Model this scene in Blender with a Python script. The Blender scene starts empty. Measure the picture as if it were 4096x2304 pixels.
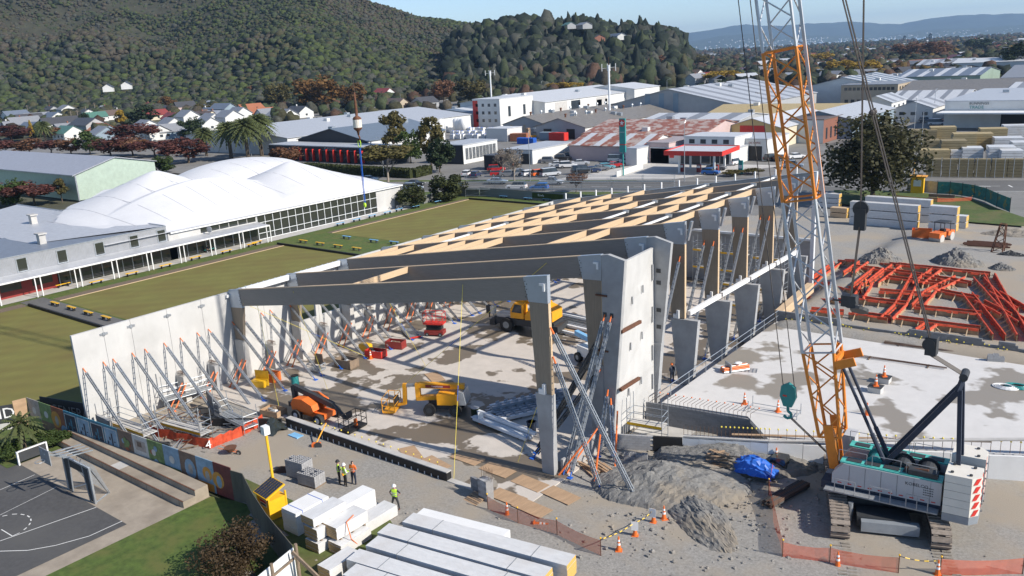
import bpy, math, random
import numpy as np
from mathutils import Vector, Matrix, noise
random.seed(7); RNG = np.random.default_rng(7)
SC = bpy.context.scene
COL = SC.collection
R = math.radians
# ---------------------------------------------------------------- camera
CAM_H = 27.0
FPX, PITCH, ROLL, YAW = 3402.1, .265512, -.0532884, .674422      # focal length in pixels of a 4096 wide frame
_fh = Vector((-math.sin(YAW), math.cos(YAW), 0)); _rh = Vector((math.cos(YAW), math.sin(YAW), 0)); _up = Vector((0, 0, 1))
CF = math.cos(PITCH) * _fh - math.sin(PITCH) * _up
_d0 = -math.sin(PITCH) * _fh - math.cos(PITCH) * _up
CR = math.cos(ROLL) * _rh - math.sin(ROLL) * _d0
CD = math.cos(ROLL) * _d0 + math.sin(ROLL) * _rh
cam = bpy.data.cameras.new('camera'); camo = bpy.data.objects.new('camera', cam); COL.objects.link(camo)
cam.sensor_width = 36; cam.lens = FPX / 4096 * 36; cam.clip_start = .5; cam.clip_end = 60000
camo.matrix_world = Matrix(((CR.x, -CD.x, -CF.x, 0), (CR.y, -CD.y, -CF.y, 0), (CR.z, -CD.z, -CF.z, CAM_H), (0, 0, 0, 1)))
SC.camera = camo
# ---------------------------------------------------------------- light
SUN_EL, SUN_AZ = R(35), R(8)          # sun stands over +X, a little towards +Y
SUN_DIR = Vector((math.cos(SUN_EL) * math.cos(SUN_AZ), math.cos(SUN_EL) * math.sin(SUN_AZ), math.sin(SUN_EL)))
w = bpy.data.worlds.new('World'); SC.world = w; w.use_nodes = True
wn = w.node_tree.nodes; wl = w.node_tree.links
sky = wn.new('ShaderNodeTexSky'); sky.sky_type = 'NISHITA'; sky.sun_disc = False
sky.sun_elevation = SUN_EL; sky.sun_rotation = R(90) - SUN_AZ; sky.air_density = 1.0; sky.dust_density = .0; sky.ozone_density = 2.0; sky.altitude = 2500
wn['Background'].inputs[1].default_value = .12
wl.new(sky.outputs[0], wn['Background'].inputs[0])
sl = bpy.data.lights.new('sun', 'SUN'); sl.energy = 4.8; sl.angle = R(.53); sl.color = (1, .93, .83)
so = bpy.data.objects.new('sun', sl); COL.objects.link(so); so.rotation_euler = SUN_DIR.to_track_quat('Z', 'Y').to_euler()
SC.view_settings.view_transform = 'Standard'; SC.view_settings.look = 'None'; SC.view_settings.exposure = 0.4; SC.view_settings.gamma = 1
SC.render.engine = 'CYCLES'; SC.cycles.use_denoising = True; SC.cycles.max_bounces = 5; SC.cycles.diffuse_bounces = 2; SC.cycles.glossy_bounces = 2
SC.cycles.transparent_max_bounces = 12; SC.cycles.volume_bounces = 0; SC.cycles.caustics_reflective = False; SC.cycles.caustics_refractive = False
# ---------------------------------------------------------------- places seen in the photograph -> points of the place
def ray(x, y): return ((x - 2048) / FPX) * CR + ((y - 1152) / FPX) * CD + CF
def cell(c, r, a, b): return c * 1024 + a * 1024 / 2576, r * 576 + b * 1024 / 2576
def UZ(x, y, z=0.):
    v = ray(x, y); t = (z - CAM_H) / v.z; return Vector((v.x * t, v.y * t, z))
def P(c, r, a, b, z=0.): return UZ(*cell(c, r, a, b), z)
def PX(c, r, a, b, X):
    v = ray(*cell(c, r, a, b)); t = X / v.x; return Vector((X, v.y * t, CAM_H + v.z * t))
def PY(c, r, a, b, Y):
    v = ray(*cell(c, r, a, b)); t = Y / v.y; return Vector((v.x * t, Y, CAM_H + v.z * t))
def PR(x, y, rr):                       # point at horizontal range rr
    v = ray(x, y); t = rr / math.hypot(v.x, v.y); return Vector((v.x * t, v.y * t, CAM_H + v.z * t))
def horizon(x): return 78 + (4813 - x) * .05334
# ---------------------------------------------------------------- mesh builder
class MB:
    def __init__(s): s.v = []; s.f = []; s.m = []
    def add(s, vs, fs, mi=0, M=None):
        o = len(s.v)
        s.v += [tuple(M @ Vector(p)) for p in vs] if M is not None else [tuple(p) for p in vs]
        s.f += [tuple(o + i for i in f) for f in fs]; s.m += [mi] * len(fs); return s
    def box(s, x0, x1, y0, y1, z0, z1, mi=0, M=None):
        return s.add([(x0, y0, z0), (x1, y0, z0), (x1, y1, z0), (x0, y1, z0), (x0, y0, z1), (x1, y0, z1), (x1, y1, z1), (x0, y1, z1)],
                     [(0, 3, 2, 1), (4, 5, 6, 7), (0, 1, 5, 4), (1, 2, 6, 5), (2, 3, 7, 6), (3, 0, 4, 7)], mi, M)
    def bar(s, a, b, w, h=None, mi=0, up=(0, 0, 1)):
        a = Vector(a); b = Vector(b); h = w if h is None else h; d = (b - a)
        if d.length < 1e-6: return s
        d.normalize(); u = Vector(up)
        if abs(d.dot(u)) > .99: u = Vector((1, 0, 0))
        x = d.cross(u).normalized() * w / 2; y = x.cross(d).normalized() * h / 2
        return s.add([a - x - y, a + x - y, a + x + y, a - x + y, b - x - y, b + x - y, b + x + y, b - x + y],
                     [(0, 3, 2, 1), (4, 5, 6, 7), (0, 1, 5, 4), (1, 2, 6, 5), (2, 3, 7, 6), (3, 0, 4, 7)][::1], mi)
    def cyl(s, a, b, r, r2=None, n=8, mi=0, cap=True):
        a = Vector(a); b = Vector(b); r2 = r if r2 is None else r2; d = (b - a).normalized()
        u = Vector((0, 0, 1)) if abs(d.z) < .95 else Vector((1, 0, 0)); x = d.cross(u).normalized(); y = d.cross(x)
        vs = []
        for q, rr in ((a, r), (b, r2)):
            vs += [q + (x * math.cos(6.28319 * i / n) + y * math.sin(6.28319 * i / n)) * rr for i in range(n)]
        fs = [(i, (i + 1) % n, n + (i + 1) % n, n + i) for i in range(n)]
        if cap: fs += [tuple(range(n - 1, -1, -1)), tuple(range(n, 2 * n))]
        return s.add(vs, fs, mi)
    def tube(s, pts, r, n=5, mi=0):
        for i in range(len(pts) - 1): s.cyl(pts[i], pts[i + 1], r, n=n, mi=mi)
        return s
    def ext(s, poly, vec, mi=0):                     # planar polygon swept along a vector
        n = len(poly); v = Vector(vec); p = [Vector(q) for q in poly]
        return s.add(p + [q + v for q in p], [tuple(range(n - 1, -1, -1)), tuple(range(n, 2 * n))] + [(i, (i + 1) % n, n + (i + 1) % n, n + i) for i in range(n)], mi)
    def quad(s, a, b, c, d, mi=0): return s.add([a, b, c, d], [(0, 1, 2, 3)], mi)
    def lathe(s, prof, n=12, mi=0, M=None):
        vs = [(r * math.cos(6.28319 * i / n), r * math.sin(6.28319 * i / n), z) for r, z in prof for i in range(n)]
        k = len(prof); fs = [(j * n + i, j * n + (i + 1) % n, (j + 1) * n + (i + 1) % n, (j + 1) * n + i) for j in range(k - 1) for i in range(n)]
        fs += [tuple(range(n - 1, -1, -1)), tuple(range((k - 1) * n, k * n))]
        return s.add(vs, fs, mi, M)
    def sph(s, c, r, n=8, m=5, mi=0, jit=0.):
        r = (r, r, r) if not hasattr(r, '__len__') else r; vs = []
        for j in range(m + 1):
            t = math.pi * j / m
            for i in range(n):
                k = 1 + random.uniform(-jit, jit); a = 6.28319 * i / n
                vs.append((c[0] + r[0] * k * math.sin(t) * math.cos(a), c[1] + r[1] * k * math.sin(t) * math.sin(a), c[2] - r[2] * k * math.cos(t)))
        return s.add(vs, [(j * n + i, j * n + (i + 1) % n, (j + 1) * n + (i + 1) % n, (j + 1) * n + i) for j in range(m) for i in range(n)], mi)
    def mesh(s, name, mats, smooth=False):
        me = bpy.data.meshes.new(name); me.from_pydata(s.v, [], s.f)
        for m in (mats if isinstance(mats, (list, tuple)) else [mats]): me.materials.append(MT[m] if isinstance(m, str) else m)
        if len(me.materials) > 1: me.polygons.foreach_set('material_index', s.m)
        if smooth: me.polygons.foreach_set('use_smooth', [True] * len(me.polygons))
        return me
    def ob(s, name, mats, par=None, smooth=False, world=False):
        if world and par is not None:
            M = Matrix(); q = par
            while q is not None: M = Matrix.Translation(q.location) @ Matrix.Rotation(q.rotation_euler.z, 4, 'Z') @ M; q = q.parent
            M = M.inverted()
            s.v = [tuple(M @ Vector(p)) for p in s.v]
        return link(s.mesh(name, mats, smooth), name, par)
    def wo(s, name, mats, par, smooth=False): return s.ob(name, mats, par, smooth, True)
    def solo(s, name, label, cat, mats, group=None, smooth=False, kind=None):     # a thing that is one mesh, origin at its base
        xs = [p[0] for p in s.v]; ys = [p[1] for p in s.v]; z0 = min(p[2] for p in s.v)
        c = ((min(xs) + max(xs)) / 2, (min(ys) + max(ys)) / 2, z0); s.v = [(p[0] - c[0], p[1] - c[1], p[2] - c[2]) for p in s.v]
        o = s.ob(name, mats, None, smooth); o.location = c; return tag(o, label, cat, group, kind)
def link(me, name, par=None):
    o = bpy.data.objects.new(name, me); COL.objects.link(o)
    if par is not None: o.parent = par
    return o
def tag(o, label=None, cat=None, group=None, kind=None):
    if label: o['label'] = label
    if cat: o['category'] = cat
    if group: o['group'] = group
    if kind: o['kind'] = kind
    return o
def thing(name, label, cat, loc=(0, 0, 0), rz=0., group=None):
    o = bpy.data.objects.new(name, None); COL.objects.link(o); o.location = loc; o.rotation_euler = (0, 0, rz); o.empty_display_size = .3
    return tag(o, label, cat, group)
def struct(mb, name, mats, smooth=False):
    return tag(mb.ob(name, mats, None, smooth), kind='structure')
KIDS = {}
def dup(root, loc=None, rz=None, label=None, group=None, sc=None, mats=None):
    def cp(o, par):
        c = o.copy(); COL.objects.link(c); c.parent = par
        for k in o.children: cp(k, c)
        return c
    c = cp(root, None)
    if loc is not None: c.location = loc
    if rz is not None: c.rotation_euler = (0, 0, rz)
    if label: c['label'] = label
    if group: c['group'] = group
    if sc is not None: c.scale = (sc,) * 3 if not hasattr(sc, '__len__') else sc
    return c
def paint(o, slot, m):                                # this object's own colour on shared mesh data
    o.material_slots[slot].link = 'OBJECT'; o.material_slots[slot].material = MT[m] if isinstance(m, str) else m
ORD = 'first second third fourth fifth sixth seventh eighth ninth tenth eleventh twelfth thirteenth fourteenth fifteenth sixteenth seventeenth eighteenth nineteenth twentieth'.split()
ORD += ['twenty-' + x for x in ORD[:9]] + ['thirtieth'] + ['thirty-' + x for x in ORD[:9]] + ['fortieth'] + ['forty-' + x for x in ORD[:9]] + ['fiftieth'] + ['fifty-' + x for x in ORD[:9]] + ['sixtieth'] + ['sixty-' + x for x in ORD[:9]] + ['seventieth'] + ['seventy-' + x for x in ORD[:9]] + ['eightieth'] + ['eighty-' + x for x in ORD[:9]]
# ---------------------------------------------------------------- materials
MT = {}
def nm(m, t, **kw):
    n = m.node_tree.nodes.new(t)
    for k, v in kw.items():
        if k.startswith('i_'): n.inputs[int(k[2:]) if k[2:].isdigit() else k[2:].replace('_', ' ')].default_value = v
        else: setattr(n, k, v)
    return n
def mat(name, col, rough=.75, var=.12, sc=2., metal=0., bump=0., bsc=None, dist=.02, col2=None, mask=(.45, .6), msc=.3, rough2=None, spec=.5, stretch=None, coord='Object', rnd=0.):
    """base colour with fine mottling; col2 lays patches (stains, wet, moss) of a second colour where a slow noise passes the mask"""
    m = bpy.data.materials.new(name); m.use_nodes = True; nt = m.node_tree; L = nt.links; b = nt.nodes['Principled BSDF']
    tc = nm(m, 'ShaderNodeTexCoord'); vec = tc.outputs[coord]
    if stretch:
        mp = nm(m, 'ShaderNodeMapping'); mp.inputs['Scale'].default_value = stretch; L.new(vec, mp.inputs[0]); vs = mp.outputs[0]
    else: vs = vec
    n1 = nm(m, 'ShaderNodeTexNoise', i_Scale=sc, i_Detail=6., i_Roughness=.65); L.new(vs, n1.inputs['Vector'])
    cr = nm(m, 'ShaderNodeValToRGB'); e = cr.color_ramp.elements
    e[0].position = .3; e[1].position = .7
    e[0].color = tuple(max(0, c * (1 - var)) for c in col) + (1,); e[1].color = tuple(min(1, c * (1 + var)) for c in col) + (1,)
    L.new(n1.outputs[0], cr.inputs[0]); out = cr.outputs[0]
    b.inputs['Roughness'].default_value = rough; b.inputs['Metallic'].default_value = metal; b.inputs['Specular IOR Level'].default_value = spec
    if col2:
        n2 = nm(m, 'ShaderNodeTexNoise', i_Scale=msc, i_Detail=5., i_Roughness=.55); L.new(vec, n2.inputs['Vector'])
        mr = nm(m, 'ShaderNodeMapRange'); mr.inputs[1].default_value = mask[0]; mr.inputs[2].default_value = mask[1]; L.new(n2.outputs[0], mr.inputs[0])
        mx = nm(m, 'ShaderNodeMix', data_type='RGBA'); mx.inputs[7].default_value = tuple(col2) + (1,); L.new(mr.outputs[0], mx.inputs[0]); L.new(out, mx.inputs[6]); out = mx.outputs[2]
        if rough2 is not None:
            m2 = nm(m, 'ShaderNodeMapRange'); m2.inputs[3].default_value = rough; m2.inputs[4].default_value = rough2; L.new(mr.outputs[0], m2.inputs[0]); L.new(m2.outputs[0], b.inputs['Roughness'])
    if rnd:
        oi = nm(m, 'ShaderNodeObjectInfo'); hs = nm(m, 'ShaderNodeHueSaturation'); mm = nm(m, 'ShaderNodeMapRange'); mm.inputs[3].default_value = 1 - rnd; mm.inputs[4].default_value = 1 + rnd
        L.new(oi.outputs['Random'], mm.inputs[0]); L.new(mm.outputs[0], hs.inputs['Value']); L.new(out, hs.inputs['Color']); out = hs.outputs[0]
    L.new(out, b.inputs['Base Color'])
    if bump:
        n3 = nm(m, 'ShaderNodeTexNoise', i_Scale=bsc or sc * 4, i_Detail=8., i_Roughness=.7); L.new(vs, n3.inputs['Vector'])
        bp = nm(m, 'ShaderNodeBump', i_Strength=bump, i_Distance=dist); L.new(n3.outputs[0], bp.inputs['Height']); L.new(bp.outputs[0], b.inputs['Normal'])
    MT[name] = m; return m
def corr(name, col, axis=0, pitch=.2, var=.1, rough=.45, metal=.2, col2=None, mask=(.5, .65), msc=.3, depth=.03):
    """profiled metal sheet: ribs across one axis"""
    m = mat(name, col, rough, var, 1.2, metal, col2=col2, mask=mask, msc=msc); L = m.node_tree.links; b = m.node_tree.nodes['Principled BSDF']
    tc = nm(m, 'ShaderNodeTexCoord'); wv = nm(m, 'ShaderNodeTexWave', wave_type='BANDS', bands_direction='XYZ'[axis], i_Scale=1 / pitch * .314, i_Distortion=0.)
    L.new(tc.outputs['Object'], wv.inputs[0]); bp = nm(m, 'ShaderNodeBump', i_Strength=.8, i_Distance=depth); L.new(wv.outputs['Fac'], bp.inputs['Height']); L.new(bp.outputs[0], b.inputs['Normal'])
    return m
def leafm(name, col, var=.35, rnd=.15, tr=.25):
    m = mat(name, col, .6, var, .8, rnd=rnd, spec=.25); b = m.node_tree.nodes['Principled BSDF']; L = m.node_tree.links
    src = b.inputs['Base Color'].links[0].from_socket; t = nm(m, 'ShaderNodeBsdfTranslucent'); L.new(src, t.inputs[0])
    mx = nm(m, 'ShaderNodeMixShader', i_Fac=tr); L.new(b.outputs[0], mx.inputs[1]); L.new(t.outputs[0], mx.inputs[2]); L.new(mx.outputs[0], m.node_tree.nodes['Material Output'].inputs[0])
    return m
def sheer(name, col, alpha=.5, rough=.8):            # woven mesh one sees through
    m = mat(name, col, rough); b = m.node_tree.nodes['Principled BSDF']; b.inputs['Alpha'].default_value = alpha; return m
# ================================================================ materials used all over
mat('gravel', (.31, .295, .27), .95, .28, 7., bump=.9, bsc=22., dist=.05, col2=(.36, .31, .245), mask=(.46, .6), msc=.13)
mat('gravel_dark', (.2, .196, .187), .95, .3, 4., bump=1., bsc=7., dist=.08, col2=(.25, .22, .18), mask=(.5, .62), msc=.35)
mat('dirt', (.27, .24, .2), .95, .25, 3., bump=1., bsc=5., dist=.1)
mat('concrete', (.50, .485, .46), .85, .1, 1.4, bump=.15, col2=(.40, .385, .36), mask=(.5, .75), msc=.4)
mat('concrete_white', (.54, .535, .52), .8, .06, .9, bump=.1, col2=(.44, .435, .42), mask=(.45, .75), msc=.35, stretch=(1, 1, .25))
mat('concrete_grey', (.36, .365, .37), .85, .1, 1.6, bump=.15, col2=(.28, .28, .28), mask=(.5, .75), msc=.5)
mat('concrete_slab', (.55, .50, .445), .8, .08, .8, bump=.08, col2=(.17, .14, .105), mask=(.52, .538), msc=.16, rough2=.45)
mat('slab_pale', (.60, .585, .565), .8, .06, .9, bump=.08, col2=(.28, .25, .21), mask=(.565, .585), msc=.1, rough2=.5)
mat('concrete_old', (.34, .29, .23), .9, .14, 1.2, bump=.2, col2=(.25, .21, .165), mask=(.45, .7), msc=.5)
mat('asphalt', (.115, .113, .11), .9, .2, 2.5, bump=.3, bsc=20., col2=(.15, .147, .14), mask=(.45, .7), msc=.07)
mat('asphalt_dark', (.075, .074, .075), .9, .2, 3., bump=.3, bsc=20., col2=(.095, .093, .09), mask=(.45, .7), msc=.2)
mat('forecourt', (.21, .205, .195), .9, .14, 1.5, bump=.2, col2=(.16, .155, .15), mask=(.45, .7), msc=.15)
mat('turf', (.072, .105, .022), .9, .35, 2.2, bump=.6, bsc=14., col2=(.13, .12, .045), mask=(.5, .7), msc=.25)
mat('lawn_green', (.075, .115, .02), .9, .35, 2., bump=.6, bsc=16., col2=(.115, .125, .03), mask=(.45, .65), msc=.5)
mat('bowling_green', (.165, .155, .036), .95, .1, 1.1, bump=.15, bsc=25., col2=(.15, .12, .03), mask=(.4, .75), msc=.2, stretch=(1, .25, 1))
def bands(name, ang, pitch, amt):                     # mown stripes
    m = MT[name]; L = m.node_tree.links; b = m.node_tree.nodes['Principled BSDF']; src = b.inputs['Base Color'].links[0].from_socket; tc = nm(m, 'ShaderNodeTexCoord'); mp = nm(m, 'ShaderNodeMapping'); mp.inputs['Rotation'].default_value = (0, 0, ang)
    wv = nm(m, 'ShaderNodeTexWave', i_Scale=.314 / pitch, i_Distortion=.6); wv.inputs['Detail Scale'].default_value = .4; mr = nm(m, 'ShaderNodeMapRange'); mr.inputs[3].default_value = 1 - amt; mr.inputs[4].default_value = 1 + amt; sc_ = nm(m, 'ShaderNodeVectorMath', operation='SCALE')
    L.new(tc.outputs['Object'], mp.inputs[0]); L.new(mp.outputs[0], wv.inputs[0]); L.new(wv.outputs['Fac'], mr.inputs[0]); L.new(src, sc_.inputs[0]); L.new(mr.outputs[0], sc_.inputs['Scale']); L.new(sc_.outputs[0], b.inputs['Base Color'])
bands('bowling_green', .8, 2.6, .05)
mat('soil', (.16, .12, .085), .95, .2, 3.)
mat('suburb', (.085, .085, .05), .95, .4, .05, col2=(.05, .06, .025), mask=(.4, .6), msc=.012)
mat('water', (.25, .36, .45), .15, .05, .01)
mat('far_hill', (.05, .07, .05), .95, .35, .004)
mat('hill_scrub', (.042, .042, .024), .95, .4, .08)
mat('white_line', (.75, .75, .72), .7, .05)
mat('white', (.78, .78, .77), .6, .05, 1.)
mat('white_steel', (.74, .76, .78), .4, .05, 2.)
mat('galv', (.42, .45, .48), .4, .18, 3., metal=.6)
mat('galv_dull', (.32, .335, .35), .5, .2, 4., metal=.3)
mat('steel_grey', (.30, .33, .36), .45, .1, 2., metal=.2)
mat('knee_plate', (.45, .50, .56), .35, .06, 1.2, metal=.45)
mat('black', (.012, .012, .013), .6, .2)
mat('charcoal', (.04, .043, .047), .6, .15)
mat('rust', (.13, .055, .03), .85, .3, 6.)
mat('rust_bar', (.11, .065, .045), .8, .25, 6.)
mat('orange', (.78, .17, .03), .5, .1, 3.)
mat('orange_net', (.55, .07, .025), .7, .35, 3.)
mat('red', (.60, .035, .025), .5, .1)
mat('dark_red', (.25, .03, .025), .5, .1)
mat('yellow', (.85, .48, .02), .45, .08, 2.)
mat('amber', (.83, .36, .015), .45, .08, 2.)
mat('yellow_pale', (.85, .68, .08), .5, .05)
mat('hivis', (.55, .85, .05), .6, .1, 5.)
mat('blue', (.02, .13, .55), .5, .1)
mat('sky_blue', (.22, .48, .75), .5, .1)
mat('teal', (.03, .26, .25), .5, .15)
mat('mint', (.10, .52, .45), .4, .08)
mat('navy', (.02, .03, .055), .6, .2)
mat('skin', (.5, .29, .2), .6, .05)
mat('tyre', (.03, .029, .028), .85, .3, 6.)
mat('timber', (.60, .44, .28), .6, .12, 1.5, stretch=(6, .6, 6), bump=.05)
mat('plywood', (.42, .28, .17), .75, .18, 1.2, stretch=(3, .6, 3))
mat('old_timber', (.23, .17, .12), .85, .25, 2.)
mat('lvl', (.25, .225, .2), .65, .16, 2.2, stretch=(.5, .5, 14.), spec=.3)
mat('lvl_side', (.28, .23, .175), .65, .14, 2.2, stretch=(8., 8., .6), spec=.3)
mat('block', (.34, .34, .345), .9, .14, 3., bump=.3, rnd=.09)
mat('block_dark', (.20, .205, .215), .9, .14, 3., bump=.3, rnd=.1)
mat('mortar', (.27, .265, .26), .95, .15, 3.)
mat('glass_dark', (.03, .035, .03), .06, .1, .5, spec=.8)
mat('win', (.035, .045, .055), .1, .3, .5, spec=.7)
mat('membrane', (.68, .68, .69), .6, .04, .4)
mat('fence_grey', (.20, .205, .20), .9, .2, 3., stretch=(5, 5, .4), col2=(.13, .15, .12), mask=(.45, .7), msc=.5)
mat('bark', (.11, .085, .06), .9, .3, 5., bump=.5)
mat('bark_pale', (.32, .27, .22), .9, .2, 5.)
leafm('leaf_green', (.055, .085, .022)); leafm('leaf_dark', (.03, .047, .02)); leafm('leaf_olive', (.105, .09, .03)); leafm('leaf_red', (.115, .045, .035))
leafm('leaf_rust', (.17, .085, .045)); leafm('leaf_gold', (.36, .24, .03)); leafm('leaf_palm', (.10, .12, .045)); leafm('leaf_hedge', (.05, .06, .02)); leafm('leaf_bronze', (.15, .08, .025)); leafm('leaf_bush', (.075, .05, .026)); leafm('leaf_grey', (.15, .125, .10), tr=.05)
def attr_leaf(name):
    m = bpy.data.materials.new(name); m.use_nodes = True; b = m.node_tree.nodes['Principled BSDF']; L = m.node_tree.links
    at = nm(m, 'ShaderNodeAttribute'); at.attribute_name = 'tint'; nz = nm(m, 'ShaderNodeTexNoise', i_Scale=.9, i_Detail=4.)
    tc = nm(m, 'ShaderNodeTexCoord'); L.new(tc.outputs['Object'], nz.inputs['Vector'])
    mr = nm(m, 'ShaderNodeMapRange'); mr.inputs[1].default_value = .25; mr.inputs[2].default_value = .75; mr.inputs[3].default_value = .55; mr.inputs[4].default_value = 1.5; L.new(nz.outputs[0], mr.inputs[0])
    mx = nm(m, 'ShaderNodeVectorMath', operation='SCALE'); L.new(at.outputs['Color'], mx.inputs[0]); L.new(mr.outputs[0], mx.inputs['Scale'])
    L.new(mx.outputs[0], b.inputs['Base Color']); b.inputs['Roughness'].default_value = .8; b.inputs['Specular IOR Level'].default_value = .2
    MT[name] = m
attr_leaf('woodland')
# ================================================================ ground
def S(t): t = max(0., min(1., t)); return t * t * (3 - 2 * t)
def gz(x, y): return 2.0 * S((x + 31) / 4) * S((y - 71) / 3) * (1 - S((y - 98) / 40))
def PG(c, r, a, b, up=0.):
    z = 0.
    for _ in range(8):
        p = P(c, r, a, b, z + up); z = gz(p.x, p.y)
    p.z = z; return p
def sheet(name, pts, m, z=0.):
    return struct(MB().add([(p[0], p[1], z) for p in pts], [tuple(range(len(pts)))]), name, m)
def rect(x0, x1, y0, y1): return [(x0, y0), (x1, y0), (x1, y1), (x0, y1)]
sheet('ground', rect(-15800, 11800, -1800, 16300), 'suburb', -.3)
# building site: gravel, lifted behind the upper slab
def grid(name, x0, x1, y0, y1, st, fz, m, smooth=True, keep=None):
    xs = np.arange(x0, x1 + .01, st); ys = np.arange(y0, y1 + .01, st); nx, ny = len(xs), len(ys)
    vs = [(x, y, fz(x, y)) for y in ys for x in xs]
    fs = [(j * nx + i, j * nx + i + 1, (j + 1) * nx + i + 1, (j + 1) * nx + i) for j in range(ny - 1) for i in range(nx - 1) if keep is None or keep(xs[i], ys[j])]
    return MB().add(vs, fs)
def site_z(x, y):
    n = noise.noise(Vector((x * .12, y * .12, 0))) * .12 + noise.noise(Vector((x * .5, y * .5, 3))) * .05 + noise.noise(Vector((x * 1.5, y * 1.5, 7))) * .025
    inside = S((x + 28) / 3) if y > 40 else 1.
    if y > 40 and x < -25 and y < 98: n = min(n, 0.) * .3 - .02
    return gz(x, y) + n * .8 + .06
def site_keep(x, y): return not (x < -37 - (y - 20) * 1.0 and y < 27.4) and y < 128 + (x + 66) * .25
struct(grid('site', -65.3, 62, 14, 152, .75, site_z, 'gravel', keep=site_keep), 'site_ground', 'gravel', True)
# hall floor slab with its upstand edge line
struct(MB().box(-65., -29.4, 37.25, 97, -.3, .12), 'hall_floor', 'concrete_slab')
struct(MB().box(-59., -38.6, 33.9, 38.2, -.3, -.02), 'front_apron_ground', 'gravel_dark')
# streets: skewed to the hall
RD = Vector((.944, .33, 0)).normalized(); RN = Vector((-RD.y, RD.x, 0)); RC = Vector((-105, 146.2, 0))
def rp(t, n): p = RC + RD * t + RN * n; return (p.x, p.y)
def strip(name, t0, t1, n0, n1, m, z): return sheet(name, [rp(t0, n0), rp(t1, n0), rp(t1, n1), rp(t0, n1)], m, z)
sheet('industrial_ground', [(-420, 135), (-60, 128), (140, 190), (140, 520), (-420, 520)], 'forecourt', -.045)
strip('road', -330, 300, -7.2, 6.2, 'asphalt', .0)
strip('verge_near', -60, 50, -12.5, -7.2, 'turf', .012)
strip('verge_far', -75, -2, 6.2, 9.8, 'turf', .012); strip('verge_servo', 4.6, 17, 6.3, 8.2, 'turf', .016)
strip('footpath', -75, 120, 9.8, 11.6, 'forecourt', .01)
for k in range(-30, 26): strip('road_marking', k * 9 + 0., k * 9 + 3.4, -.6, -.47, 'white_line', .008)
for nn in (-6.2, 5.4): strip('road_marking', -200, -8 if nn > 0 else 200, nn, nn + .1, 'white_line', .007)
# side street going away at the crossing
sp = [P(3, 1, 640, 330), P(3, 1, 1290, 330), P(3, 1, 1180, 0), P(3, 0, 1420, 1330), P(3, 0, 1050, 1330), P(3, 1, 600, 0)]
sheet('side_street', [(p.x, p.y) for p in sp], 'asphalt', .004)
for (c, r, a, b, c2, r2, a2, b2) in ((3, 1, 600, 60, 3, 1, 785, 72), (3, 1, 610, 215, 3, 1, 685, 190), (3, 1, 640, 38, 3, 1, 720, 8), (3, 1, 690, 155, 3, 1, 640, 160), (3, 1, 1880, 418, 3, 1, 2240, 428), (3, 1, 2420, 415, 3, 1, 2460, 435), (3, 1, 740, 425, 3, 1, 940, 432)):
    a_ = P(c, r, a, b); b_ = P(c2, r2, a2, b2); d = (b_ - a_).normalized(); n_ = Vector((-d.y, d.x, 0)) * .14
    sheet('road_marking', [a_ - n_, b_ - n_, b_ + n_, a_ + n_], 'white_line', .016)
# kerbs
for n0, n1, t0, t1 in ((-7.35, -7.2, -60, 160), (6.2, 6.35, -75, -2), (6.2, 6.35, 4.6, 17), (6.2, 6.35, 30, 60)):
    mb = MB(); a = [rp(t0, n0), rp(t1, n0), rp(t1, n1), rp(t0, n1)]; mb.ext([(p[0], p[1], -.05) for p in a], (0, 0, .17)); struct(mb, 'kerb', 'concrete')
# ================================================================ far country: hill, spur, plain, harbour, far ranges
def az(x): v = ray(x, horizon(x)); return math.atan2(v.x, v.y)
def lerp(tab, x):
    for (a, b), (c, d) in zip(tab, tab[1:]):
        if x <= c: return b + (d - b) * max(0., (x - a) / (c - a))
    return tab[-1][1]
RIDGE = [(-1000, -300), (0, -230), (800, -170), (1200, -75), (1440, 14), (1560, 46), (1680, 84), (1730, 88), (1800, 88), (1870, 102), (2000, 108), (2120, 116), (2300, 160), (2560, 262)]
def hill_pt(x, t):
    r0 = lerp([(-1000, 950), (200, 800), (1200, 600), (1700, 640), (2300, 760), (2600, 800)], x); r1 = lerp([(-1000, 1900), (800, 1600), (1500, 1350), (2300, 1150), (2600, 1000)], x)
    top = PR(x, lerp(RIDGE, x), r1).z; top = max(top, 6); r = r0 + (r1 - r0) * t
    d = ray(x, horizon(x)); k = r / math.hypot(d.x, d.y); px, py = d.x * k, d.y * k
    base = S(t ** .85) if t <= 1 else 1 - .5 * (t - 1)
    g = noise.noise(Vector((px * .0045, py * .0045, 1))) * .55 + noise.noise(Vector((px * .012, py * .012, 5))) * .25
    z = top * (base + g * .36 * math.sin(math.pi * min(1, max(0, t))))
    return Vector((px, py, max(z, -1 + 6 * t)))
SPUR = [(1780, 215), (1880, 160), (1960, 130), (2040, 120), (2120, 118), (2250, 122), (2400, 128), (2500, 150), (2560, 146), (2610, 158), (2680, 160), (2720, 178), (2748, 215), (2765, 262)]
def spur_pt(x, t):
    top = PR(x, lerp(SPUR, x), 860).z; r = 660 + 200 * t; d = ray(x, horizon(x)); k = r / math.hypot(d.x, d.y)
    g = noise.noise(Vector((d.x * k * .02, d.y * k * .02, 2))) * .12
    return Vector((d.x * k, d.y * k, max(-1, max(top, 2) * ((S(min(t, 1.)) if t <= 1 else 1 - (t - 1) * 1.3) + g * math.sin(math.pi * min(1, t))))))
def hillmesh(name, fn, x0, x1, nx, nt, tmax):
    vs = [fn(x0 + (x1 - x0) * i / nx, tmax * j / nt) for j in range(nt + 1) for i in range(nx + 1)]; n = nx + 1
    return struct(MB().add(vs, [(j * n + i, j * n + i + 1, (j + 1) * n + i + 1, (j + 1) * n + i) for j in range(nt) for i in range(nx)]), name, 'hill_scrub', True)
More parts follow.
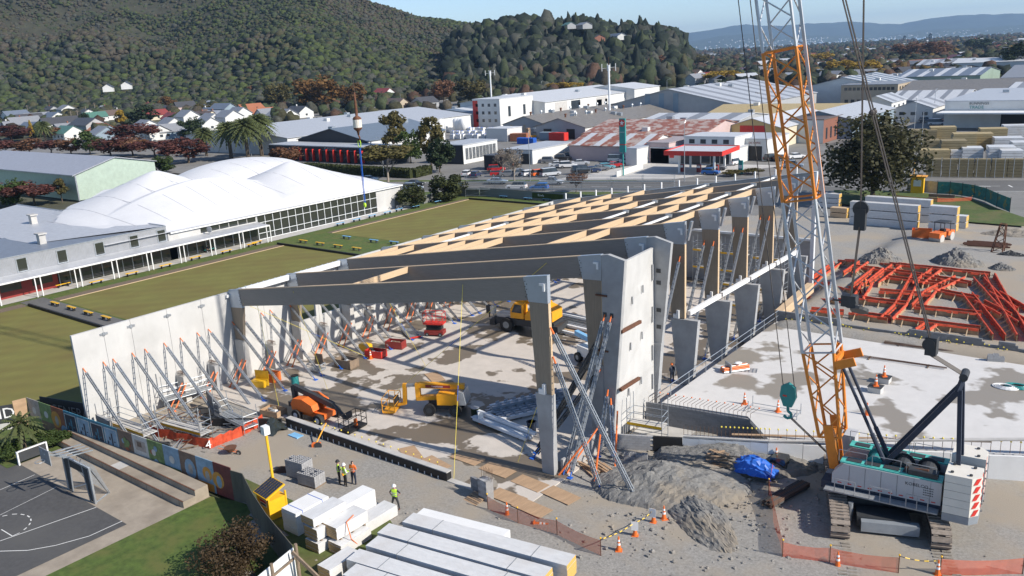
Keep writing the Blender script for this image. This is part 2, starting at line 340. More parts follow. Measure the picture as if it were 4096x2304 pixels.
hillmesh('hill', hill_pt, -1000, 2600, 90, 30, 1.25); hillmesh('spur_hill', spur_pt, 1780, 2765, 40, 16, 1.4)
def ico():
    t = (1 + 5 ** .5) / 2; v = [(-1, t, 0), (1, t, 0), (-1, -t, 0), (1, -t, 0), (0, -1, t), (0, 1, t), (0, -1, -t), (0, 1, -t), (t, 0, -1), (t, 0, 1), (-t, 0, -1), (-t, 0, 1)]
    f = [(0, 11, 5), (0, 5, 1), (0, 1, 7), (0, 7, 10), (0, 10, 11), (1, 5, 9), (5, 11, 4), (11, 10, 2), (10, 7, 6), (7, 1, 8), (3, 9, 4), (3, 4, 2), (3, 2, 6), (3, 6, 8), (3, 8, 9), (4, 9, 5), (2, 4, 11), (6, 2, 10), (8, 6, 7), (9, 8, 1)]
    global ICO0; ICO0 = np.array(f)
    v = [Vector(p).normalized() for p in v]; mid = {}; nf = []
    def m(a, b):
        k = (min(a, b), max(a, b))
        if k not in mid: mid[k] = len(v); v.append(((v[a] + v[b]) / 2).normalized())
        return mid[k]
    for a, b, c in f:
        x, y, z = m(a, b), m(b, c), m(c, a); nf += [(a, x, z), (b, y, x), (c, z, y), (x, y, z)]
    return np.array([tuple(p) for p in v]), np.array(nf)
IV, IF = ico()
CLUMPS = []
for k in range(10):
    d = RNG.uniform(.62, 1.28, (len(IV), 1)); CLUMPS.append(IV * d)
IV0 = IV[:12]; IF0 = ICO0; CL0 = [IV0 * RNG.uniform(.5, 1.4, (12, 1)) for k in range(24)]
def wood(name, label, pts, sizes, tints, tall=None, IV=IV, IF=IF, CLUMPS=CLUMPS):
    """one mass of tree crowns nobody could count"""
    n = len(pts); nv, nf = len(IV), len(IF); V = np.zeros((n, nv, 3)); a = RNG.uniform(0, 6.28, n); k = RNG.integers(0, len(CLUMPS), n)
    base = np.stack(CLUMPS)[k]; c, s = np.cos(a)[:, None], np.sin(a)[:, None]
    sz = np.asarray(sizes)[:, None]; hz_ = (np.asarray(tall) if tall is not None else RNG.uniform(.8, 1.25, n))[:, None]
    V[:, :, 0] = (base[:, :, 0] * c - base[:, :, 1] * s) * sz; V[:, :, 1] = (base[:, :, 0] * s + base[:, :, 1] * c) * sz; V[:, :, 2] = base[:, :, 2] * sz * hz_
    taper = np.where(hz_ > 1.6, np.clip(1.1 - .75 * (base[:, :, 2] * .5 + .5), .12, 1.2), 1.); V[:, :, :2] *= taper[:, :, None]
    V += np.asarray(pts)[:, None, :]
    F = (IF[None] + (np.arange(n) * nv)[:, None, None]).reshape(-1, 3)
    me = bpy.data.meshes.new(name); me.vertices.add(n * nv); me.vertices.foreach_set('co', V.reshape(-1)); me.loops.add(len(F) * 3); me.polygons.add(len(F))
    me.loops.foreach_set('vertex_index', F.reshape(-1).astype(np.int32)); me.polygons.foreach_set('loop_start', np.arange(0, len(F) * 3, 3, dtype=np.int32))
    at = me.attributes.new('tint', 'FLOAT_COLOR', 'POINT'); t = np.repeat(np.c_[np.asarray(tints), np.ones(n)], nv, 0); at.data.foreach_set('color', t.reshape(-1).astype(np.float32))
    me.update(); me.validate(); me.materials.append(MT['woodland'])
    return tag(link(me, name), label, 'forest', kind='stuff')
BROWN, GREEN, DARK, OLIVE, GREYG, RUST, GOLD, LIME = (.06, .051, .036), (.042, .054, .025), (.017, .024, .016), (.055, .053, .027), (.052, .054, .043), (.07, .041, .027), (.13, .085, .022), (.05, .066, .02)
pts, sz, tn = [], [], []
N = 0
while N < 58000:
    x = random.uniform(-420, 2560); t = random.random() ** .9 * 1.06
    p = hill_pt(x, t); e = noise.noise(Vector((p.x * .006, p.y * .006, 9))); e2 = noise.noise(Vector((p.x * .02, p.y * .02, 4)))
    if t < .22: c = random.choice((GREEN, DARK, OLIVE, GREEN, LIME, GREYG))
    elif e + e2 * .6 > .02: c = random.choice((GREEN, LIME, GREEN, DARK, OLIVE))
    elif e2 < -.3: c = random.choice((DARK, GREYG, GREEN))
    else: c = random.choice((BROWN, BROWN, OLIVE, GREEN, GREYG))
    q = random.uniform(.85, 1.17); r = random.choice((.9, 1.3, 1.7, 2.2, 3.)) * random.uniform(.8, 1.25) * (1.3 if t < .3 else .85)
    pts.append((p.x, p.y, p.z + r * .3)); sz.append(r * 1.15); tn.append([v * q for v in c]); N += 1
wood('hillside_forest', 'dense brown and green bush covering the whole hillside', pts, sz, tn, RNG.uniform(.55, .95, len(pts)), IV0, IF0, CL0)
pts, sz, tn, tl = [], [], [], []
for i in range(3000):
    x = random.uniform(1790, 2755); t = random.random() ** .75 * 1.05; p = spur_pt(x, t)
    pine = random.random() < .1; c = random.choice((DARK, DARK, DARK, GREEN, GREYG)) if not (t < .25 and random.random() < .45) else random.choice((RUST, OLIVE, BROWN, GREEN))
    r = random.choice((2., 3., 4.2, 6.)) * random.uniform(.8, 1.25) * (1.5 if t > .8 and not pine and random.random() < .1 else 1); h = random.uniform(1.7, 2.2) if pine else random.uniform(.85, 1.35)
    pts.append((p.x, p.y, p.z + r * h * .6)); sz.append(r * (.75 if pine else 1)); tl.append(h); q = random.uniform(.7, 1.25); tn.append([v * q for v in c])
wood('spur_forest', 'dark pine and evergreen forest on the low spur below the hilltop houses', pts, sz, tn, tl)
# the plain beyond the warehouses, as far as the harbour
pts, sz, tn = [], [], []
for i in range(7000):
    x = random.uniform(2400, 4350); r = 520 * (9 ** (random.random() ** .8)); d = ray(x, horizon(x)); k = r / math.hypot(d.x, d.y)
    if r < 760 and x < 2900: continue
    q = random.uniform(.6, 1.2); c = random.choice((GREEN, DARK, OLIVE, RUST, BROWN, GREEN, DARK, OLIVE) if noise.noise(Vector((d.x * k * .01, d.y * k * .01, 0))) < .2 else (GOLD, OLIVE, RUST, BROWN))
    s_ = random.uniform(2., 5.) * (1 + r / 5000); pts.append((d.x * k, d.y * k, s_ * .6)); sz.append(s_); tn.append([v * q for v in c])
wood('plain_trees', 'far mass of autumn and evergreen trees on the flat suburbs towards the harbour', pts, sz, tn)
# suburb trees at the foot of the hill
pts, sz, tn = [], [], []
for i in range(650):
    x = random.uniform(-300, 2760); r0 = lerp([(-300, 470), (900, 420), (1400, 400), (2000, 470), (2760, 560)], x); r1 = lerp([(-300, 860), (1200, 620), (2760, 740)], x); r = random.uniform(r0, r1) if random.random() < .45 else random.uniform(r0 + (r1 - r0) * .6, r1)
    d = ray(x, horizon(x)); k = r / math.hypot(d.x, d.y); q = random.uniform(.7, 1.25); c = random.choice((GREEN, DARK, OLIVE, RUST, GREYG, GREEN, OLIVE, BROWN)); s_ = random.uniform(1.6, 4.6)
    pts.append((d.x * k, d.y * k, s_ * .7)); sz.append(s_); tn.append([v * q for v in c])
wood('suburb_trees', 'garden trees massed between the houses at the foot of the hill', pts, sz, tn)
struct(MB().add([tuple(PR(x, horizon(x) + 10, 5200)[:2]) + (.6,) for x in (2300, 4700)] + [tuple(PR(x, horizon(x), 11800)[:2]) + (.6,) for x in (4700, 2300)], [(0, 1, 2, 3)]), 'harbour_water', 'water')
FR1 = [(2100, 175), (2700, 140), (2850, 118), (2980, 97), (3060, 104), (3150, 100), (3400, 86), (3480, 92), (3600, 97), (3660, 84), (3700, 76), (3780, 66), (3850, 60), (3950, 58), (4060, 54), (4200, 52), (4800, 60)]
FR2 = [(2500, 185), (2760, 168), (2900, 140), (3000, 136), (3100, 150), (3300, 140), (3500, 152), (3700, 120), (3900, 112), (4096, 100), (4800, 90)]
for nmn, tab, rr in (('far_range', FR1, 12500), ('near_range', FR2, 9800)):
    mb = MB(); n = 110; vs = []
    for j in range(7):
        for i in range(n + 1):
            x = 2100 + 2700 * i / n; t = j / 6; p = PR(x, lerp(tab, x) - noise.noise(Vector((x * .02, rr, 0))) * 5, rr); d = ray(x, horizon(x)); k = (rr - 1800 * (1 - t)) / math.hypot(d.x, d.y)
            g = 1 + noise.noise(Vector((x * .03, j * .9, rr))) * .35 * (1 - t); vs.append((d.x * k, d.y * k, max(p.z, 3) * t ** 1.1 * g - (1 - t) * 1.2))
    struct(mb.add(vs, [(j * (n + 1) + i, j * (n + 1) + i + 1, (j + 1) * (n + 1) + i + 1, (j + 1) * (n + 1) + i) for j in range(6) for i in range(n)]), nmn + '_hills', 'far_hill', True)
mb = MB()
for i in range(300):                                 # the city across the water: too far to count
    x = random.gauss(3330, 330); rr = random.uniform(7700, 9300); d = ray(x, horizon(x)); k = rr / math.hypot(d.x, d.y); s_ = random.uniform(3, 9); h = random.uniform(3, 9) * (2.6 if random.random() < .06 else 1)
    z0 = max(0, (rr - 8000) / 1800) * max(0, PR(x, lerp(FR2, x), 9800).z) * .9; mb.box(d.x * k - s_, d.x * k + s_, d.y * k - s_, d.y * k + s_, z0 - 6, z0 + h)
tag(mb.ob('harbour_city', 'white'), 'tiny pale buildings of the city across the harbour', 'city', kind='stuff')
# ================================================================ the new hall
WX = -65.15; FZ = .12
PYS = [41.4, 47.65, 53.9, 60.0, 66.2, 72.3, 78.5, 84.7]
joints = [27.4, 29.85, 32.1, 35.3, 38.5] + [41.6 + 3.1 * k for k in range(16)] + [92.1]
t = thing('precast_wall', 'long pale precast concrete wall with raking props beside the bowling greens', 'wall', (WX - .12, 60, 0))
for i, (a, b) in enumerate(zip(joints, joints[1:])):
    mb = MB(); z0 = -1.2 if i < 4 else -.1
    if 48.6 < (a + b) / 2 < 54.2:            # the two openings not yet filled
        mb.box(WX - .24, WX, a + .012, b - .012, z0, 3.4).box(WX - .24, WX, a + .012, b - .012, 5.4, 8.17).box(WX - .24, WX, a + .012, a + .35, 3.4, 5.4).box(WX - .24, WX, b - .35, b - .012, 3.4, 5.4)
    else: mb.box(WX - .24, WX, a + .012, b - .012, z0, 8.17)
    mb.wo('panel', 'concrete_white', t)
    if i and i < 18: MB().box(WX, WX + .05, a - .32, a + .32, 7.55, 7.72).box(WX + .05, WX + .09, a - .1, a + .1, 7.5, 7.78).wo('joint_bracket', 'galv', t)
# pale grout band where the lower lift stops
# end wall and its white rail
t = thing('end_wall', 'grey precast concrete end wall closing the hall under a white rail', 'wall', (-48, 91.3, 0))
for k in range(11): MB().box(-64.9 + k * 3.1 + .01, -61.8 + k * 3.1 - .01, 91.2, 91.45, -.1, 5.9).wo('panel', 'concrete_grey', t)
MB().box(-64.9, -30.7, 90.95, 91.2, 5.9, 6.15).wo('rail', 'white_steel', t)
# ---- portals
def portal(i, Y):
    lab = ['front timber portal frame nearest the black upstand wall', 'second timber portal frame, joined to the grey core panel', 'third timber portal frame, ending at the white core wall'] + [ORD[k] + ' timber portal frame counted from the front of the hall' for k in range(3, 8)]
    t = thing('portal_frame', lab[i], 'portal frame', (-47.6, Y, 0), group='timber portal frames'); th = .13
    y0, y1 = Y - th, Y + th
    def plate(poly, name, m, e=0., mb=None): return (mb or MB()).ext([(x, y0 - e, z) for x, z in poly], (0, 2 * th + 2 * e, 0)).wo(name, m, t)
    mb = MB(); pl = [(-63.6, 7.1), (-31.8, 11.97), (-31.95, 13.46), (-63.6, 8.57)]
    mb.ext([(x, y0, z) for x, z in pl], (0, 2 * th, 0)); mb.m[-2] = 1; b = mb.wo('beam', ['lvl', 'timber'], t)
    MB().ext([(-63.6, y0 - .015, 8.575), (-31.95, y0 - .015, 13.465), (-31.95, y0 - .015, 13.52), (-63.6, y0 - .015, 8.63)], (0, 2 * th + .03, 0)).wo('sunlit_beam_top', 'timber', t)  # top face and strip pale: laminations, with the sunlit look put into the colour
    k1 = plate([(-65.05, 6.8), (-63.3, 6.98), (-63.55, 8.62), (-65.05, 8.4)], 'knee', 'knee_plate', .03)
    k2 = plate([(-31.7, 11.9), (-30.18, 11.97), (-30.15, 13.8), (-32.05, 13.5)], 'knee', 'knee_plate', .03)
    MB().box(-30.75, -30.35, y0 - .12, y0 - .03, 13.1, 13.25).box(-30.5, -30.35, y0 - .12, y0 - .03, 12.75, 13.1).wo('cleat', 'white', k2)
    MB().box(-65.5, -64.9, y0 - .35, y0 - .03, 7.75, 8.0).wo('cleat', 'white', k1)
    for kx, kz, kp in ((-31.9, 12.2, k2), (-63.5, 7.3, k1)):
        for q in range(7): MB().cyl((kx + q % 2 * .12, y0 - .05, kz + q * .17), (kx + q % 2 * .12, y0 - .03, kz + q * .17), .035, n=6).wo('bolt', 'charcoal', kp)
    plate([(-65.02, 3.85), (-63.88, 3.85), (-63.3, 6.97), (-65.05, 6.79)], 'column', 'lvl_side', 0)
    MB().box(-65.0, -63.8, Y - .27, Y + .27, FZ - .2, 3.84).wo('pier', 'concrete', t)
    plate([(-31.35, 5.8), (-30.22, 5.8), (-30.2, 11.95), (-31.68, 11.89)], 'column', 'lvl_side', 0)
    MB().box(-30.215, -30.16, y0, y1, 5.8, 11.95).wo('sunlit_column_edge', 'timber', t)  # strip paler than the column: its sunlit side put into the colour
    if i < 2: pier = [(-31.12, -.2), (-30.2, -.2), (-30.15, 5.79), (-31.42, 5.79)]
    else: pier = [(-30.6, -.2), (-29.45, -.2), (-29.33, 1.2), (-28.95, 5.79), (-31.38, 5.72), (-30.9, 1.6)]
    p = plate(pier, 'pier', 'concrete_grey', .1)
    if i >= 3: MB().bar((-29.62, Y, 13.85), (-29.98, Y, 12.3), .3, .16).wo('flange', 'galv', t)
    MB().box(-31.1, -30.6, y0 - .2, y0 + .02, 5.8, 6.15).box(-30.8, -30.6, y0 - .2, y0, 6.15, 6.5).wo('bracket', 'white', p)
    return t
for i, Y in enumerate(PYS): portal(i, Y)
# steel end frame with white stub cleats
t = thing('steel_end_frame', 'grey steel end frame with white stub cleats along its top', 'portal frame', (-47, 90.6, 0))
mb = MB()
for dz, h in ((-.35, .7),): mb.ext([(-64.6, 90.45, 7.75), (-30.3, 90.45, 12.9), (-30.3, 90.45, 13.55), (-64.6, 90.45, 8.4)], (0, .12, 0))
mb.ext([(-64.6, 90.3, 8.4), (-30.3, 90.3, 13.55), (-30.3, 90.3, 13.6), (-64.6, 90.3, 8.45)], (0, .42, 0)).wo('rafter', 'steel_grey', t)
for k in range(14):
    x = -62.6 + k * 2.32; z = 8.45 + (x + 64.6) * .15; MB().box(x - .06, x + .06, 90.4, 90.6, z, z + .75).wo('stub_cleat', 'white', t)
MB().box(-30.6, -30.2, 90.3, 90.7, 0, 13.6).wo('post', 'white_steel', t)
# ---- purlins
PXS = {0: [-48.75], 2: [-62.6, -60.25, -55.6, -53.3, -51.0, -48.65, -39.4, -37.05], 3: [-62.6, -60.25, -55.6, -53.3, -51., -48.65, -39.4, -37.05, -32.4], 4: [-62.6, -60.2, -55.6, -53.2, -50.9, -48.6, -39.3, -37., -32.4],
       5: [-62.6, -60.2, -55.6, -53.2, -50.9, -48.6, -45., -39.3, -37., -32.4], 6: [-62.6, -60.2, -55.6, -53.2, -50.9, -49.2, -41.6, -39.3], 7: [-60.2, -55.6, -50.9]}
for bay, xs in PXS.items():
    ya = PYS[bay] + .14; yb = (PYS + [90.4])[bay + 1] - .14
    for k, x in enumerate(xs):
        zt = 8.6 + (x + 63.6) * .1545 + .02
        MB().box(x - .05, x + .05, ya, yb, zt - .5, zt).solo('purlin', ('lone pale timber purlin in the open front bay' if bay == 0 else '%s pale timber purlin from the low eave in bay %s of the roof' % (ORD[k], ['one', 'two', 'three', 'four', 'five', 'six', 'seven', 'eight'][bay])), 'purlin', 'timber', 'timber roof purlins')
for bay, x in ((3, -34.75), (4, -34.75), (4, -42.65), (5, -34.75), (5, -42.8), (6, -34.7), (6, -42.8), (7, -34.7), (7, -42.7), (3, -57.9), (4, -57.9)):
    ya = PYS[bay] + .14; yb = (PYS + [90.4])[bay + 1] - .14; zt = 8.6 + (x + 63.6) * .1545
    t = thing('roof_strut', '%s white steel roof strut in bay %d between the timber portals' % ('upper' if x > -36 else 'middle' if x > -50 else 'lower', bay + 1) if 0 else '%s white steel strut between the %s and %s portal frames' % ('high' if x > -36 else 'middle' if x > -50 else 'low', ORD[bay], ORD[bay + 1] if bay < 7 else 'steel end'), 'strut', (x, ya, zt - .3), group='white roof struts')
    MB().box(-.08, .08, .25, yb - ya - .25, 0, .16).ob('tube', 'white', t); MB().box(-.3, .3, yb - ya - .3, yb - ya, .0, .28).ob('end_plate', 'galv', t); MB().box(-.3, .3, 0, .25, 0, .28).ob('end_plate', 'galv', t)
# ---- white eaves beams along the wall top and girts on the tall side
for k, (a, b) in enumerate(zip(PYS[:2], PYS[1:3])):
    t = thing('eaves_beam', ('first' if k == 0 else 'second') + ' white steel eaves beam with fin plates along the wall top', 'beam', (-64.6, a, 7.9), group='eaves beams')
    MB().box(-.12, .12, .3, b - a - .2, 0, .5).ob('beam', 'white_steel', t)
    for q in range(8): MB().box(-.3, -.12, .8 + q * .65, .84 + q * .65, .1, .5).ob('fin_plate', 'white_steel', t)
for k in range(3, 7):
    MB().box(-30.1, -29.8, PYS[k] + .2, PYS[k + 1] - .2, 6.05, 6.4).solo('girt_beam', ORD[k - 3] + ' white steel girt between the concrete fins on the tall side', 'beam', 'white', 'white girts')
# ---- core walls by the second and third portals
t = thing('core_wall', 'tall pale precast core wall with grey flared fins and cast-in channels', 'wall', (-29, 47.65, 0))
def fin(Y, poly, name): return MB().ext([(x, Y - .17, z) for x, z in poly], (0, .34, 0)).wo(name, 'concrete_grey', t)  # shade on the fins is put into their grey tone
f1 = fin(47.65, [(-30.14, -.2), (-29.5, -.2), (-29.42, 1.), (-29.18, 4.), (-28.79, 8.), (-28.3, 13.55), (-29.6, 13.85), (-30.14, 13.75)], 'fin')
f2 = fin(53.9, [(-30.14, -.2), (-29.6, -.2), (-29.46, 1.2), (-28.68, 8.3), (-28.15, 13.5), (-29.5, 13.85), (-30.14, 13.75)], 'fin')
for z in (6.9, 8.2, 10.3, 11.2): MB().box(-29.35, -29.0, 53.7, 53.74, z, z + .3).wo('slot', 'charcoal', f2)
xl = [(-.2, -29.49), (1., -29.41), (4., -29.17), (8., -28.78), (13.5, -28.29)]
for (za, xa), (zb, xb) in zip(xl, xl[1:]):
    ra, rb = -29.56, -29.56; y0, y1 = 47.62, 53.72; zt = zb if zb < 13 else 13.05
    MB().add([(xa, y0, za), (ra, y1, za), (rb, y1, zt), (xb, y0, zb), (xa - .2, y0, za), (ra - .2, y1, za), (rb - .2, y1, zt), (xb - .2, y0, zb)], [(0, 1, 2, 3), (7, 6, 5, 4), (0, 3, 7, 4), (1, 5, 6, 2), (3, 2, 6, 7), (0, 4, 5, 1)]).wo('panel', 'concrete_white', t)
for z, fr in ((3.1, .3), (3.3, .62), (6.6, .3), (6.8, .62), (7.5, .93), (10., .3), (10.3, .62), (4.5, .93), (10.7, .93), (2.2, .93)):
    x = -29.4 + (z / 13.5) * 1.1 * (1 - fr) - .1 * fr; y = 47.5 + 6.2 * fr; MB().box(x - .02, x + .07, y - .05, y + .05, z, z + (.55 if fr < .9 else 1.2)).wo('cast_in_channel', 'concrete_grey', t)
for z in (4.1, 8.4): MB().box(-29.15 + z * .04, -28.95 + z * .04, 47.6, 50.2, z, z + .22).wo('steel_ledger', 'rust', t)
for z in (6.9, 10.9): MB().box(-30.6, -29.7, 47.36, 47.47, z, z + .1).wo('steel_ledger', 'rust', t)
for k in range(2): MB().box(-30.05 + k * .55, -29.8 + k * .55, 47.43, 47.475, 9.45, 9.75).wo('brace_plate', 'charcoal', f1)
# ---- raking props
def prop(name, a, b, label, group, m='galv_dull', w=.17, jack='orange', cat='prop', foot=True):
    a = Vector(a); b = Vector(b); t = thing(name, label, cat, (b.x, b.y, b.z), group=group); d = a - b; L = d.length; u = d / L; o = Vector((0, 0, 0))
    mb = MB(); s1, s2 = u * .45, u * (L - .5); side = u.cross(Vector((0, 0, 1))).normalized() * w * .4; nrm = side.cross(u).normalized() * w * .4
    for q in (side + nrm, side - nrm, -side + nrm, -side - nrm): mb.bar(s1 + q, s2 + q, w * .28)
    n = int(L / .42)
    for k in range(n):
        c = s1 + (s2 - s1) * ((k + .5) / n)
        for q in (side, -side): mb.bar(c + q - nrm, c + q + nrm, w * .55, w * .12, up=u)
        mb.bar(c + nrm - side, c + nrm + side, w * .55, w * .12, up=u)
    mb.ob('shaft', m, t)
    MB().cyl(s2, u * (L - .02), w * .3, w * .22, n=6).ob('jack', jack, t)
    MB().cyl(s1, o + u * .1, w * .25, n=6).box(-.16, .16, -.16, .16, 0, .06).ob('foot', 'blue' if jack == 'orange' else 'galv', t)
    return t
ptop = [27.8, 29.4, 30.2, 31.8, 32.9, 34.6, 36.1, 37.7, 38.8, 41.2, 42.3, 44.3, 45.3]
for k in range(14): ptop += [47.45 + k * 3.1, 48.5 + k * 3.1]
for k, y in enumerate(ptop):
    z0 = FZ if y > 38.2 else -.25
    prop('raking_prop', (WX + .02, y, 5.48), (-58.75 + .15 * (k % 3), y + .15, z0), ORD[k] + ' galvanised raking prop along the precast wall from its near corner', 'props along the precast wall', 'galv' if k % 3 else 'galv_dull')
for k in range(2, 8):
    for j, x in enumerate((-31.4, -30.55)):
        prop('tall_prop', (x, PYS[k] - .15, 11.0), (x, PYS[k] - 6.1, FZ), '%s tall raking prop on the %s portal column, tall side' % (('inner', 'outer')[j], ORD[k]), 'props on the tall columns', 'galv' if j else 'galv_dull')
for k, (x, xf) in enumerate(((-29.92, -29.75), (-29.39, -29.2))):
    prop('core_prop', (x, 47.45, 9.62), (xf, 41.55, .05), ('inner', 'outer')[k] + ' steel prop leaning on the grey fin of the core wall', 'core wall props', 'steel_grey', .2)
prop('column_prop', (-30.1, 41.3, 10.44), (-24.1, 41.44, 0.), 'long double-tube raking prop from the front portal column out to the gravel', 'front column props', 'steel_grey', .24)
prop('column_prop', (-30.1, 41.45, 8.44), (-26.6, 41.28, 0.), 'shorter double-tube raking prop from the front portal column to the gravel', 'front column props', 'steel_grey', .22)
for k, (a, b) in enumerate((((-30.3, 47.4, 8.), (-33.2, 43.2, FZ)), ((-30.5, 47.4, 7.2), (-33.6, 44.2, FZ)), ((-30.3, 47.4, 5.6), (-32.9, 42.4, FZ)), ((-29.7, 47.3, 4.2), (-29.1, 44.9, .2)), ((-29.5, 47.3, 3.6), (-28.3, 45.6, .2)))):
    prop('dark_prop', a, b, ORD[k] + ' dark perforated prop crossing behind the front portal column', 'dark crossing props', 'charcoal' if k < 3 else 'galv', .24)
for k, (a, b) in enumerate((((-28.9, 44.8, 2.6), (-29.7, 41.9, .1)), ((-28.3, 46.2, 3.3), (-27.6, 44.6, 0.)), ((-27.8, 43.2, 2.9), (-27.4, 41.7, 0.)), ((-28.6, 42.6, 2.4), (-30.0, 41.4, .1)))):
    mb = MB().cyl(a, b, .06, n=6); mb.solo('orange_prop', ORD[k] + ' slim orange tube prop beside the block wall at the front portal', 'prop', 'orange', 'orange tube props at the core')
# pilasters with starter loops, each with a pair of orange props
for k, Y in enumerate([35.4, 38.4] + [44.55 + 6.2 * q for q in range(8)]):
    t = thing('pilaster', ORD[k] + ' short concrete pilaster with rebar loops at the precast wall, from the front', 'pilaster', (-64.5, Y, FZ), group='pilasters along the precast wall')
    MB().box(-.55, .55, -.25, .25, -.2, 2.3).ob('shaft', 'concrete_grey' if k % 2 else 'concrete', t)
    for q in range(6): MB().tube([(-.42 + q * .16, -.15, 2.3), (-.42 + q * .16, -.15, 2.62), (-.42 + q * .16, .15, 2.62), (-.42 + q * .16, .15, 2.3)], .02, 4).ob('rebar_loop', 'rust_bar', t)
    for j in range(2):
        MB().cyl((-64.2 + j * .55, Y - .2, 1.95), (-63.9 + j * .75, Y - 1.9, FZ + .02), .055, n=6).box(-64. + j * .75, -63.8 + j * .75, Y - 2., Y - 1.8, FZ, FZ + .04).solo('orange_prop', '%s slim orange prop bracing the %s pilaster at the precast wall' % (('inner', 'outer')[j], ORD[k]), 'prop', 'orange', 'orange pilaster props')
for k, Y in enumerate(PYS[:7]):
    for j in range(2):
        MB().cyl((-64.2 + j * .55, Y - .28, 2.1), (-63.9 + j * .75, Y - 2.1, FZ + .02), .055, n=6).box(-64. + j * .75, -63.8 + j * .75, Y - 2.2, Y - 2., FZ, FZ + .04).solo('orange_prop', '%s slim orange prop bracing the %s portal pier at the precast wall' % (('inner', 'outer')[j], ORD[k]), 'prop', 'orange', 'orange pier props')
# ---- front upstand wall in black waterproofing, block stub at its end
t = thing('upstand_wall', 'low black-coated upstand wall with pale top edging the hall floor', 'wall', (-43, 36.9, 0))
MB().box(-52.6, -35.7, 36.7, 37.15, -.3, .72).wo('wall', 'black', t); MB().box(-52.6, -35.7, 36.72, 37.2, .72, .78).wo('top', 'concrete', t)
MB().box(-53, -33.6, 36.45, 36.7, -.3, .05).wo('footing', 'white', t); MB().box(-35.7, -33.4, 36.7, 37.15, -.3, .2).wo('kerb_end', 'concrete', t)
for k in range(26): MB().box(-52 + k * .62, -51.95 + k * .62, 36.66, 36.7, .05, .35).wo('tie', 'white', t)
for k in range(18): MB().cyl((-50 + k * .75, 37.5, .1), (-50 + k * .75, 37.5, .75), .012, n=4).sph((-50 + k * .75, 37.5, .78), .06, 6, 4, 1).wo('capped_starter_bar', ['rust_bar', 'yellow_pale'], t)
# ================================================================ upper slab, retaining walls, foundation formwork
UZS = 1.7
fr0, fr1 = P(3, 3, 0, 105, UZS), P(3, 3, 2576, 250, UZS); fd = (fr1 - fr0); fr2 = fr0 + fd * 1.6
poly = [(-28.2, 52.3), (-21.9, 53.2), (fr0.x, fr0.y + .3), (fr1.x, fr1.y + .3), (fr2.x, fr2.y + .3), (fr2.x + 8, 75.0), (-28.2, 75.0)]
struct(MB().ext([(x, y, UZS - .3) for x, y in poly], (0, 0, .3)), 'upper_floor_slab', 'slab_pale')
struct(MB().ext([(x, y, -.35) for x, y in ((-29.2, 48.2), (-24.6, 50.0), (fr0.x, fr0.y + .2), (-21.9, 53.1), (-29.3, 52.1))], (0, 0, .4)), 'lower_floor_slab', 'concrete')
struct(MB().ext([(x, y, .0) for x, y in ((-28.2, 52.4), (-21.9, 53.3), (fr0.x + .3, fr0.y + .6), (fr2.x, fr2.y + .6), (fr2.x, 74.8), (-28.2, 74.8))], (0, 0, UZS - .32)), 'slab_fill_ground', 'gravel_dark')
def blockwall(name, label, p0, p1, z0, top, m='block', th=.19, maxn=300, core='mortar', bl=.4, bh=.2):
    """block masonry: raked joints between proud blocks that share one mesh"""
    p0 = Vector(p0); p1 = Vector(p1); d = (p1 - p0).to_2d(); L = d.length; a = math.atan2(d.y, d.x); t = thing(name, label, 'wall', (p0.x, p0.y, z0), a); n = 0; rest = MB(); nl = int(L / bl); me = None
    tops = [max(1, int(round((top(i * bl / L if L else 0) - z0) / bh))) for i in range(nl)]
    cm = MB()
    for i in range(nl): cm.box(i * bl, (i + 1) * bl, -th / 2 + .012, th / 2 - .012, 0, tops[i] * bh - .008)
    cm.ob('mortar_core', core, t)
    for i in range(nl):
        for j in range(tops[i]):
            off = (bl / 2 if j % 2 else 0); x = i * bl + off
            if x + bl > L + .05: continue
            if n < maxn:
                if me is None: me = MB().box(.005, bl - .005, -th / 2, th / 2, .005, bh - .005).mesh('block', m)
                o = link(me, 'block', t); o.location = (x, 0, j * bh); n += 1
            else: rest.box(x + .005, x + bl - .005, -th / 2, th / 2, j * bh + .005, j * bh + bh - .005)
    if rest.v: tag(rest.ob('block_courses', m, t), kind='stuff')
    return t
blockwall('block_retaining_wall', 'dark grey block retaining wall with bent starter bars below the upper slab', (-29.3, 51.95), (-21.3, 53.0), .05, lambda f: 1.75, 'block_dark')
blockwall('block_stub_wall', 'pale grey block wall running back from the front portal pier', (-29.9, 41.7), (-29.75, 47.1), -.25, lambda f: 1.55 if f > .35 else 1.15, 'block')
blockwall('front_block_wall', 'grey block wall with shadow stripes beside the black tanked section', (-29.3, 46.75), (-26.55, 47.95), -.45, lambda f: 1.2, 'block')
def crenel(f):
    h = 2.8
    if f > .62: h = 2.8 if (f * 24) % 2 < 1 else 2.3
    elif .2 < f < .42: h = 2.35
    return h
blockwall('yard_retaining_wall', 'long grey block wall with stepped top between the upper slab and the orange formwork', (-28.3, 75.05), (-1, 75.35), UZS, crenel, 'block_dark')
t = thing('tanked_wall', 'black tanked basement wall section with hanging plastic sheet', 'wall', (-25.5, 48.3, 0))
MB().ext([(-26.5, 47.85, -.6), (-24.7, 48.62, -.6), (-24.7, 48.62, 1.16), (-26.5, 47.85, 1.16)], (-.05, .2, 0)).wo('panel', 'black', t)
mb = MB(); g = 9
for j in range(g):
    for i in range(g):
        f = i / 8; k = j / 8; mb.v.append((-26.0 + 1.5 * f + random.uniform(-.05, .05), 47.95 + .62 * f - .35 * (1 - k) - random.uniform(0, .12), -.3 + 1.1 * k * (1 - .5 * (1 - f)) + random.uniform(-.04, .04)))
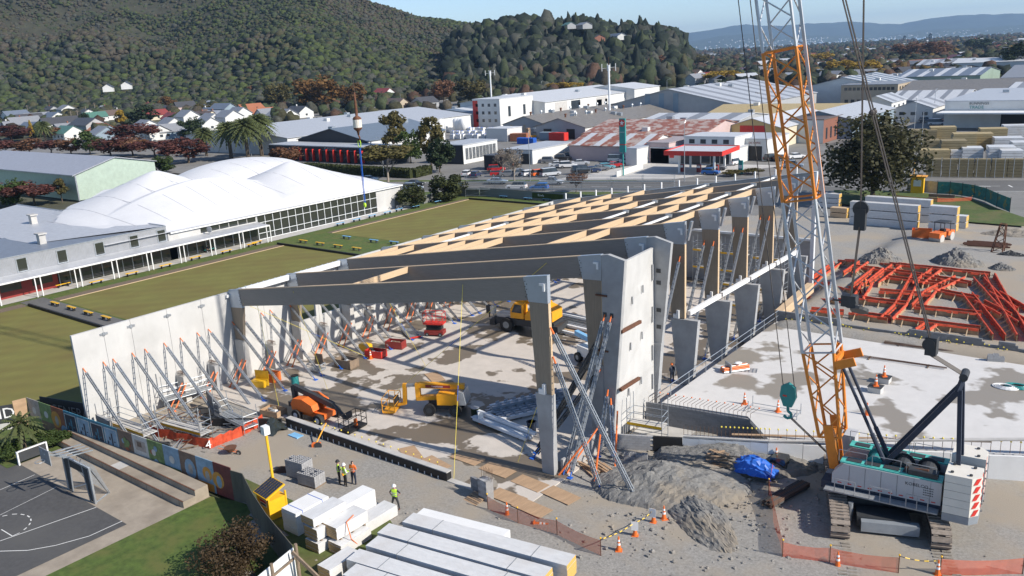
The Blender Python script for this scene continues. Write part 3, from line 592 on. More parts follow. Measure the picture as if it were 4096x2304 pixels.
mb.f += [(j * g + i, j * g + i + 1, (j + 1) * g + i + 1, (j + 1) * g + i) for j in range(g - 1) for i in range(g - 1)]; mb.m += [0] * 64; mb.wo('plastic_sheet', 'black', t, True)
t = thing('insulated_wall', 'white insulation boards lining the slab edge beside the crane', 'wall', (-20, 51, 0)); a = Vector((-24.65, 48.63, 0)); b = Vector((fr0.x, fr0.y, 0)); e = fr2
for k in range(16):
    q0, q1 = (a.lerp(b, k / 5), a.lerp(b, (k + 1) / 5)) if k < 5 else (b.lerp(e, (k - 5) / 11), b.lerp(e, (k - 4) / 11)); zt0 = 1.2 + .45 * min(1, k / 5); d = (q1 - q0) * .006
    MB().ext([(q0.x + d.x, q0.y + d.y, -.5), (q1.x - d.x, q1.y - d.y, -.5), (q1.x - d.x, q1.y - d.y, zt0 + .05), (q0.x + d.x, q0.y + d.y, zt0)], (-.06, .16, 0)).wo('board', 'white', t)
MB().bar(a + Vector((0, .15, 1.3)), b + Vector((0, .15, 1.75)), .3, .1).bar(b + Vector((0, .15, 1.75)), e + Vector((0, .15, 1.75)), .3, .1).wo('coping', 'concrete', t)
# starter bars with yellow caps: each bar a part of its wall
st = thing('starter_bars', 'row of capped rebar starters standing along the slab edge', 'rebar', (-14, 54, 1.2)); bar = MB().cyl((0, 0, 0), (0, 0, .75), .016, n=4).mesh('starter_bar', 'rust_bar'); capm = MB().sph((0, 0, .78), .065, 6, 4).mesh('safety_cap', 'yellow_pale')
for k in range(64):
    p = a.lerp(b, k / 20) if k < 20 else b.lerp(e, (k - 20) / 44); o = link(bar, 'starter_bar', st); o.location = (p.x + 14, p.y + .2 - 54, .1 + .5 * min(1, k / 20))
    if k > 8: c = link(capm, 'safety_cap', o)
MB().bar(a + Vector((3, 1.3, 1.7)), b + Vector((12, 5.6, 2.5)), .22, .05).solo('timber_rail', 'long timber board tied along the starter bars by the crane', 'board', 'plywood')
st = thing('bent_starter_bars', 'row of bent rebar starters with orange caps over the dark block wall', 'rebar', (-25.5, 52.4, UZS))
bent = MB().tube([(0, 0, 0), (0, -.05, .35), (.5, .25, .75)], .016, 4).mesh('bent_bar', 'rust_bar'); capo = MB().sph((.5, .25, .77), .06, 6, 4).mesh('safety_cap', 'orange')
for k in range(26):
    o = link(bent, 'bent_bar', st); o.location = (-3.6 + k * .3, -.45 + k * .04, .03)
    if k % 2: link(capo, 'safety_cap', o)
# yellow-dotted bars in the yard wall
mb = MB()
for k in range(60): mb.sph((-27.5 + random.random() * 25, 74.85, UZS + random.uniform(.2, .8)), .06, 5, 3)
tag(mb.ob('bar_caps', 'yellow_pale'), 'scatter of yellow bar caps on the yard block wall', 'caps', kind='stuff')
# handrail along the open slab edge
t = thing('edge_handrail', 'scaffold-tube handrail along the open edge of the upper slab', 'handrail', (-28.1, 64, UZS))
for k in range(8): MB().cyl((-28.1, 53.5 + k * 3, UZS), (-28.1, 53.5 + k * 3, UZS + 1.1), .03, n=5).wo('post', 'galv', t)
for z in (.55, 1.05): MB().cyl((-28.1, 53, UZS + z), (-28.1, 75, UZS + z), .03, n=5).wo('rail', 'galv', t)
MB().ext([(-28.6, 75.4, UZS), (-27.9, 75.4, UZS), (-27.9, 84, UZS + .6), (-28.6, 84, UZS + .6)], (0, 0, .9)).solo('pale_board', 'pale timber shutter board beside the last concrete fin', 'board', 'timber')
# ---- orange-netted foundation formwork
def formwork(pts, label, wdt=.95, h=.6):
    q = [PG(*p, up=h) for p in pts]
    t = thing('formwork_beam', label, 'formwork', q[0], group='orange netted formwork beams')
    for A_, B_ in zip(q, q[1:]):
        d = (B_ - A_); L = d.length; u = d / L; n = Vector((-u.y, u.x, 0)); zA = Vector((0, 0, 1))
        for s in (-1, 1):
            MB().bar(A_ + n * s * wdt / 2 + zA * h / 2, B_ + n * s * wdt / 2 + zA * h / 2, .05, h).wo('side_board', 'plywood', t)
            mb = MB(); m = max(2, int(L / .8))                       # netting draped over each board
            for i in range(m):
                p0 = A_.lerp(B_, i / m); p1 = A_.lerp(B_, (i + 1) / m); w0 = .08 + random.uniform(0, .1); hh = h + .03 + random.uniform(0, .04); do, di = random.uniform(.1, .24), random.uniform(.4, .58); dr, d2 = (do, di) if s > 0 else (di, do)
                c0 = n * s * wdt / 2
                mb.add([p0 + c0 + n * w0 + zA * (hh - dr), p1 + c0 + n * w0 + zA * (hh - dr), p1 + c0 + n * .05 + zA * hh, p0 + c0 + n * .05 + zA * hh, p1 + c0 - n * .05 + zA * hh, p0 + c0 - n * .05 + zA * hh, p1 + c0 - n * w0 + zA * (hh - d2), p0 + c0 - n * w0 + zA * (hh - d2)], [(0, 1, 2, 3), (3, 2, 4, 5), (5, 4, 6, 7)])
            mb.wo('netting', 'orange_net', t)
        for i in range(int(L / 1.3)):
            c = A_ + u * (i * 1.3 + .6); s = -1 if n.y > 0 else 1
            MB().bar(c + n * s * wdt / 2 + zA * h * .9, c + n * s * (wdt / 2 + .7), .06, .09).bar(c + n * s * (wdt / 2 + .09), c + n * s * (wdt / 2 + .09) + zA * h, .05, .09).wo('brace', 'timber', t)
        for i in range(int(L / .9)): MB().cyl(A_ + u * (i * .9 + .3) - n * wdt * .35 + zA * .45, A_ + u * (i * .9 + .5) + n * wdt * .35 + zA * .45, .02, n=4).wo('rebar_tie', 'rust_bar', t)
        for s in (-.25, .25): MB().cyl(A_ + n * s + zA * .5, B_ + n * s + zA * .5, .03, n=4).wo('rebar', 'rust_bar', t)
    return t
FW = [([(3, 1, 740, 1162), (3, 1, 1300, 1205), (3, 1, 2230, 1300)], 'long orange formwork beam at the far edge of the foundation pit'), ([(3, 1, 2230, 1300), (3, 2, 2576, 480)], 'outer diagonal orange formwork beam on the yard side'),
      ([(3, 2, 2000, 40), (3, 2, 2330, 470)], 'inner diagonal orange formwork beam meeting the stepped block wall'), ([(3, 1, 2120, 1340), (3, 2, 2470, 270), (3, 2, 2576, 330)], 'middle diagonal orange formwork beam'),
      ([(3, 1, 860, 1225), (3, 1, 1420, 1290), (3, 1, 2030, 1390)], 'second orange formwork beam from the far gravel heaps'), ([(3, 2, 260, 85), (3, 2, 730, 112)], 'short orange formwork beam behind the crane boom by the slab corner'),
      ([(3, 2, 930, 95), (3, 2, 1400, 152)], 'orange formwork beam in the middle with pale timber stakes'), ([(3, 2, 1480, 180), (3, 2, 2150, 252)], 'orange formwork beam with a bowed net along its top'),
      ([(3, 2, 830, 235), (3, 2, 1220, 292)], 'orange formwork beam just behind the block wall, boom side'), ([(3, 2, 1300, 292), (3, 2, 2130, 402)], 'long orange formwork beam just behind the block wall'),
      ([(3, 1, 1500, 1300), (3, 2, 1330, 165), (3, 2, 1190, 300)], 'orange cross formwork running down to the block wall'), ([(3, 1, 1110, 1245), (3, 1, 890, 1420)], 'orange cross formwork between the far rows'),
      ([(3, 1, 700, 1185), (3, 1, 490, 1330), (3, 2, 330, 60)], 'slanting orange formwork beam beside the last fins'), ([(3, 1, 1930, 1330), (3, 2, 1640, 20), (3, 2, 1500, 175)], 'orange cross formwork near the stepped wall end'), ([(3, 2, 2130, 120), (3, 2, 2400, 260)], 'short doubled orange formwork beam among the diagonals'),
      ([(3, 2, 430, 210), (3, 2, 760, 235)], 'orange formwork beam half hidden behind the boom foot section'), ([(3, 1, 1000, 1395), (3, 2, 900, 100)], 'short orange cross formwork under the pulley block')]
FW += [([(3, 1, 1180, 1330), (3, 1, 1760, 1400)], 'third orange formwork row, boom half'), ([(3, 1, 960, 1180), (3, 1, 800, 1290)], 'short cross formwork below the far row, boom end'), ([(3, 1, 1290, 1215), (3, 1, 1060, 1390)], 'slanting cross formwork in the far rows'), ([(3, 1, 1700, 1250), (3, 1, 1500, 1400)], 'slanting cross formwork behind the bowed net'), ([(3, 2, 1120, 20), (3, 2, 1640, 60)], 'orange formwork row above the middle stakes'), ([(3, 2, 1720, 20), (3, 2, 2100, 90)], 'orange formwork row with doubled nets by the diagonals'), ([(3, 2, 2280, 30), (3, 2, 2576, 200)], 'outermost orange formwork at the frame edge'), ([(3, 1, 560, 1390), (3, 2, 900, 20)], 'orange formwork row running behind the boom'), ([(3, 2, 1640, 350), (3, 2, 1540, 420)], 'stub formwork at the first wall step')]
for p, l in FW: formwork(p, l)
# ---- things lying on the upper slab
def cone(p, label, group='traffic cones', h=.9, mat_=True):
    t = thing('traffic_cone', label, 'traffic cone', p, random.random(), group)
    MB().box(-.19, .19, -.19, .19, 0, .05).ob('base', 'orange', t); MB().lathe([(.15, .05), (.1, .35), (.1, .35), (.035, h)], 10).ob('body', 'orange', t)
    MB().lathe([(.107, .38), (.092, .5)], 10).ob('stripe', 'white', t); MB().lathe([(.078, .6), (.06, .72)], 10).ob('stripe', 'white', t)
    return t
cone(P(2, 2, 2340, 1168, UZS), 'traffic cone on the upper slab above the dark block wall'); cone(P(3, 2, 100, 1245, UZS), 'traffic cone on the upper slab behind the teal hook block')
for k, (q, lab) in enumerate((((3, 2, 1085, 985), 'traffic cone standing on the nearer pale block on the upper slab'), ((3, 2, 1168, 890), 'traffic cone standing on the farther pale block on the upper slab'))):
    p = P(*q, UZS + .45); cone(p, lab); MB().box(p.x - .45, p.x + .45, p.y - .4, p.y + .4, UZS, UZS + .43).box(p.x - .5, p.x + .5, p.y - .45, p.y + .45, UZS + .43, UZS + .448, 1).solo('ballast_block', 'white concrete ballast block under the %s cone' % ('nearer', 'farther')[k], 'block', ['concrete_white', 'charcoal'], 'ballast blocks')
cone(P(3, 2, 995, 1275, UZS), 'traffic cone half hidden behind the crane boom on the slab')
cone(P(3, 3, 125, 165, .9), 'traffic cone on the gravel bank at the insulation boards'); cone(P(3, 3, 82, 285, .5), 'traffic cone at the top of the orange net by the rebar bundle')
for (q, lab, n) in (((2, 2, 2240, 830), 'bundle of short orange tubes strapped on the upper slab', 14),):
    p = P(*q, UZS); t = thing('tube_bundle', lab, 'tubes', p, .9)
    for i in range(n): MB().cyl((-1.1, -.35 + (i % 5) * .16, .1 + i // 5 * .15), (1.1, -.35 + (i % 5) * .16, .1 + i // 5 * .15), .07, n=6).ob('tube', 'orange' if i % 3 else 'galv', t)
    MB().box(-.6, -.5, -.5, .5, 0, .75).ob('strap', 'galv', t); MB().sph((.3, 0, .6), (.35, .25, .1), 8, 4).ob('rag', 'white', t)
p = P(2, 2, 2370, 830, UZS); t = thing('mesh_offcut', 'small grey steel grid panel lying beside the orange tubes', 'grid', p, .3)
for k in range(6): MB().box(-.7 + k * .28, -.66 + k * .28, -.4, .4, .02, .05).ob('bar', 'galv', t)
for k in range(4): MB().box(-.7, .75, -.4 + k * .26, -.36 + k * .26, .05, .07).ob('bar', 'galv', t)
def barlot(q0, q1, label, n=6, z=UZS):
    a, b = P(*q0, z), P(*q1, z); t = thing('rebar_lot', label, 'rebar', a); d = (b - a); nn = Vector((-d.y, d.x, 0)).normalized()
    for i in range(n): MB().cyl(a + nn * (i - n / 2) * .09 + Vector((0, 0, .12 + .04 * (i % 2))), b + nn * ((i - n / 2) * .09 + random.uniform(-.15, .15)) + Vector((0, 0, .12 + .04 * (i % 2))), .025, n=4).wo('rod', 'rust_bar', t)
    for f in (.15, .8): c = a.lerp(b, f); MB().bar(c - nn * .4 + Vector((0, 0, .04)), c + nn * .4 + Vector((0, 0, .04)), .1, .08).wo('bearer', 'old_timber', t)
barlot((3, 2, 1170, 555), (3, 2, 2200, 680), 'long rusty reinforcing rods lying along the stepped block wall', 9); barlot((3, 2, 890, 690), (3, 2, 1800, 820), 'thin rusty rods lying across the wet patch on the upper slab', 4)
def blockstack(p, rz, label, nx, ny, nz, m='block', pallet=True, hole=.35, miss=.25, group='stacks of concrete blocks'):
    t = thing('block_stack', label, 'blocks', p, rz, group); z0 = 0
    if pallet:
        for k in range(5): MB().box(-nx * .2, nx * .2, -ny * .1 + k * ny * .05, -ny * .1 + .1 + k * ny * .05, .1, .13).ob('pallet_board', 'old_timber', t)
        for k in range(3): MB().box(-nx * .2 + k * nx * .185, -nx * .2 + .09 + k * nx * .185, -ny * .1, ny * .1, 0, .1).ob('bearer', 'old_timber', t)
        z0 = .13
    me = MB(); me.box(0, .39, 0, .03, 0, .19).box(0, .39, .16, .19, 0, .19).box(0, .03, .03, .16, 0, .19).box(.36, .39, .03, .16, 0, .19).box(.18, .21, .03, .16, 0, .19); me = me.mesh('block', m)
    for k in range(nz):
        for j in range(ny):
            for i in range(nx):
                if k == nz - 1 and random.random() < miss: continue
                o = link(me, 'block', t); o.location = (-nx * .2 + i * .4, -ny * .1 + j * .2, z0 + k * .2); 
    return t
blockstack(P(3, 2, 2290, 735, UZS), .3, 'small pile of grey blocks at the stepped wall end', 3, 2, 3, pallet=False)
for q, lab, m in (((3, 2, 2390, 1000), 'white hose coiled on the upper slab', 'white'), ((3, 2, 2510, 995), 'green rope coiled beside the white hose', 'teal')):
    p = P(*q, UZS); mb = MB()
    for k in range(4): mb.tube([(p.x + (.85 - k * .13) * math.cos(i * .4), p.y + (.6 - k * .1) * math.sin(i * .4), UZS + .04 + k * .03) for i in range(17)], .05, 5)
    mb.solo('hose_coil', lab, 'hose', m, group='coils on the slab')
mb = MB()
for k in range(40): x, y = P(3, 2, 300, 400, UZS)[:2]; mb.bar((x + random.uniform(-1.2, 1.2), y + random.uniform(-.4, .4), UZS + .04), (x + random.uniform(-1.2, 1.2), y + random.uniform(-.4, .4), UZS + .15), .05)
tag(mb.ob('tie_wire_heap', 'rust'), 'loose heap of rusty tie wire on the slab corner', 'wire', kind='stuff')
# ================================================================ crawler crane
def lattice(mb, a, b, w0, w1, d0, d1, bay, rc, rb, side=None, mi=0):
    a = Vector(a); b = Vector(b); u = (b - a).normalized(); s = (side or Vector((0, 1, 0))); s = (s - u * s.dot(u)).normalized(); f = u.cross(s); L = (b - a).length; n = max(1, round(L / bay))
    def cn(k, i): q = k / n; w = w0 + (w1 - w0) * q; d = d0 + (d1 - d0) * q; sg = ((1, 1), (1, -1), (-1, -1), (-1, 1))[i]; return a + u * L * q + s * w / 2 * sg[0] + f * d / 2 * sg[1]
    for i in range(4):
        mb.cyl(cn(0, i), cn(n, i), rc, n=7, mi=mi)
        j = (i + 1) % 4
        for k in range(n): p, q = (i, j) if k % 2 else (j, i); mb.cyl(cn(k, p), cn(k + 1, q), rb, n=5, mi=mi, cap=False)
        mb.cyl(cn(0, i), cn(0, j), rb * 1.2, n=5, mi=mi); mb.cyl(cn(n, i), cn(n, j), rb * 1.2, n=5, mi=mi)
    return mb
CC = Vector((-11.4, 48.1, 0)); CAZ = R(184.5)
mat('crane_white', (.5, .5, .51), .4, .04, 1.); mat('crane_cream', (.74, .70, .62), .5, .06, 1.5); mat('crane_orange', (.72, .24, .03), .45, .1, 2.); mat('boom_grey', (.55, .57, .59), .4, .1, 2., metal=.2); mat('track_mud', (.27, .225, .185), .9, .25, 4., bump=.4); mat('rope', (.07, .06, .055), .6, .2, 5.)
crane = thing('crawler_crane', 'big crawler crane with orange and grey lattice boom and white counterweight', 'crane', CC, CAZ)
U_ = Vector((math.cos(CAZ), math.sin(CAZ), 0)); V_ = Vector((-U_.y, U_.x, 0))
def W(u, v, z): return CC + U_ * u + V_ * v + Vector((0, 0, z))          # crane axes -> place
# tracks (stand at another angle than the house)
TD = Vector((-.36, .933, 0)).normalized(); TN = Vector((TD.y, -TD.x, 0)); TC = Vector((-11.6, 48.5, 0))
shoe = None
for s in (-1, 1):
    c = TC + TN * s * 2.55; M = Matrix((( TD.x, TN.x, 0, c.x), (TD.y, TN.y, 0, c.y), (0, 0, 1, 0), (0, 0, 0, 1)))
    mb = MB(); mb.box(-3.4, 3.4, -.3, .3, .3, .95, M=M).cyl(M @ Vector((-3.7, -.35, .6)), M @ Vector((-3.7, .35, .6)), .5, n=12).cyl(M @ Vector((3.7, -.35, .6)), M @ Vector((3.7, .35, .6)), .5, n=12); tr = mb.wo('track', 'charcoal', crane)
    path = []
    L1, r = 3.7, .58; per = 4 * L1 + 2 * math.pi * r; ns = 52
    for k in range(ns):
        q = k * per / ns
        if q < 2 * L1: x, z, an = -L1 + q, .02, 0
        elif q < 2 * L1 + math.pi * r: th = (q - 2 * L1) / r; x, z, an = L1 + r * math.sin(th), .6 - r * math.cos(th), th
        elif q < 4 * L1 + math.pi * r: x, z, an = L1 - (q - 2 * L1 - math.pi * r), .6 + r, math.pi
        else: th = (q - 4 * L1 - math.pi * r) / r; x, z, an = -L1 - r * math.sin(th), .6 + r * math.cos(th), math.pi + th
        MM = M @ Matrix.Translation((x, 0, z)) @ Matrix.Rotation(-an, 4, 'Y')
        MB().box(-.15, .13, -.5, .5, -.05, .06, M=MM).box(.0, .13, -.5, .5, -.1, -.05, M=MM).box(.13, .2, -.42, -.18, -.05, .05, M=MM).box(.13, .2, .18, .42, -.05, .05, M=MM).wo('track_shoe', 'track_mud', tr)
mb = MB(); M = Matrix(((TD.x, TN.x, 0, TC.x), (TD.y, TN.y, 0, TC.y), (0, 0, 1, 0), (0, 0, 0, 1)))
mb.box(-1.3, 1.3, -2.3, 2.3, .55, 1.15, M=M).cyl(M @ Vector((0, 0, 1.1)), M @ Vector((0, 0, 1.55)), 1.2, n=20).box(-3.0, -1.7, -1.6, 1.2, .3, .95, M=M).wo('carbody', 'charcoal', crane)
MB().cyl(M @ Vector((-2.3, -1.9, .3)), M @ Vector((-2.3, -1.9, 1.4)), .14, n=10).wo('jack_cylinder', 'galv', crane)
MB().box(-3.4, -2.9, -1.4, 1.6, .25, .85, M=M).wo('carbody_weight', 'steel_grey', crane)
# house
def bx(u0, u1, v0, v1, z0, z1, name, m, par=crane, b=None): return MB().add([W(u, v, z) for z in (z0, z1) for u, v in ((u0, v0), (u1, v0), (u1, v1), (u0, v1))], [(0, 3, 2, 1), (4, 5, 6, 7), (0, 1, 5, 4), (1, 2, 6, 5), (2, 3, 7, 6), (3, 0, 4, 7)]).wo(name, m, par)
bx(-3.2, 3.2, -1.55, 1.55, 1.55, 2.0, 'deck', 'navy')
for s in (-1, 1):
    nd = MB()
    for v in (1.62, .75): pass
    side = MB().ext([W(-3.15, s * .75, 2.0), W(2.6, s * .75, 2.0), W(2.6, s * .75, 2.6), W(2.0, s * .75, 3.35), W(-3.15, s * .75, 3.35)], V_ * s * .85).wo('engine_house' if s > 0 else 'machinery_house', 'crane_white', crane)
    for k in range(6): u = -2.6 + k * .85; MB().box(0, .02, 0, 0, 0, 0) if 0 else MB().bar(W(u, s * 1.605, 2.05), W(u, s * 1.605, 3.3), .015, .012).wo('panel_seam', 'charcoal', side)
    for k in range(10): u = -2.9 + k * .55; MB().bar(W(u, s * 1.607, 2.13), W(u + .22, s * 1.607, 2.13), .012, .06).wo('reflector', 'red', side)
    for k in range(24): u = -2.75 + (k % 6) * .09; z = 2.45 + k // 6 * .14; MB().bar(W(u, s * 1.607, z), W(u + .05, s * 1.607, z + .05), .012, .04).wo('vent', 'charcoal', side)
    bx(-3.15, 2.2, s * .78, s * 1.55, 3.36, 3.44, 'walkway', 'mint')
    for k in range(5): bx(-2.9 + k * 1.0, -2.1 + k * 1.0, s * .9, s * 1.35, 3.445, 3.48, 'tread_plate', 'charcoal')
    bx(-3.1, 2.9, s * 1.6, s * 2.2, 1.72, 1.8, 'catwalk', 'galv_dull')
    for k in range(3):
        u = -2.6 + k * 1.9; MB().tube([W(u, s * 2.2, 1.75), W(u, s * 2.2, 2.6), W(u + 1.1, s * 2.2, 2.6), W(u + 1.1, s * 2.2, 1.75)], .025, 5).tube([W(u + .55, s * 2.2, 1.75), W(u + .55, s * 2.2, 2.6)], .02, 5).wo('handrail', 'galv', crane)
    for k in range(3):
        u = -2.8 + k * 1.8; MB().tube([W(u, s * 1.4, 3.4), W(u, s * 1.4, 4.1), W(u + 1.5, s * 1.4, 4.1), W(u + 1.5, s * 1.4, 3.4)], .02, 5).wo('handrail', 'galv', crane)
bx(-3.0, 1.2, -.72, .72, 2.0, 2.9, 'winch_deck', 'charcoal')
for k, u in enumerate((-2.2, -.9, .5)): MB().cyl(W(u, -.6, 3.1), W(u, .6, 3.1), .45, n=14).cyl(W(u, -.66, 3.1), W(u, -.6, 3.1), .6, n=14).cyl(W(u, .6, 3.1), W(u, .66, 3.1), .6, n=14).wo('winch_drum', 'teal' if k == 2 else 'charcoal', crane)
bx(-2.9, -1.4, .9, 1.5, 3.48, 3.75, 'exhaust_box', 'charcoal'); MB().cyl(W(-1.2, 1.1, 3.6), W(-2.4, 1.2, 3.75), .1, n=8).wo('exhaust_pipe', 'rust', crane)
cabm = MB().ext([W(2.1, -2.85, 1.8), W(3.7, -2.85, 1.8), W(3.8, -2.85, 2.6), W(3.2, -2.85, 3.6), W(2.1, -2.85, 3.6)], V_ * 1.1).wo('cab', 'crane_white', crane)
MB().ext([W(2.3, -2.88, 2.4), W(3.5, -2.88, 2.4), W(3.1, -2.88, 3.4), W(2.3, -2.88, 3.4)], V_ * .02).wo('cab_window', 'win', cabm)
# counterweight stacks: two towers of slabs with hazard chevrons
for s in (-1, 1):
    for k in range(6):
        z0 = 1.5 + k * .46; MB().ext([W(-3.3, s * .55, z0), W(-3.3, s * 2.15, z0), W(-4.6, s * 2.15, z0), W(-5.0, s * 1.7, z0), W(-5.0, s * .55, z0)], Vector((0, 0, .44))).wo('counterweight_slab', 'crane_cream' if k else 'steel_grey', crane)
        if k:
            for j, (va, vb) in enumerate(((1.08, 1.35),)):
                MB().add([W(-5.006, s * .62, z0 + .05), W(-5.006, s * .95, z0 + .05), W(-5.006, s * 1.3, z0 + .4), W(-5.006, s * .9, z0 + .4)], [(0, 1, 2, 3)]).wo('chevron', 'red', crane)
            a_, b_ = W(-4.606, s * 2.156, z0), W(-5.006, s * 1.706, z0); ch = MB().add([a_.lerp(b_, .15) + Vector((0, 0, .05)), a_.lerp(b_, .6) + Vector((0, 0, .05)), a_.lerp(b_, .98) + Vector((0, 0, .4)), a_.lerp(b_, .5) + Vector((0, 0, .4))], [(0, 1, 2, 3)]); ch.v = [tuple(Vector(p) - U_ * .012 + V_ * s * .012) for p in ch.v]; ch.wo('chevron', 'red', crane)
        for u in (-3.5, -4.4): MB().box(-.0, .0, 0, 0, 0, 0) if 0 else MB().cyl(W(-5.02, s * (.62 + (u + 3.5) * 0), z0 + .22), W(-5.08, s * .62, z0 + .22), .05, n=6).wo('pin', 'galv', crane)
    for u, v in ((-3.6, .8), (-4.6, .8), (-3.6, 1.8), (-4.5, 1.8)): MB().cyl(W(u, s * v, 4.26), W(u, s * v, 4.33), .09, n=6).wo('lifting_lug', 'charcoal', crane)
bx(-4.9, -3.3, -.5, .5, 2.0, 3.6, 'counterweight_tray', 'charcoal')
# gantry
GT = W(-3.6, 0, 9.2)
for s in (-.75, .75):
    MB().bar(W(.3, s, 2.9), W(-3.4, s * .7, 8.4), .2, .28).bar(W(-3.4, s * .7, 8.4), GT + V_ * s * .4, .18, .26).wo('gantry_leg', 'navy', crane); MB().bar(W(-3.9, s, 2.2), W(-3.5, s * .7, 8.5), .18, .22).wo('gantry_strut', 'navy', crane)
MB().cyl(GT - V_ * .5, GT + V_ * .5, .22, n=14).wo('gantry_sheave', 'charcoal', crane)
# boom
B0 = W(2.7, 0, 2.4)
def boom_dir():                                     # rake found from where the boom leaves the frame
    v = ray(3112, 0); o = Vector((0, 0, CAM_H)); n = V_; t = n.dot(B0 - o) / n.dot(v); p = o + v * t; return (p - B0).normalized()
BD = boom_dir()
def bz(z): return B0 + BD * ((z - B0.z) / BD.z)
BF = MB()
for s in (-.55, .55): BF.bar(B0 + V_ * s, bz(5.2) + V_ * s * 1.5, .12, .55, up=U_)
BF.bar(B0 + BD * .6, bz(4.6), 1.1, .2, up=U_).wo('boom_foot', 'crane_orange', crane)
lattice(MB(), bz(4.4), bz(9.6), 1.5, 1.75, 1.2, 1.75, 1.3, .1, .05, V_).wo('boom_lattice', 'crane_orange', crane)
MB().bar(bz(9.0) - U_ * .9 - V_ * .9, bz(9.4) - U_ * 2.0 - V_ * .9, .14, .5).bar(bz(9.2) - U_ * .9 - V_ * .9, bz(9.2) - U_ * .9 + V_ * .9, .2, .3).bar(bz(9.0) - U_ * .9 + V_ * .9, bz(9.4) - U_ * 2.0 + V_ * .9, .14, .5).bar(bz(8.6) - U_ * .6 - V_ * .9, bz(9.8) - U_ * .6 - V_ * .9, .5, .2).wo('backstop_bracket', 'crane_orange', crane)
lattice(MB(), bz(9.6), bz(18.4), 1.8, 1.8, 1.8, 1.8, 1.5, .1, .045, V_).wo('boom_lattice', 'boom_grey', crane)
lattice(MB(), bz(18.4), bz(26.6), 1.8, 1.8, 1.8, 1.8, 1.45, .1, .05, V_).wo('boom_lattice', 'crane_orange', crane)
lattice(MB(), bz(26.6), bz(48), 1.8, 1.8, 1.8, 1.8, 1.6, .09, .045, V_).wo('boom_lattice', 'boom_grey', crane)
MB().bar(bz(10) - U_ * 1.05 - V_ * .3, bz(47) - U_ * 1.05 - V_ * .3, .16, .1, up=V_).wo('ladder_rail', 'boom_grey', crane)
BT = bz(48)
for s in (-.5, .5): MB().cyl(W(-.2, s, 3.), bz(8.8) - U_ * 1.2 + V_ * s, .1, n=8).cyl(W(-.2, s, 3.), W(-.2, s, 3.).lerp(bz(8.8) - U_ * 1.2 + V_ * s, .35), .14, n=8).wo('backstop', 'navy', crane)
# jib above the frame and the mast
JT = Vector((-49.8, 44.7, 62)); lattice(MB(), BT, JT, 1.5, .8, 1.4, .8, 1.8, .07, .035, V_).wo('jib_lattice', 'boom_grey', crane)
MT_ = BT - U_ * 9 + Vector((0, 0, 6)); MB().bar(BT, MT_, .5, .5).wo('jib_mast', 'boom_grey', crane)
def rope(pts, r=.03, name='rope', par=crane): return MB().tube(pts, r, 5).wo(name, 'rope', par)
# pendants: head of boom -> sheave block -> gantry
UB = UZ(3722, 1372, 0); PB = PY(3, 2, 1650, 560, CC.y - .6)
for s in (-.22, .22):
    q = PB + V_ * s; rope([BT - U_ * .8 + V_ * s * 2, q], .045)
    for k in range(2): f = .45 + .22 * k; c = (BT - U_ * .8 + V_ * s * 2).lerp(q, f); MB().sph(c, .16, 8, 5).wo('pendant_link', 'rope', crane)
MB().box(PB.x - .28, PB.x + .28, PB.y - .3, PB.y + .3, PB.z - .6, PB.z + .4).cyl((PB.x - .1, PB.y - .34, PB.z), (PB.x - .1, PB.y + .34, PB.z), .33, n=12).wo('sheave_block', 'charcoal', crane)
for k in range(6): rope([PB + V_ * (-.25 + k * .1) - Vector((0, 0, .6)), GT + V_ * (-.25 + k * .1)], .032)
# hanging jib tackle
T1 = PY(3, 1, 935, 650, CC.y); T0 = T1 + Vector((0, 0, 30)); T2 = PY(3, 2, 830, 130, CC.y)
MB().cyl(T1 - V_ * .12, T1 + V_ * .12, .42, n=16).box(T1.x - .3, T1.x + .3, T1.y - .16, T1.y + .16, T1.z - 1.2, T1.z).wo('tackle_block', 'charcoal', crane)
for s in (-.1, .1): rope([T0 + V_ * s + U_ * 1.2, T1 + V_ * s], .03)
for k in range(5): rope([T1 + V_ * (-.2 + k * .1) - Vector((0, 0, 1.)), T2 + V_ * (-.2 + k * .1)], .03)
MB().cyl(T2 - V_ * .3, T2 + V_ * .3, .36, n=14).box(T2.x - .45, T2.x + .35, T2.y - .3, T2.y + .3, T2.z - .3, T2.z + .35).cyl(T2 + Vector((.5, 0, -.55)), T2 + Vector((.5, .1, -.4)), .5, n=14).wo('lower_sheaves', 'charcoal', crane); rope([T2, bz(T2.z) - U_ * .9], .06)
# hook block tied back to the carbody
HK = P(3, 2, 205, 1075, 6.2)
hk = thing('hook_block', 'teal crane hook block hanging on two ropes, tied back to the crane', 'hook block', HK - Vector((0, 0, 1.6)))
MB().ext([HK + Vector(p) for p in ((-.42, -.12, .55), (-.5, -.12, -.1), (-.25, -.12, -.75), (.25, -.12, -.75), (.5, -.12, -.1), (.42, -.12, .55), (0, -.12, .8))], (0, .24, 0)).wo('cheek', 'teal', hk)
MB().tube([HK + Vector(p) for p in ((0, 0, -.75), (0, 0, -1.05), (.22, 0, -1.2), (.2, 0, -1.45), (-.05, 0, -1.55), (-.25, 0, -1.4))], .09, 7).wo('hook', 'teal', hk)
MB().box(HK.x - .3, HK.x - .05, HK.y - .135, HK.y - .12, HK.z - .1, HK.z).wo('label_plate', 'red', hk)
HT = PY(2, 0, 2330, 0, CC.y); HT2 = HT + (HT - HK).normalized() * 16
for s in (-.35, .35): rope([HK + Vector((s, 0, .6)), HT2 + Vector((s, 0, 0))], .028, 'hoist_rope', hk)
for s in (0, .14): rope([HK + Vector((.05 + s, 0, -1.4)), W(2.7, -.8 - s, 2.0)], .035, 'tie_rope', hk)
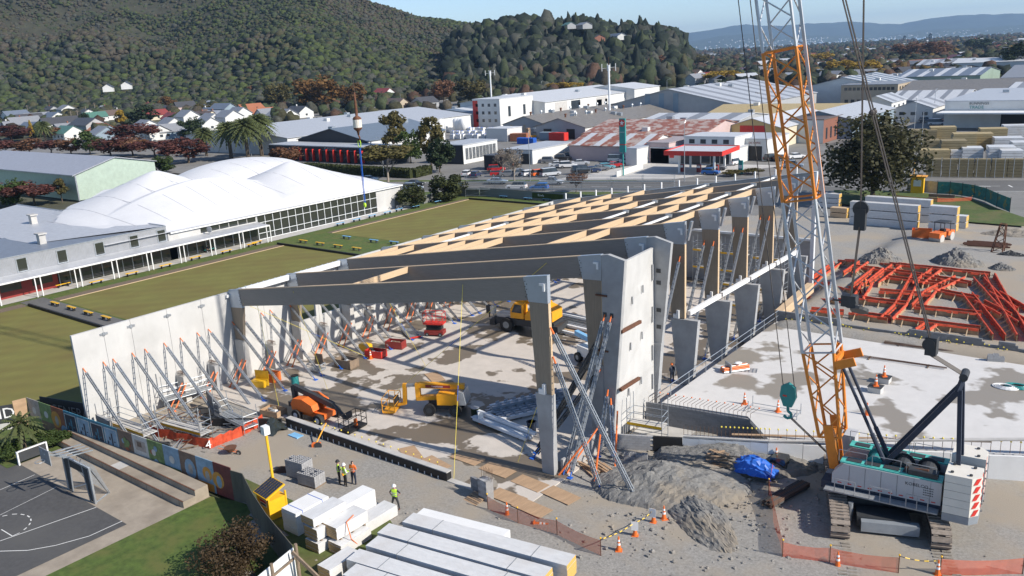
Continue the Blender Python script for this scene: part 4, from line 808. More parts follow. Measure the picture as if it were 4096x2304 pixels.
# load line with weight, shackle and blue sling over the hall
BL = PX(1, 0, 1020, 1240, -50.)
ll = thing('load_line', 'rusty overhaul weight and hook with a blue chain sling hanging over the hall', 'hook block', BL - Vector((0, 0, 7)))
MB().cyl(BL + Vector((0, 0, 2.2)), JT, .022, n=5).wo('rope', 'rope', ll)
MB().lathe([(.06, -.9), (.12, -.6), (.27, -.48), (.33, -.4), (.33, .35), (.27, .45), (.1, .55), (.12, .9), (.09, 1.6), (.05, 2.3)], 14, M=Matrix.Translation(BL)).wo('overhaul_weight', 'rust', ll, True); MB().cyl(BL + Vector((0, 0, -.32)), BL + Vector((0, 0, .28)), .337, n=14).wo('weight_band', 'crane_cream', ll)
MB().tube([BL + Vector(p) for p in ((0, 0, -.9), (.12, 0, -1.1), (.05, 0, -1.3), (-.12, 0, -1.2))], .06, 6).wo('hook', 'rust', ll)
MB().tube([BL + Vector((.16 * math.sin(i), 0, -1.55 + .3 * math.cos(i))) for i in [k * .5 for k in range(14)]], .03, 5).wo('ring', 'hivis', ll)
e0 = BL + Vector((0, 0, -1.85)); e1 = PX(1, 1, 1095, 600, -50.)
for s in (-.06, .06): MB().cyl(e0 + Vector((s, 0, 0)), e1 + Vector((s, 0, 0)), .03, n=5).wo('sling_chain', 'blue', ll)
MB().sph(e1 - Vector((0, 0, .1)), (.13, .1, .22), 8, 6).wo('safety_hook', 'hivis', ll)
# lettering on the house side
def text(s, loc, xdir, ydir, size, m, par=None, label=None, name='lettering', depth=.004, align='CENTER', kind=None):
    c = bpy.data.curves.new(name, 'FONT'); c.body = s; c.size = size; c.extrude = depth; c.align_x = align; c.align_y = 'CENTER'; c.resolution_u = 2
    o = bpy.data.objects.new('tmp', c); COL.objects.link(o); me = bpy.data.meshes.new_from_object(o.evaluated_get(bpy.context.evaluated_depsgraph_get()) if 0 else o); COL.objects.unlink(o); bpy.data.objects.remove(o)
    X = Vector(xdir).normalized(); Y = Vector(ydir).normalized(); Z = X.cross(Y); M = Matrix(((X.x, Y.x, Z.x, loc[0]), (X.y, Y.y, Z.y, loc[1]), (X.z, Y.z, Z.z, loc[2]), (0, 0, 0, 1))); me.transform(M)
    if par is not None:
        MM = Matrix(); q = par
        while q is not None: MM = Matrix.Translation(q.location) @ Matrix.Rotation(q.rotation_euler.z, 4, 'Z') @ MM; q = q.parent
        me.transform(MM.inverted())
    me.materials.clear(); me.materials.append(MT[m]); return link(me, name, par)
text('KOBELCO', W(-1.9, 1.61, 2.95), -U_, (0, 0, 1), .26, 'charcoal', crane)
# ================================================================ plant and materials on the site
def wheel(t, c, r, w, axis, m='tyre', hub='galv_dull', name='wheel'):
    a = Vector(axis).normalized() * w / 2; c = Vector(c); o = MB().cyl(c - a, c + a, r, n=18).ob(name, m, t, True if 0 else False)
    MB().cyl(c - a * 1.06, c + a * 1.06, r * .5, n=12).cyl(c - a * 1.1, c + a * 1.1, r * .18, n=8).ob('rim', hub, o); return o
def cage(t, c, sx, sy, h, m, z0=0., name='platform'):
    x, y = c; mb = MB()
    for zz in (z0 + .55, z0 + h): mb.tube([(x - sx, y - sy, zz), (x + sx, y - sy, zz), (x + sx, y + sy, zz), (x - sx, y + sy, zz), (x - sx, y - sy, zz)], .03, 5)
    for px, py in ((-1, -1), (1, -1), (1, 1), (-1, 1), (0, -1), (0, 1)): mb.cyl((x + px * sx, y + py * sy, z0), (x + px * sx, y + py * sy, z0 + h), .03, n=5)
    mb.box(x - sx, x + sx, y - sy, y + sy, z0 - .06, z0 + .1); return mb.ob(name, m, t)
# orange boom lift (chassis axis +x, boom towards +x)
t = thing('boom_lift', 'orange boom lift with black telescopic boom and basket by the upstand wall', 'boom lift', (-51.6, 38.95, FZ), .08)
for x in (-1.2, 1.2):
    for y in (-.95, .95): wheel(t, (x, y, .45), .45, .36, (0, 1, 0), hub='white')
MB().box(-1.3, 1.5, -.6, .6, .4, .8).ob('chassis', 'orange', t)
MB().ext([(-1.7, -.95, .8), (.4, -.95, .8), (.7, -.95, 1.05), (.5, -.95, 1.5), (-.5, -.95, 1.85), (-1.5, -.95, 1.75), (-1.8, -.95, 1.3)], (0, .75, 0)).ob('hood', 'orange', t); MB().ext([(-1.7, .25, .8), (.4, .25, .8), (.7, .25, 1.05), (.5, .25, 1.5), (-.5, .25, 1.85), (-1.5, .25, 1.75), (-1.8, .25, 1.3)], (0, .7, 0)).ob('hood', 'orange', t)
MB().bar((-2.3, .05, 2.3), (2.1, -.1, 1.55), .34, .42).bar((-2.35, .05, 2.4), (-2.25, .05, .9), .4, .35).ob('boom', 'charcoal', t); MB().bar((2.1, -.1, 1.55), (3.4, -.2, .75), .22, .26).ob('jib', 'charcoal', t)
MB().box(-2.6, -1.7, -.5, .55, .75, 1.15).ob('counterweight', 'charcoal', t); bk = cage(t, (4.1, -.2), .55, .95, 1.1, 'black', .15); MB().box(3.6, 3.75, -.35, .2, .8, 1.25).ob('control_box', 'charcoal', bk); MB().box(4.1, 4.3, -.1, .1, .2, .8).ob('harness', 'orange', bk)
# yellow articulated boom lift
t = thing('boom_lift', 'yellow articulated boom lift with folded arms parked on the hall floor', 'boom lift', (-43.7, 45.35, FZ), R(208))
for x in (-1.1, 1.0):
    for y in (-.9, .9): wheel(t, (x, y, .48), .48, .4, (0, 1, 0), hub='charcoal')
MB().box(-1.2, 1.2, -.6, .6, .4, .85).ob('chassis', 'charcoal', t); MB().box(-1.35, .35, -.95, .95, .9, 1.75).ob('turret', 'amber', t); MB().ext([(-1.95, -.9, .9), (-1.36, -.9, .9), (-1.36, -.9, 2.), (-1.75, -.9, 1.9)], (0, 1.8, 0)).ob('counterweight', 'galv', t)
MB().bar((-1.7, 0, 2.15), (2.0, 0, 2.2), .42, .4).ob('upper_arm', 'amber', t); MB().bar((-1.4, 0, 1.35), (2.2, 0, 1.1), .5, .32).ob('lower_arm', 'amber', t); MB().bar((2.1, 0, .95), (2.1, 0, 2.35), .45, .35).ob('arm_link', 'amber', t)
MB().bar((2.1, 0, 2.2), (3.1, -.1, 2.1), .2, .2).ob('fly_tube', 'galv_dull', t); MB().bar((3.2, -.1, 2.25), (3.3, -.1, .5), .28, .3).ob('jib', 'amber', t)
bk = cage(t, (4.35, .1), .5, .9, 1.15, 'amber', .2); MB().box(3.85, 4.1, -.3, .3, .55, 1.2).ob('control_box', 'charcoal', bk); MB().bar((3.3, -.1, .55), (3.9, 0, .5), .25, .2).ob('jib_link', 'amber', t)
MB().bar((-.6, -.215, 2.15), (1.4, -.215, 2.18), .012, .24).bar((-.6, .215, 2.15), (1.4, .215, 2.18), .012, .24).ob('decal', 'dark_red', t)
U2 = Vector((math.cos(R(208)), math.sin(R(208)), 0)); V2 = Vector((-U2.y, U2.x, 0)); c2 = Vector((-43.7, 45.35, FZ))
text('TotalAccess', c2 + U2 * .45 + V2 * .224 + Vector((0, 0, 2.16)), -U2, (0, 0, 1), .19, 'white', t)
# yellow rough-terrain crane
t = thing('mobile_crane', 'yellow rough-terrain crane with low boom and two hook blocks inside the hall', 'crane', (-50.2, 65.2, FZ), R(8))
for x in (-1.9, 1.9):
    for y in (-1.1, 1.1): wheel(t, (x, y, .72), .72, .5, (0, 1, 0), hub='galv_dull')
MB().box(-3.4, 3.4, -1.0, 1.0, .7, 1.35).ob('chassis', 'charcoal', t); MB().box(-3.9, -3.3, -1.2, 1.2, .5, 1.1).ob('outrigger_box', 'charcoal', t); MB().box(3.3, 3.9, -1.2, 1.2, .5, 1.1).ob('outrigger_box', 'charcoal', t)
for y in (-1.15, .55): MB().box(-3.92, -3.9, y, y + .55, .55, 1.0).ob('hazard_plate', 'yellow', t)
MB().box(-3.2, -1.2, -.9, .2, 1.36, 1.75).ob('deck_box', 'galv', t)
MB().ext([(.2, -1.1, 1.4), (3.3, -1.1, 1.5), (3.3, -1.1, 2.5), (2.2, -1.1, 2.9), (.6, -1.1, 2.4), (.2, -1.1, 1.9)], (0, 2.2, 0)).ob('superstructure', 'amber', t)
cb = MB().ext([(-1.4, -1.2, 1.5), (.1, -1.2, 1.5), (.1, -1.2, 3.1), (-.9, -1.2, 3.1), (-1.4, -1.2, 2.4)], (0, .95, 0)).ob('cab', 'amber', t); MB().ext([(-1.25, -1.215, 2.1), (-.1, -1.215, 2.1), (-.1, -1.215, 2.95), (-.85, -1.215, 2.95)], (0, .98, 0)).ob('cab_window', 'win', cb)
MB().bar((2.6, .1, 3.0), (-3.2, .1, 3.35), .55, .6).ob('boom', 'amber', t); MB().bar((-3.2, .1, 3.35), (-4.6, .1, 3.4), .45, .5).ob('boom_head', 'amber', t)
for x, m in ((-4.7, 'charcoal'), (-4.2, 'crane_cream')): MB().cyl((x, .1, 3.2), (x, .1, 2.1), .02, n=4).box(x - .25, x + .25, -.1, .3, 1.3, 2.1).cyl((x, .1, 1.3), (x, .1, .85), .07, n=6).ob('hook_block', m, t)
ct = math.cos(R(8)); st_ = math.sin(R(8)); text('KATO', (-50.2 - 1.6 * ct + .23 * st_, 65.2 - 1.6 * st_ - .23 * ct, 3.27 + FZ), (ct, st_, -.06), (0, 0, 1), .42, 'white', t)
# red scissor lift
t = thing('scissor_lift', 'red scissor lift folded down near the precast wall props', 'scissor lift', (-57.6, 59.2, FZ), .4)
for x in (-.7, .7):
    for y in (-.45, .45): wheel(t, (x, y, .2), .2, .15, (0, 1, 0))
MB().box(-1.0, 1.0, -.5, .5, .18, .6).ob('chassis', 'dark_red', t)
for k in range(4): MB().bar((-.85, 0, .65 + k * .14), (.85, 0, .78 + k * .14), .7, .05).ob('scissor_arm', 'charcoal', t)
cage(t, (0, 0), 1.05, .5, 1.15, 'red', 1.3)
# loose kit along the wall
def bin_(p, rz, sx, sy, h, m, name, label, cat, inner='charcoal', group=None):
    t = thing(name, label, cat, p, rz, group); w_ = .05
    MB().box(-sx, sx, -sy, -sy + w_, 0, h).box(-sx, sx, sy - w_, sy, 0, h).box(-sx, -sx + w_, -sy + w_, sy - w_, 0, h).box(sx - w_, sx, -sy + w_, sy - w_, 0, h).box(-sx, sx, -sy, sy, 0, .06).ob('side', m, t)
    for k in range(7): MB().box(*(lambda x, y: (x - .18, x + .18, y - .12, y + .12))(random.uniform(-sx * .6, sx * .6), random.uniform(-sy * .6, sy * .6)), .06, h * random.uniform(.5, 1.05)).ob('contents', random.choice(('galv', 'white', inner, 'old_timber')), t)
    return t
bin_(P(1, 2, 1210, 690, FZ), .2, .95, .5, .7, 'red', 'parts_bin', 'open red steel bin behind the single cone at the props', 'bin'); bin_(P(1, 2, 1410, 600, FZ), .3, .9, .5, .75, 'dark_red', 'parts_bin', 'dark red mesh bin full of white bags near the props', 'bin', 'white')
bin_(P(1, 2, 915, 790, FZ), .1, 1.0, .6, .8, 'old_timber', 'timber_crate', 'timber crate of offcuts between the raking props', 'crate', 'timber'); bin_(P(1, 2, 140, 930, FZ), .25, .9, .5, .8, 'orange', 'site_box', 'orange site tool chest beside the wall', 'tool box')
t = thing('tool_box', 'yellow tool box with its lid open beside the orange chest', 'tool box', P(1, 2, 40, 985, FZ), .3); MB().box(-.7, .7, -.4, .4, 0, .55).ob('body', 'yellow', t); MB().box(-.7, .7, .4, .46, .55, 1.3).ob('lid', 'yellow', t)
MB().box(-.55, .55, -.4, .4, 0, .6).box(-.5, .5, -.36, .36, .6, .66).solo('tool_box', 'closed yellow tool box behind the red bin', 'tool box', 'yellow').location = P(1, 2, 1105, 625, FZ)
t = thing('oil_drum', 'green steel drum with black top beside the wall props', 'drum', P(1, 2, 400, 985, FZ)); MB().lathe([(.32, 0), (.33, .3), (.35, .31), (.33, .32), (.33, .62), (.35, .63), (.33, .64), (.33, .95)], 16).ob('body', 'teal', t); MB().lathe([(.34, .95), (.34, .99), (.3, 1.)], 16).ob('rim', 'black', t)
t = thing('oil_drum', 'open green drum beside the steel beams near the front portal', 'drum', P(1, 2, 2210, 1310, FZ)); MB().lathe([(.3, 0), (.32, .4), (.33, .42), (.32, .44), (.33, .9)], 14).ob('body', 'leaf_dark', t); MB().lathe([(.34, .88), (.34, .92)], 14).ob('rim', 'galv', t)
t = thing('rubbish_bin', 'black waste barrel beside the front portal column', 'bin', P(2, 2, 250, 1440, FZ) + Vector((0, -.6, 0))); MB().lathe([(.3, 0), (.36, .95), (.4, 1.)], 14).ob('body', 'navy', t); MB().lathe([(.3, 1.0), (.31, .99)], 14).ob('inside', 'black', t)
cone(P(1, 2, 1155, 712, FZ), 'lone traffic cone beside the red bin in the hall'); c_ = cone(P(1, 2, 2265, 1360, FZ), 'traffic cone with a white notice beside the white steel pipes'); MB().box(-.2, .2, -.2, -.18, .45, 1.0).ob('notice', 'white', c_)
t = thing('tilting_frame', 'galvanised stillage with draped brown cloth near the props', 'stillage', P(1, 2, 610, 830, FZ), .1)
cage(t, (0, 0), .7, .5, .5, 'galv', .15, 'frame'); MB().ext([(-.6, .45, .4), (.5, .5, .4), (.45, .45, 1.5), (-.45, .4, 1.45)], (0, .06, 0)).ob('cloth', 'old_timber', t)
t = thing('tube_stack', 'stack of galvanised tubes with red ends on the hall floor', 'tubes', P(1, 2, 1560, 470, FZ), R(-28))
for k in range(8): MB().box(-1.6, 1.5, -.6 + k * .15, -.47 + k * .15, .1, .24).ob('tube', 'galv', t); MB().box(1.5, 1.6, -.6 + k * .15, -.47 + k * .15, .1, .24).ob('end_cap', 'red', t)
# steel members stored in the hall
def steel_lot(c, L, n, label, rz, m='galv', w=.2, gap=.42, saw=False, group='steel members stacked in the hall'):
    t = thing('steel_stack', label, 'steel beams', c, rz, group)
    for k in range(n):
        z = .16 if k < n * .7 else .5; y = (k - n / 2) * gap if k < n * .7 else (k - n * .85) * gap; o = MB().box(-L / 2 + random.uniform(-.5, .5), L / 2 + random.uniform(-.5, .5), y - w / 2, y + w / 2, z, z + .22).box(-L / 2, L / 2, y - w * .7, y + w * .7, z + .22, z + .26).ob('beam', m if k % 4 else 'white_steel', t)
        if saw:
            for i in range(8): MB().box(-L / 2 + .5 + i * L / 9, -L / 2 + .8 + i * L / 9, y - .03, y + .03, z + .26, z + .45).ob('fin_plate', m, o)
    for x in (-L * .35, L * .35): MB().box(x - .06, x + .06, -n * gap * .5, n * gap * .45, 0, .15).ob('bearer', 'old_timber', t)
    return t
steel_lot(Vector((-38.6, 49.6, FZ)), 6.5, 9, 'stack of grey steel members with sawtooth fins behind the front portal', R(62), 'knee_plate', saw=True)
steel_lot(Vector((-37.6, 45.3, FZ)), 5.8, 4, 'white steel pipes lying beside the front portal column', R(-8), 'white_steel', .22, .35)
steel_lot(Vector((-47.2, 69.6, FZ)), 7., 10, 'white and galvanised members laid out beyond the mobile crane', R(-6), 'galv', .18, .4); steel_lot(Vector((-43.8, 66.5, FZ)), 6.5, 5, 'timber and white beams stacked beyond the front portal column', R(-6), 'timber', .22, .4)
steel_lot(Vector((-41.8, 71.5, FZ)), 6.5, 6, 'white steel brackets stacked near the core wall', R(-6), 'white_steel', .2, .45)
bl = thing('boom_lift', 'blue boom lift half hidden behind the front portal column', 'boom lift', (-39.4, 60.5, FZ), R(-20))
for x in (-1.1, 1.1):
    for y in (-.9, .9): wheel(bl, (x, y, .45), .45, .36, (0, 1, 0))
MB().box(-1.4, 1.4, -.85, .85, .6, 1.5).ob('turret', 'white', bl); MB().bar((-2.6, 0, 2.2), (2.2, 0, 1.9), .4, .45).ob('boom', 'sky_blue', bl); MB().bar((2.2, 0, 1.9), (3.4, 0, .9), .25, .3).ob('jib', 'blue', bl); cage(bl, (3.9, 0), .45, .9, 1.1, 'blue', .3)
# plywood sheets on the wet floor
for k, (q, rz, lab) in enumerate((((1, 3, 1560, 220), -.75, 'plywood sheet just inside the black upstand wall'), ((1, 3, 1800, 320), -.45, 'second plywood sheet beside the upstand wall end'), ((1, 3, 2130, 265), -.3, 'pale plywood sheet on the shaded hall floor'), ((1, 3, 2430, 385), -.3, 'plywood sheet near the front portal pier'), ((2, 3, 180, 520), -.35, 'wet plywood sheet at the foot of the front portal pier'), ((2, 3, 490, 640), -.4, 'plywood sheet lying half on the gravel'), ((2, 3, 200, 770), -.35, 'plywood sheet beside the orange net fence'), ((1, 2, 1800, 900), -.75, 'pinkish plywood sheet in the shadow of the core wall'), ((1, 3, 2530, 660), -.3, 'plywood sheet behind the block stub'))):
    p = P(*q, FZ if k < 4 or k == 7 else .1); MB().box(-1.2, 1.2, -.6, .6, .0, .018).solo('plywood_sheet', lab, 'plywood', 'plywood', 'plywood sheets').matrix_world = Matrix.Translation(p + Vector((0, 0, .015 + .004 * k))) @ Matrix.Rotation(rz + .25, 4, 'Z')
# yellow ratchet straps tying the frames down
def strap(a, b, label, m='yellow_pale', r=.016):
    t = thing('guy_strap', label, 'strap', b); MB().cyl(a, b, r, n=4).wo('webbing', m, t); c = Vector(a).lerp(Vector(b), .55); d = Vector(b) - Vector(a); MB().cyl(Vector(a).lerp(Vector(b), .52), Vector(a).lerp(Vector(b), .6), r * 1.3, n=5).wo('ratchet', 'blue', t); return t
def on_beam(i, x, up=-.7): return Vector((x, PYS[i] - .16, 8.57 + (x + 63.6) * .1545 + up))
strap(on_beam(0, -55.8, -.3), P(1, 2, 720, 1020, FZ), 'yellow guy strap from the front beam down to the floor near the wall'); strap(on_beam(0, -37.2, -.3), P(1, 3, 1990, 480, .1), 'long yellow guy strap from the front beam to the upstand wall end')
strap(on_beam(1, -34.7, -.3), P(1, 2, 1400, 1050, FZ), 'yellow guy strap from the second beam across the hall'); strap(on_beam(1, -53., -.4), P(1, 2, 1705, 780, FZ), 'thin yellow guy strap from the second beam to the open floor')
strap(on_beam(0, -63., -1.2), P(1, 2, 1130, 700, FZ), 'yellow guy strap running back along the wall props'); strap((-31.2, 41.2, 5.2), P(2, 3, 60, 300, FZ), 'yellow guy strap beside the front portal column'); strap(on_beam(0, -61, -1.4), P(1, 2, 230, 1190, .2), 'yellow guy strap to the boxes by the orange boom lift')
# ---- scaffold
def scaffold(p, rz, lx, ly, h, label, toe='yellow', lifts=1, group='scaffold towers'):
    t = thing('scaffold_tower', label, 'scaffold', p, rz, group)
    for x in (0, lx):
        for y in (0, ly): MB().cyl((x, y, 0), (x, y, h), .03, n=5).ob('standard', 'galv', t)
    zs = [h * .35 * (k + 1) for k in range(lifts)]
    for z in [.25] + zs + [zz + .5 for zz in zs] + [zz + 1. for zz in zs]:
        if z > h + .05: continue
        for a, b in (((0, 0, z), (lx, 0, z)), ((0, ly, z), (lx, ly, z)), ((0, 0, z), (0, ly, z)), ((lx, 0, z), (lx, ly, z))): MB().cyl(a, b, .026, n=5).ob('ledger', 'galv', t)
    for z in zs:
        for k in range(4): MB().box(.05, lx - .05, .06 + k * ly * .24, .02 + (k + 1) * ly * .24, z, z + .05).ob('plank', 'galv' if toe == 'galv' else 'concrete', t)
        MB().box(0, lx, -.03, 0, z + .05, z + .25).ob('toe_board', toe, t)
    MB().cyl((0, 0, .2), (lx, 0, zs[0]), .025, n=5).ob('brace', 'galv', t); return t
scaffold(Vector((-29.0, 48.6, .05)), .15, 2.6, 1.3, 3.2, 'scaffold bay with yellow toe board beside the pale core wall'); scaffold(P(2, 2, 2370, 1449, .1), .1, 3.4, 1.1, 2.4, 'low scaffold with yellow board at the end of the dark block wall')
scaffold(Vector((-64.2, 28.3, -.3)), .05, 5.2, 1.2, 3.3, 'scaffold run with yellow work-zone toe boards at the wall corner'); scaffold(Vector((-60.6, 30.6, -.3)), .12, 5.0, 1.1, 2.8, 'second scaffold run over the block pit with a yellow board'); scaffold(Vector((-58.5, 34.3, -.3)), -.1, 4.6, 1.2, 2.6, 'galvanised scaffold run behind the block pit', 'galv')
scaffold(Vector((-64.0, 33.2, -.3)), 1.35, 4., 1.1, 3.4, 'scaffold tower against the precast wall by the block panel', 'galv')
text('WorkZone', (-58.2, 31.16, .95), (1, .12, 0), (0, 0, 1), .2, 'charcoal', None); COL.objects[-1]
for o in [o for o in COL.objects if o.name.startswith('lettering') and o.parent is None]:
    sct = [q for q in COL.objects if q.name.startswith('scaffold_tower') and 'second scaffold run' in q.get('label', '')][0]; o.parent = sct; o.matrix_parent_inverse = (Matrix.Translation(sct.location) @ Matrix.Rotation(.12, 4, 'Z')).inverted()
for k, (x, y) in enumerate(((-40, 88.2), (-36, 87.5), (-33.5, 82.5), (-43.5, 88.4), (-34.5, 76))): scaffold(Vector((x, y, FZ)), .0, 3.0, 1.2, 5.8, ORD[k] + ' tall scaffold tower inside the far end of the hall', 'yellow', 2)
for k in range(7): a0 = rp(-14 + k * 6., -13.5); scaffold(Vector((a0[0], a0[1], 0)), math.atan2(RD.y, RD.x), 6.0, 1.2, 4.2, ORD[k] + ' street-side scaffold bay beyond the hall roof', 'galv', 2)
# block panels under way in the pit by the wall corner
blockwall('pit_block_wall', 'dark block panel wall under way behind the scaffold', (-61.4, 35.6), (-57.4, 34.2), -.3, lambda f: 1.7, 'block_dark'); blockwall('pit_block_wall', 'grey block panel at the precast wall corner', (-64.6, 27.9), (-62.2, 27.8), -.3, lambda f: 1.6, 'block'); blockwall('pit_block_wall', 'black coated block wall beside the orange sheet', (-58.4, 33.3), (-52.8, 36.6), -.3, lambda f: .7, 'black', core='charcoal')
blockwall('pit_block_wall', 'low dark block wall running along the mural fence', (-63.2, 28.0), (-57.2, 29.7), -.3, lambda f: .3, 'charcoal', core='charcoal')
blockstack(Vector((-58.2, 32.2, -.05)), .4, 'loose stack of pale blocks inside the orange screen', 3, 2, 4, pallet=False)
mb = MB()
for k in range(90): x, y = random.uniform(-63, -55.5), random.uniform(29.4, 34.5); a_ = random.uniform(0, 3); l_ = random.uniform(.5, 2.2); z = random.uniform(-.1, .5); mb.bar((x, y, z), (x + math.cos(a_) * l_, y + math.sin(a_) * l_, z + random.uniform(-.1, .3)), .07, .05, mi=k % 4)
tag(mb.ob('site_debris', ['old_timber', 'galv', 'charcoal', 'rust']), 'jumble of tubes, timber and steel in the block pit', 'debris', kind='stuff')
t = thing('orange_screen', 'bright orange sheet screen wrapped round the block pit', 'screen', (-56, 31, 0))
for a_, b_ in (((-61.0, 29.85), (-54.3, 31.0)), ((-54.3, 31.0), (-54.1, 33.5)), ((-54.1, 33.5), (-54.6, 36.0))):
    mb = MB(); n = 10
    for i in range(n):
        f0, f1 = i / n, (i + 1) / n; p0 = Vector(a_).lerp(Vector(b_), f0); p1 = Vector(a_).lerp(Vector(b_), f1); w0 = .05 * math.sin(i * 2.1); w1 = .05 * math.sin((i + 1) * 2.1)
        mb.add([(p0.x + w0, p0.y + w0, -.1), (p1.x + w1, p1.y + w1, -.1), (p1.x - w1, p1.y + w1, .85 + w1), (p0.x - w0, p0.y + w0, .85 + w0)], [(0, 1, 2, 3)])
    mb.wo('sheet', 'orange_net', t)
text('4', (-54.28, 30.95, .42), (.2, .98, 0), (0, 0, 1), .9, 'white', t)
# white panel packs in the foreground
mat('wrap_white', (.66, .66, .655), .35, .1, 1.2, stretch=(1, 3, 1), bump=.35, bsc=3., dist=.05, col2=(.60, .585, .565), mask=(.5, .7), msc=.6); mat('core_brown', (.52, .34, .16), .9, .18, 6., stretch=(1, 1, 12)); mat('core_gold', (.62, .38, .1), .9, .12, 6., stretch=(1, 1, 10))
def pack(c, L, Wd, H, rz, label, n=5, end='core_brown', group='white insulated panel packs', wrap='wrap_white', strap_=None):
    t = thing('panel_pack', label, 'panel pack', c, rz, group); h = (H - .1) / n
    for k in range(n):
        j = random.uniform(-.015, .015); mb = MB().box(-L / 2 + j, L / 2 + j, -Wd / 2, Wd / 2, .1 + k * h + .004, .1 + (k + 1) * h - .004); mb.m = [0, 0, 0, 1, 0, 1]; mb.ob('panel', [wrap, end], t)
    for x in (-L * .38, 0, L * .38): MB().box(x - .06, x + .06, -Wd / 2, Wd / 2, 0, .1).ob('bearer', 'old_timber', t)
    if strap_:
        for x in (-L * .3, L * .3): MB().box(x - .02, x + .02, -Wd / 2 - .012, Wd / 2 + .012, .1, H + .012).ob('strap', strap_, t)
    return t
RZP = math.atan2(32.85 - 31.29, -23.19 + 33.36)
for k, (x0, y0, lab) in enumerate(((-33.3, 30.73, 'farthest long white panel pack on the gravel, beside the loose sheets'), (-33.67, 29.1, 'second long white panel pack from the gravel road'), (-33.25, 27.8, 'third long white panel pack, in the middle of the row'), (-33.14, 26.28, 'fourth long white panel pack, next to the last'), (-32.2, 25.2, 'long white panel pack at the lower edge of the row'))):
    L = 10.6; pack((x0 + math.cos(RZP) * L / 2, y0 + math.sin(RZP) * L / 2, .02), L, 1.12, 1.2, RZP, lab, 4, 'core_gold', strap_='galv_dull')
MB().box(-3., 3., -.5, .5, 0, .9).solo('white_sheets', 'plain white boards stacked behind the farthest panel pack', 'boards', 'white').matrix_world = Matrix.Translation((-30.6, 32.35, .02)) @ Matrix.Rotation(RZP, 4, 'Z')
PI2 = math.pi / 2
pack((-39.4, 28.1, 0), 2.5, 1.35, 1.6, PI2, 'block of white foam boards with a blue strap beside the solar trailer', 10, 'white', 'small packs beside the trailer', 'white', 'blue')
pack((-36.75, 27.5, 0), 2.4, 1.15, .75, PI2, 'bottom pack with brown core ends of the middle stack', 6, group='small packs beside the trailer'); pack((-36.85, 27.6, .76), 2.4, 1.15, .8, PI2, 'middle pack with brown core ends of the middle stack', 6, group='small packs beside the trailer'); pack((-37.05, 27.6, 1.57), 2.4, 1.1, .62, PI2, 'top wrapped pack on the middle stack', 5, group='small packs beside the trailer')
pack((-35.4, 28.0, 0), 2.3, 1.1, .78, PI2, 'lower pack with brown core ends beside the orange hose', 6, group='small packs beside the trailer'); pack((-35.95, 28.25, .8), 2.4, 1.2, .85, PI2, 'upper wrapped pack leaning over the brown-ended pack', 7, group='small packs beside the trailer')
pack((-37.9, 30.6, 0), 2.6, 1.1, 1.3, PI2, 'white pack standing behind the middle stack', 8, 'white', 'small packs beside the trailer', 'white'); pack((-36.0, 30.6, 0), 2.6, 1.1, .8, PI2, 'low slatted white pack behind the front stacks', 6, 'wrap_white', 'small packs beside the trailer'); pack((-33.9, 25.9, 0), 2.2, 1., .9, PI2, 'short brown-ended pack at the head of the long packs', 6, group='small packs beside the trailer')
MB().tube([(-34.9, 28.2, .1), (-34.8, 27.6, .9), (-35.3, 27.8, 1.7), (-35.6, 28.6, 1.68)], .03, 5).solo('orange_hose', 'orange hose looped over the wrapped pack', 'hose', 'orange')
# solar camera trailer
t = thing('solar_trailer', 'yellow solar camera tower with tilted panel and mast', 'camera tower', (-42.2, 27.7, 0), -.12)
MB().box(-.7, .7, -.6, .6, .12, 1.45).ob('cabinet', 'yellow', t)
for x in (-.68, .68):
    for y in (-.58, .58): MB().box(x - .05, x + .05, y - .05, y + .05, 0, 1.75).ob('corner_post', 'yellow', t)
s_ = MB().ext([(-.8, -.75, 1.62), (.8, -.75, 1.62), (.8, .6, 2.15), (-.8, .6, 2.15)], (0, -.04, .09)).ob('solar_frame', 'yellow', t)
for i in range(6):
    for j in range(4): x0 = -.74 + i * .248; y0 = -.7 + j * .318; MB().add([(x0, y0 - .045, 1.733 + (y0 + .75) * .3926), (x0 + .232, y0 - .045, 1.733 + (y0 + .75) * .3926), (x0 + .232, y0 + .255, 1.733 + (y0 + 1.05) * .3926), (x0, y0 + .255, 1.733 + (y0 + 1.05) * .3926)], [(0, 1, 2, 3)]).ob('solar_cell', 'navy', s_)
MB().box(-.35, .4, -.625, -.605, .95, 1.4).ob('sign_plate', 'white', t); MB().box(-.35, .4, -.632, -.626, 1.2, 1.36).ob('sign_band', 'red', t); MB().box(-.3, .35, -.632, -.626, 1.0, 1.14).ob('sign_band', 'navy', t)
MB().cyl((-.5, .5, 1.5), (-1.0, .7, 5.0), .09, n=8).ob('mast', 'yellow', t); MB().box(-1.25, -.8, .5, .9, 5.0, 5.55).ob('camera_head', 'white', t)
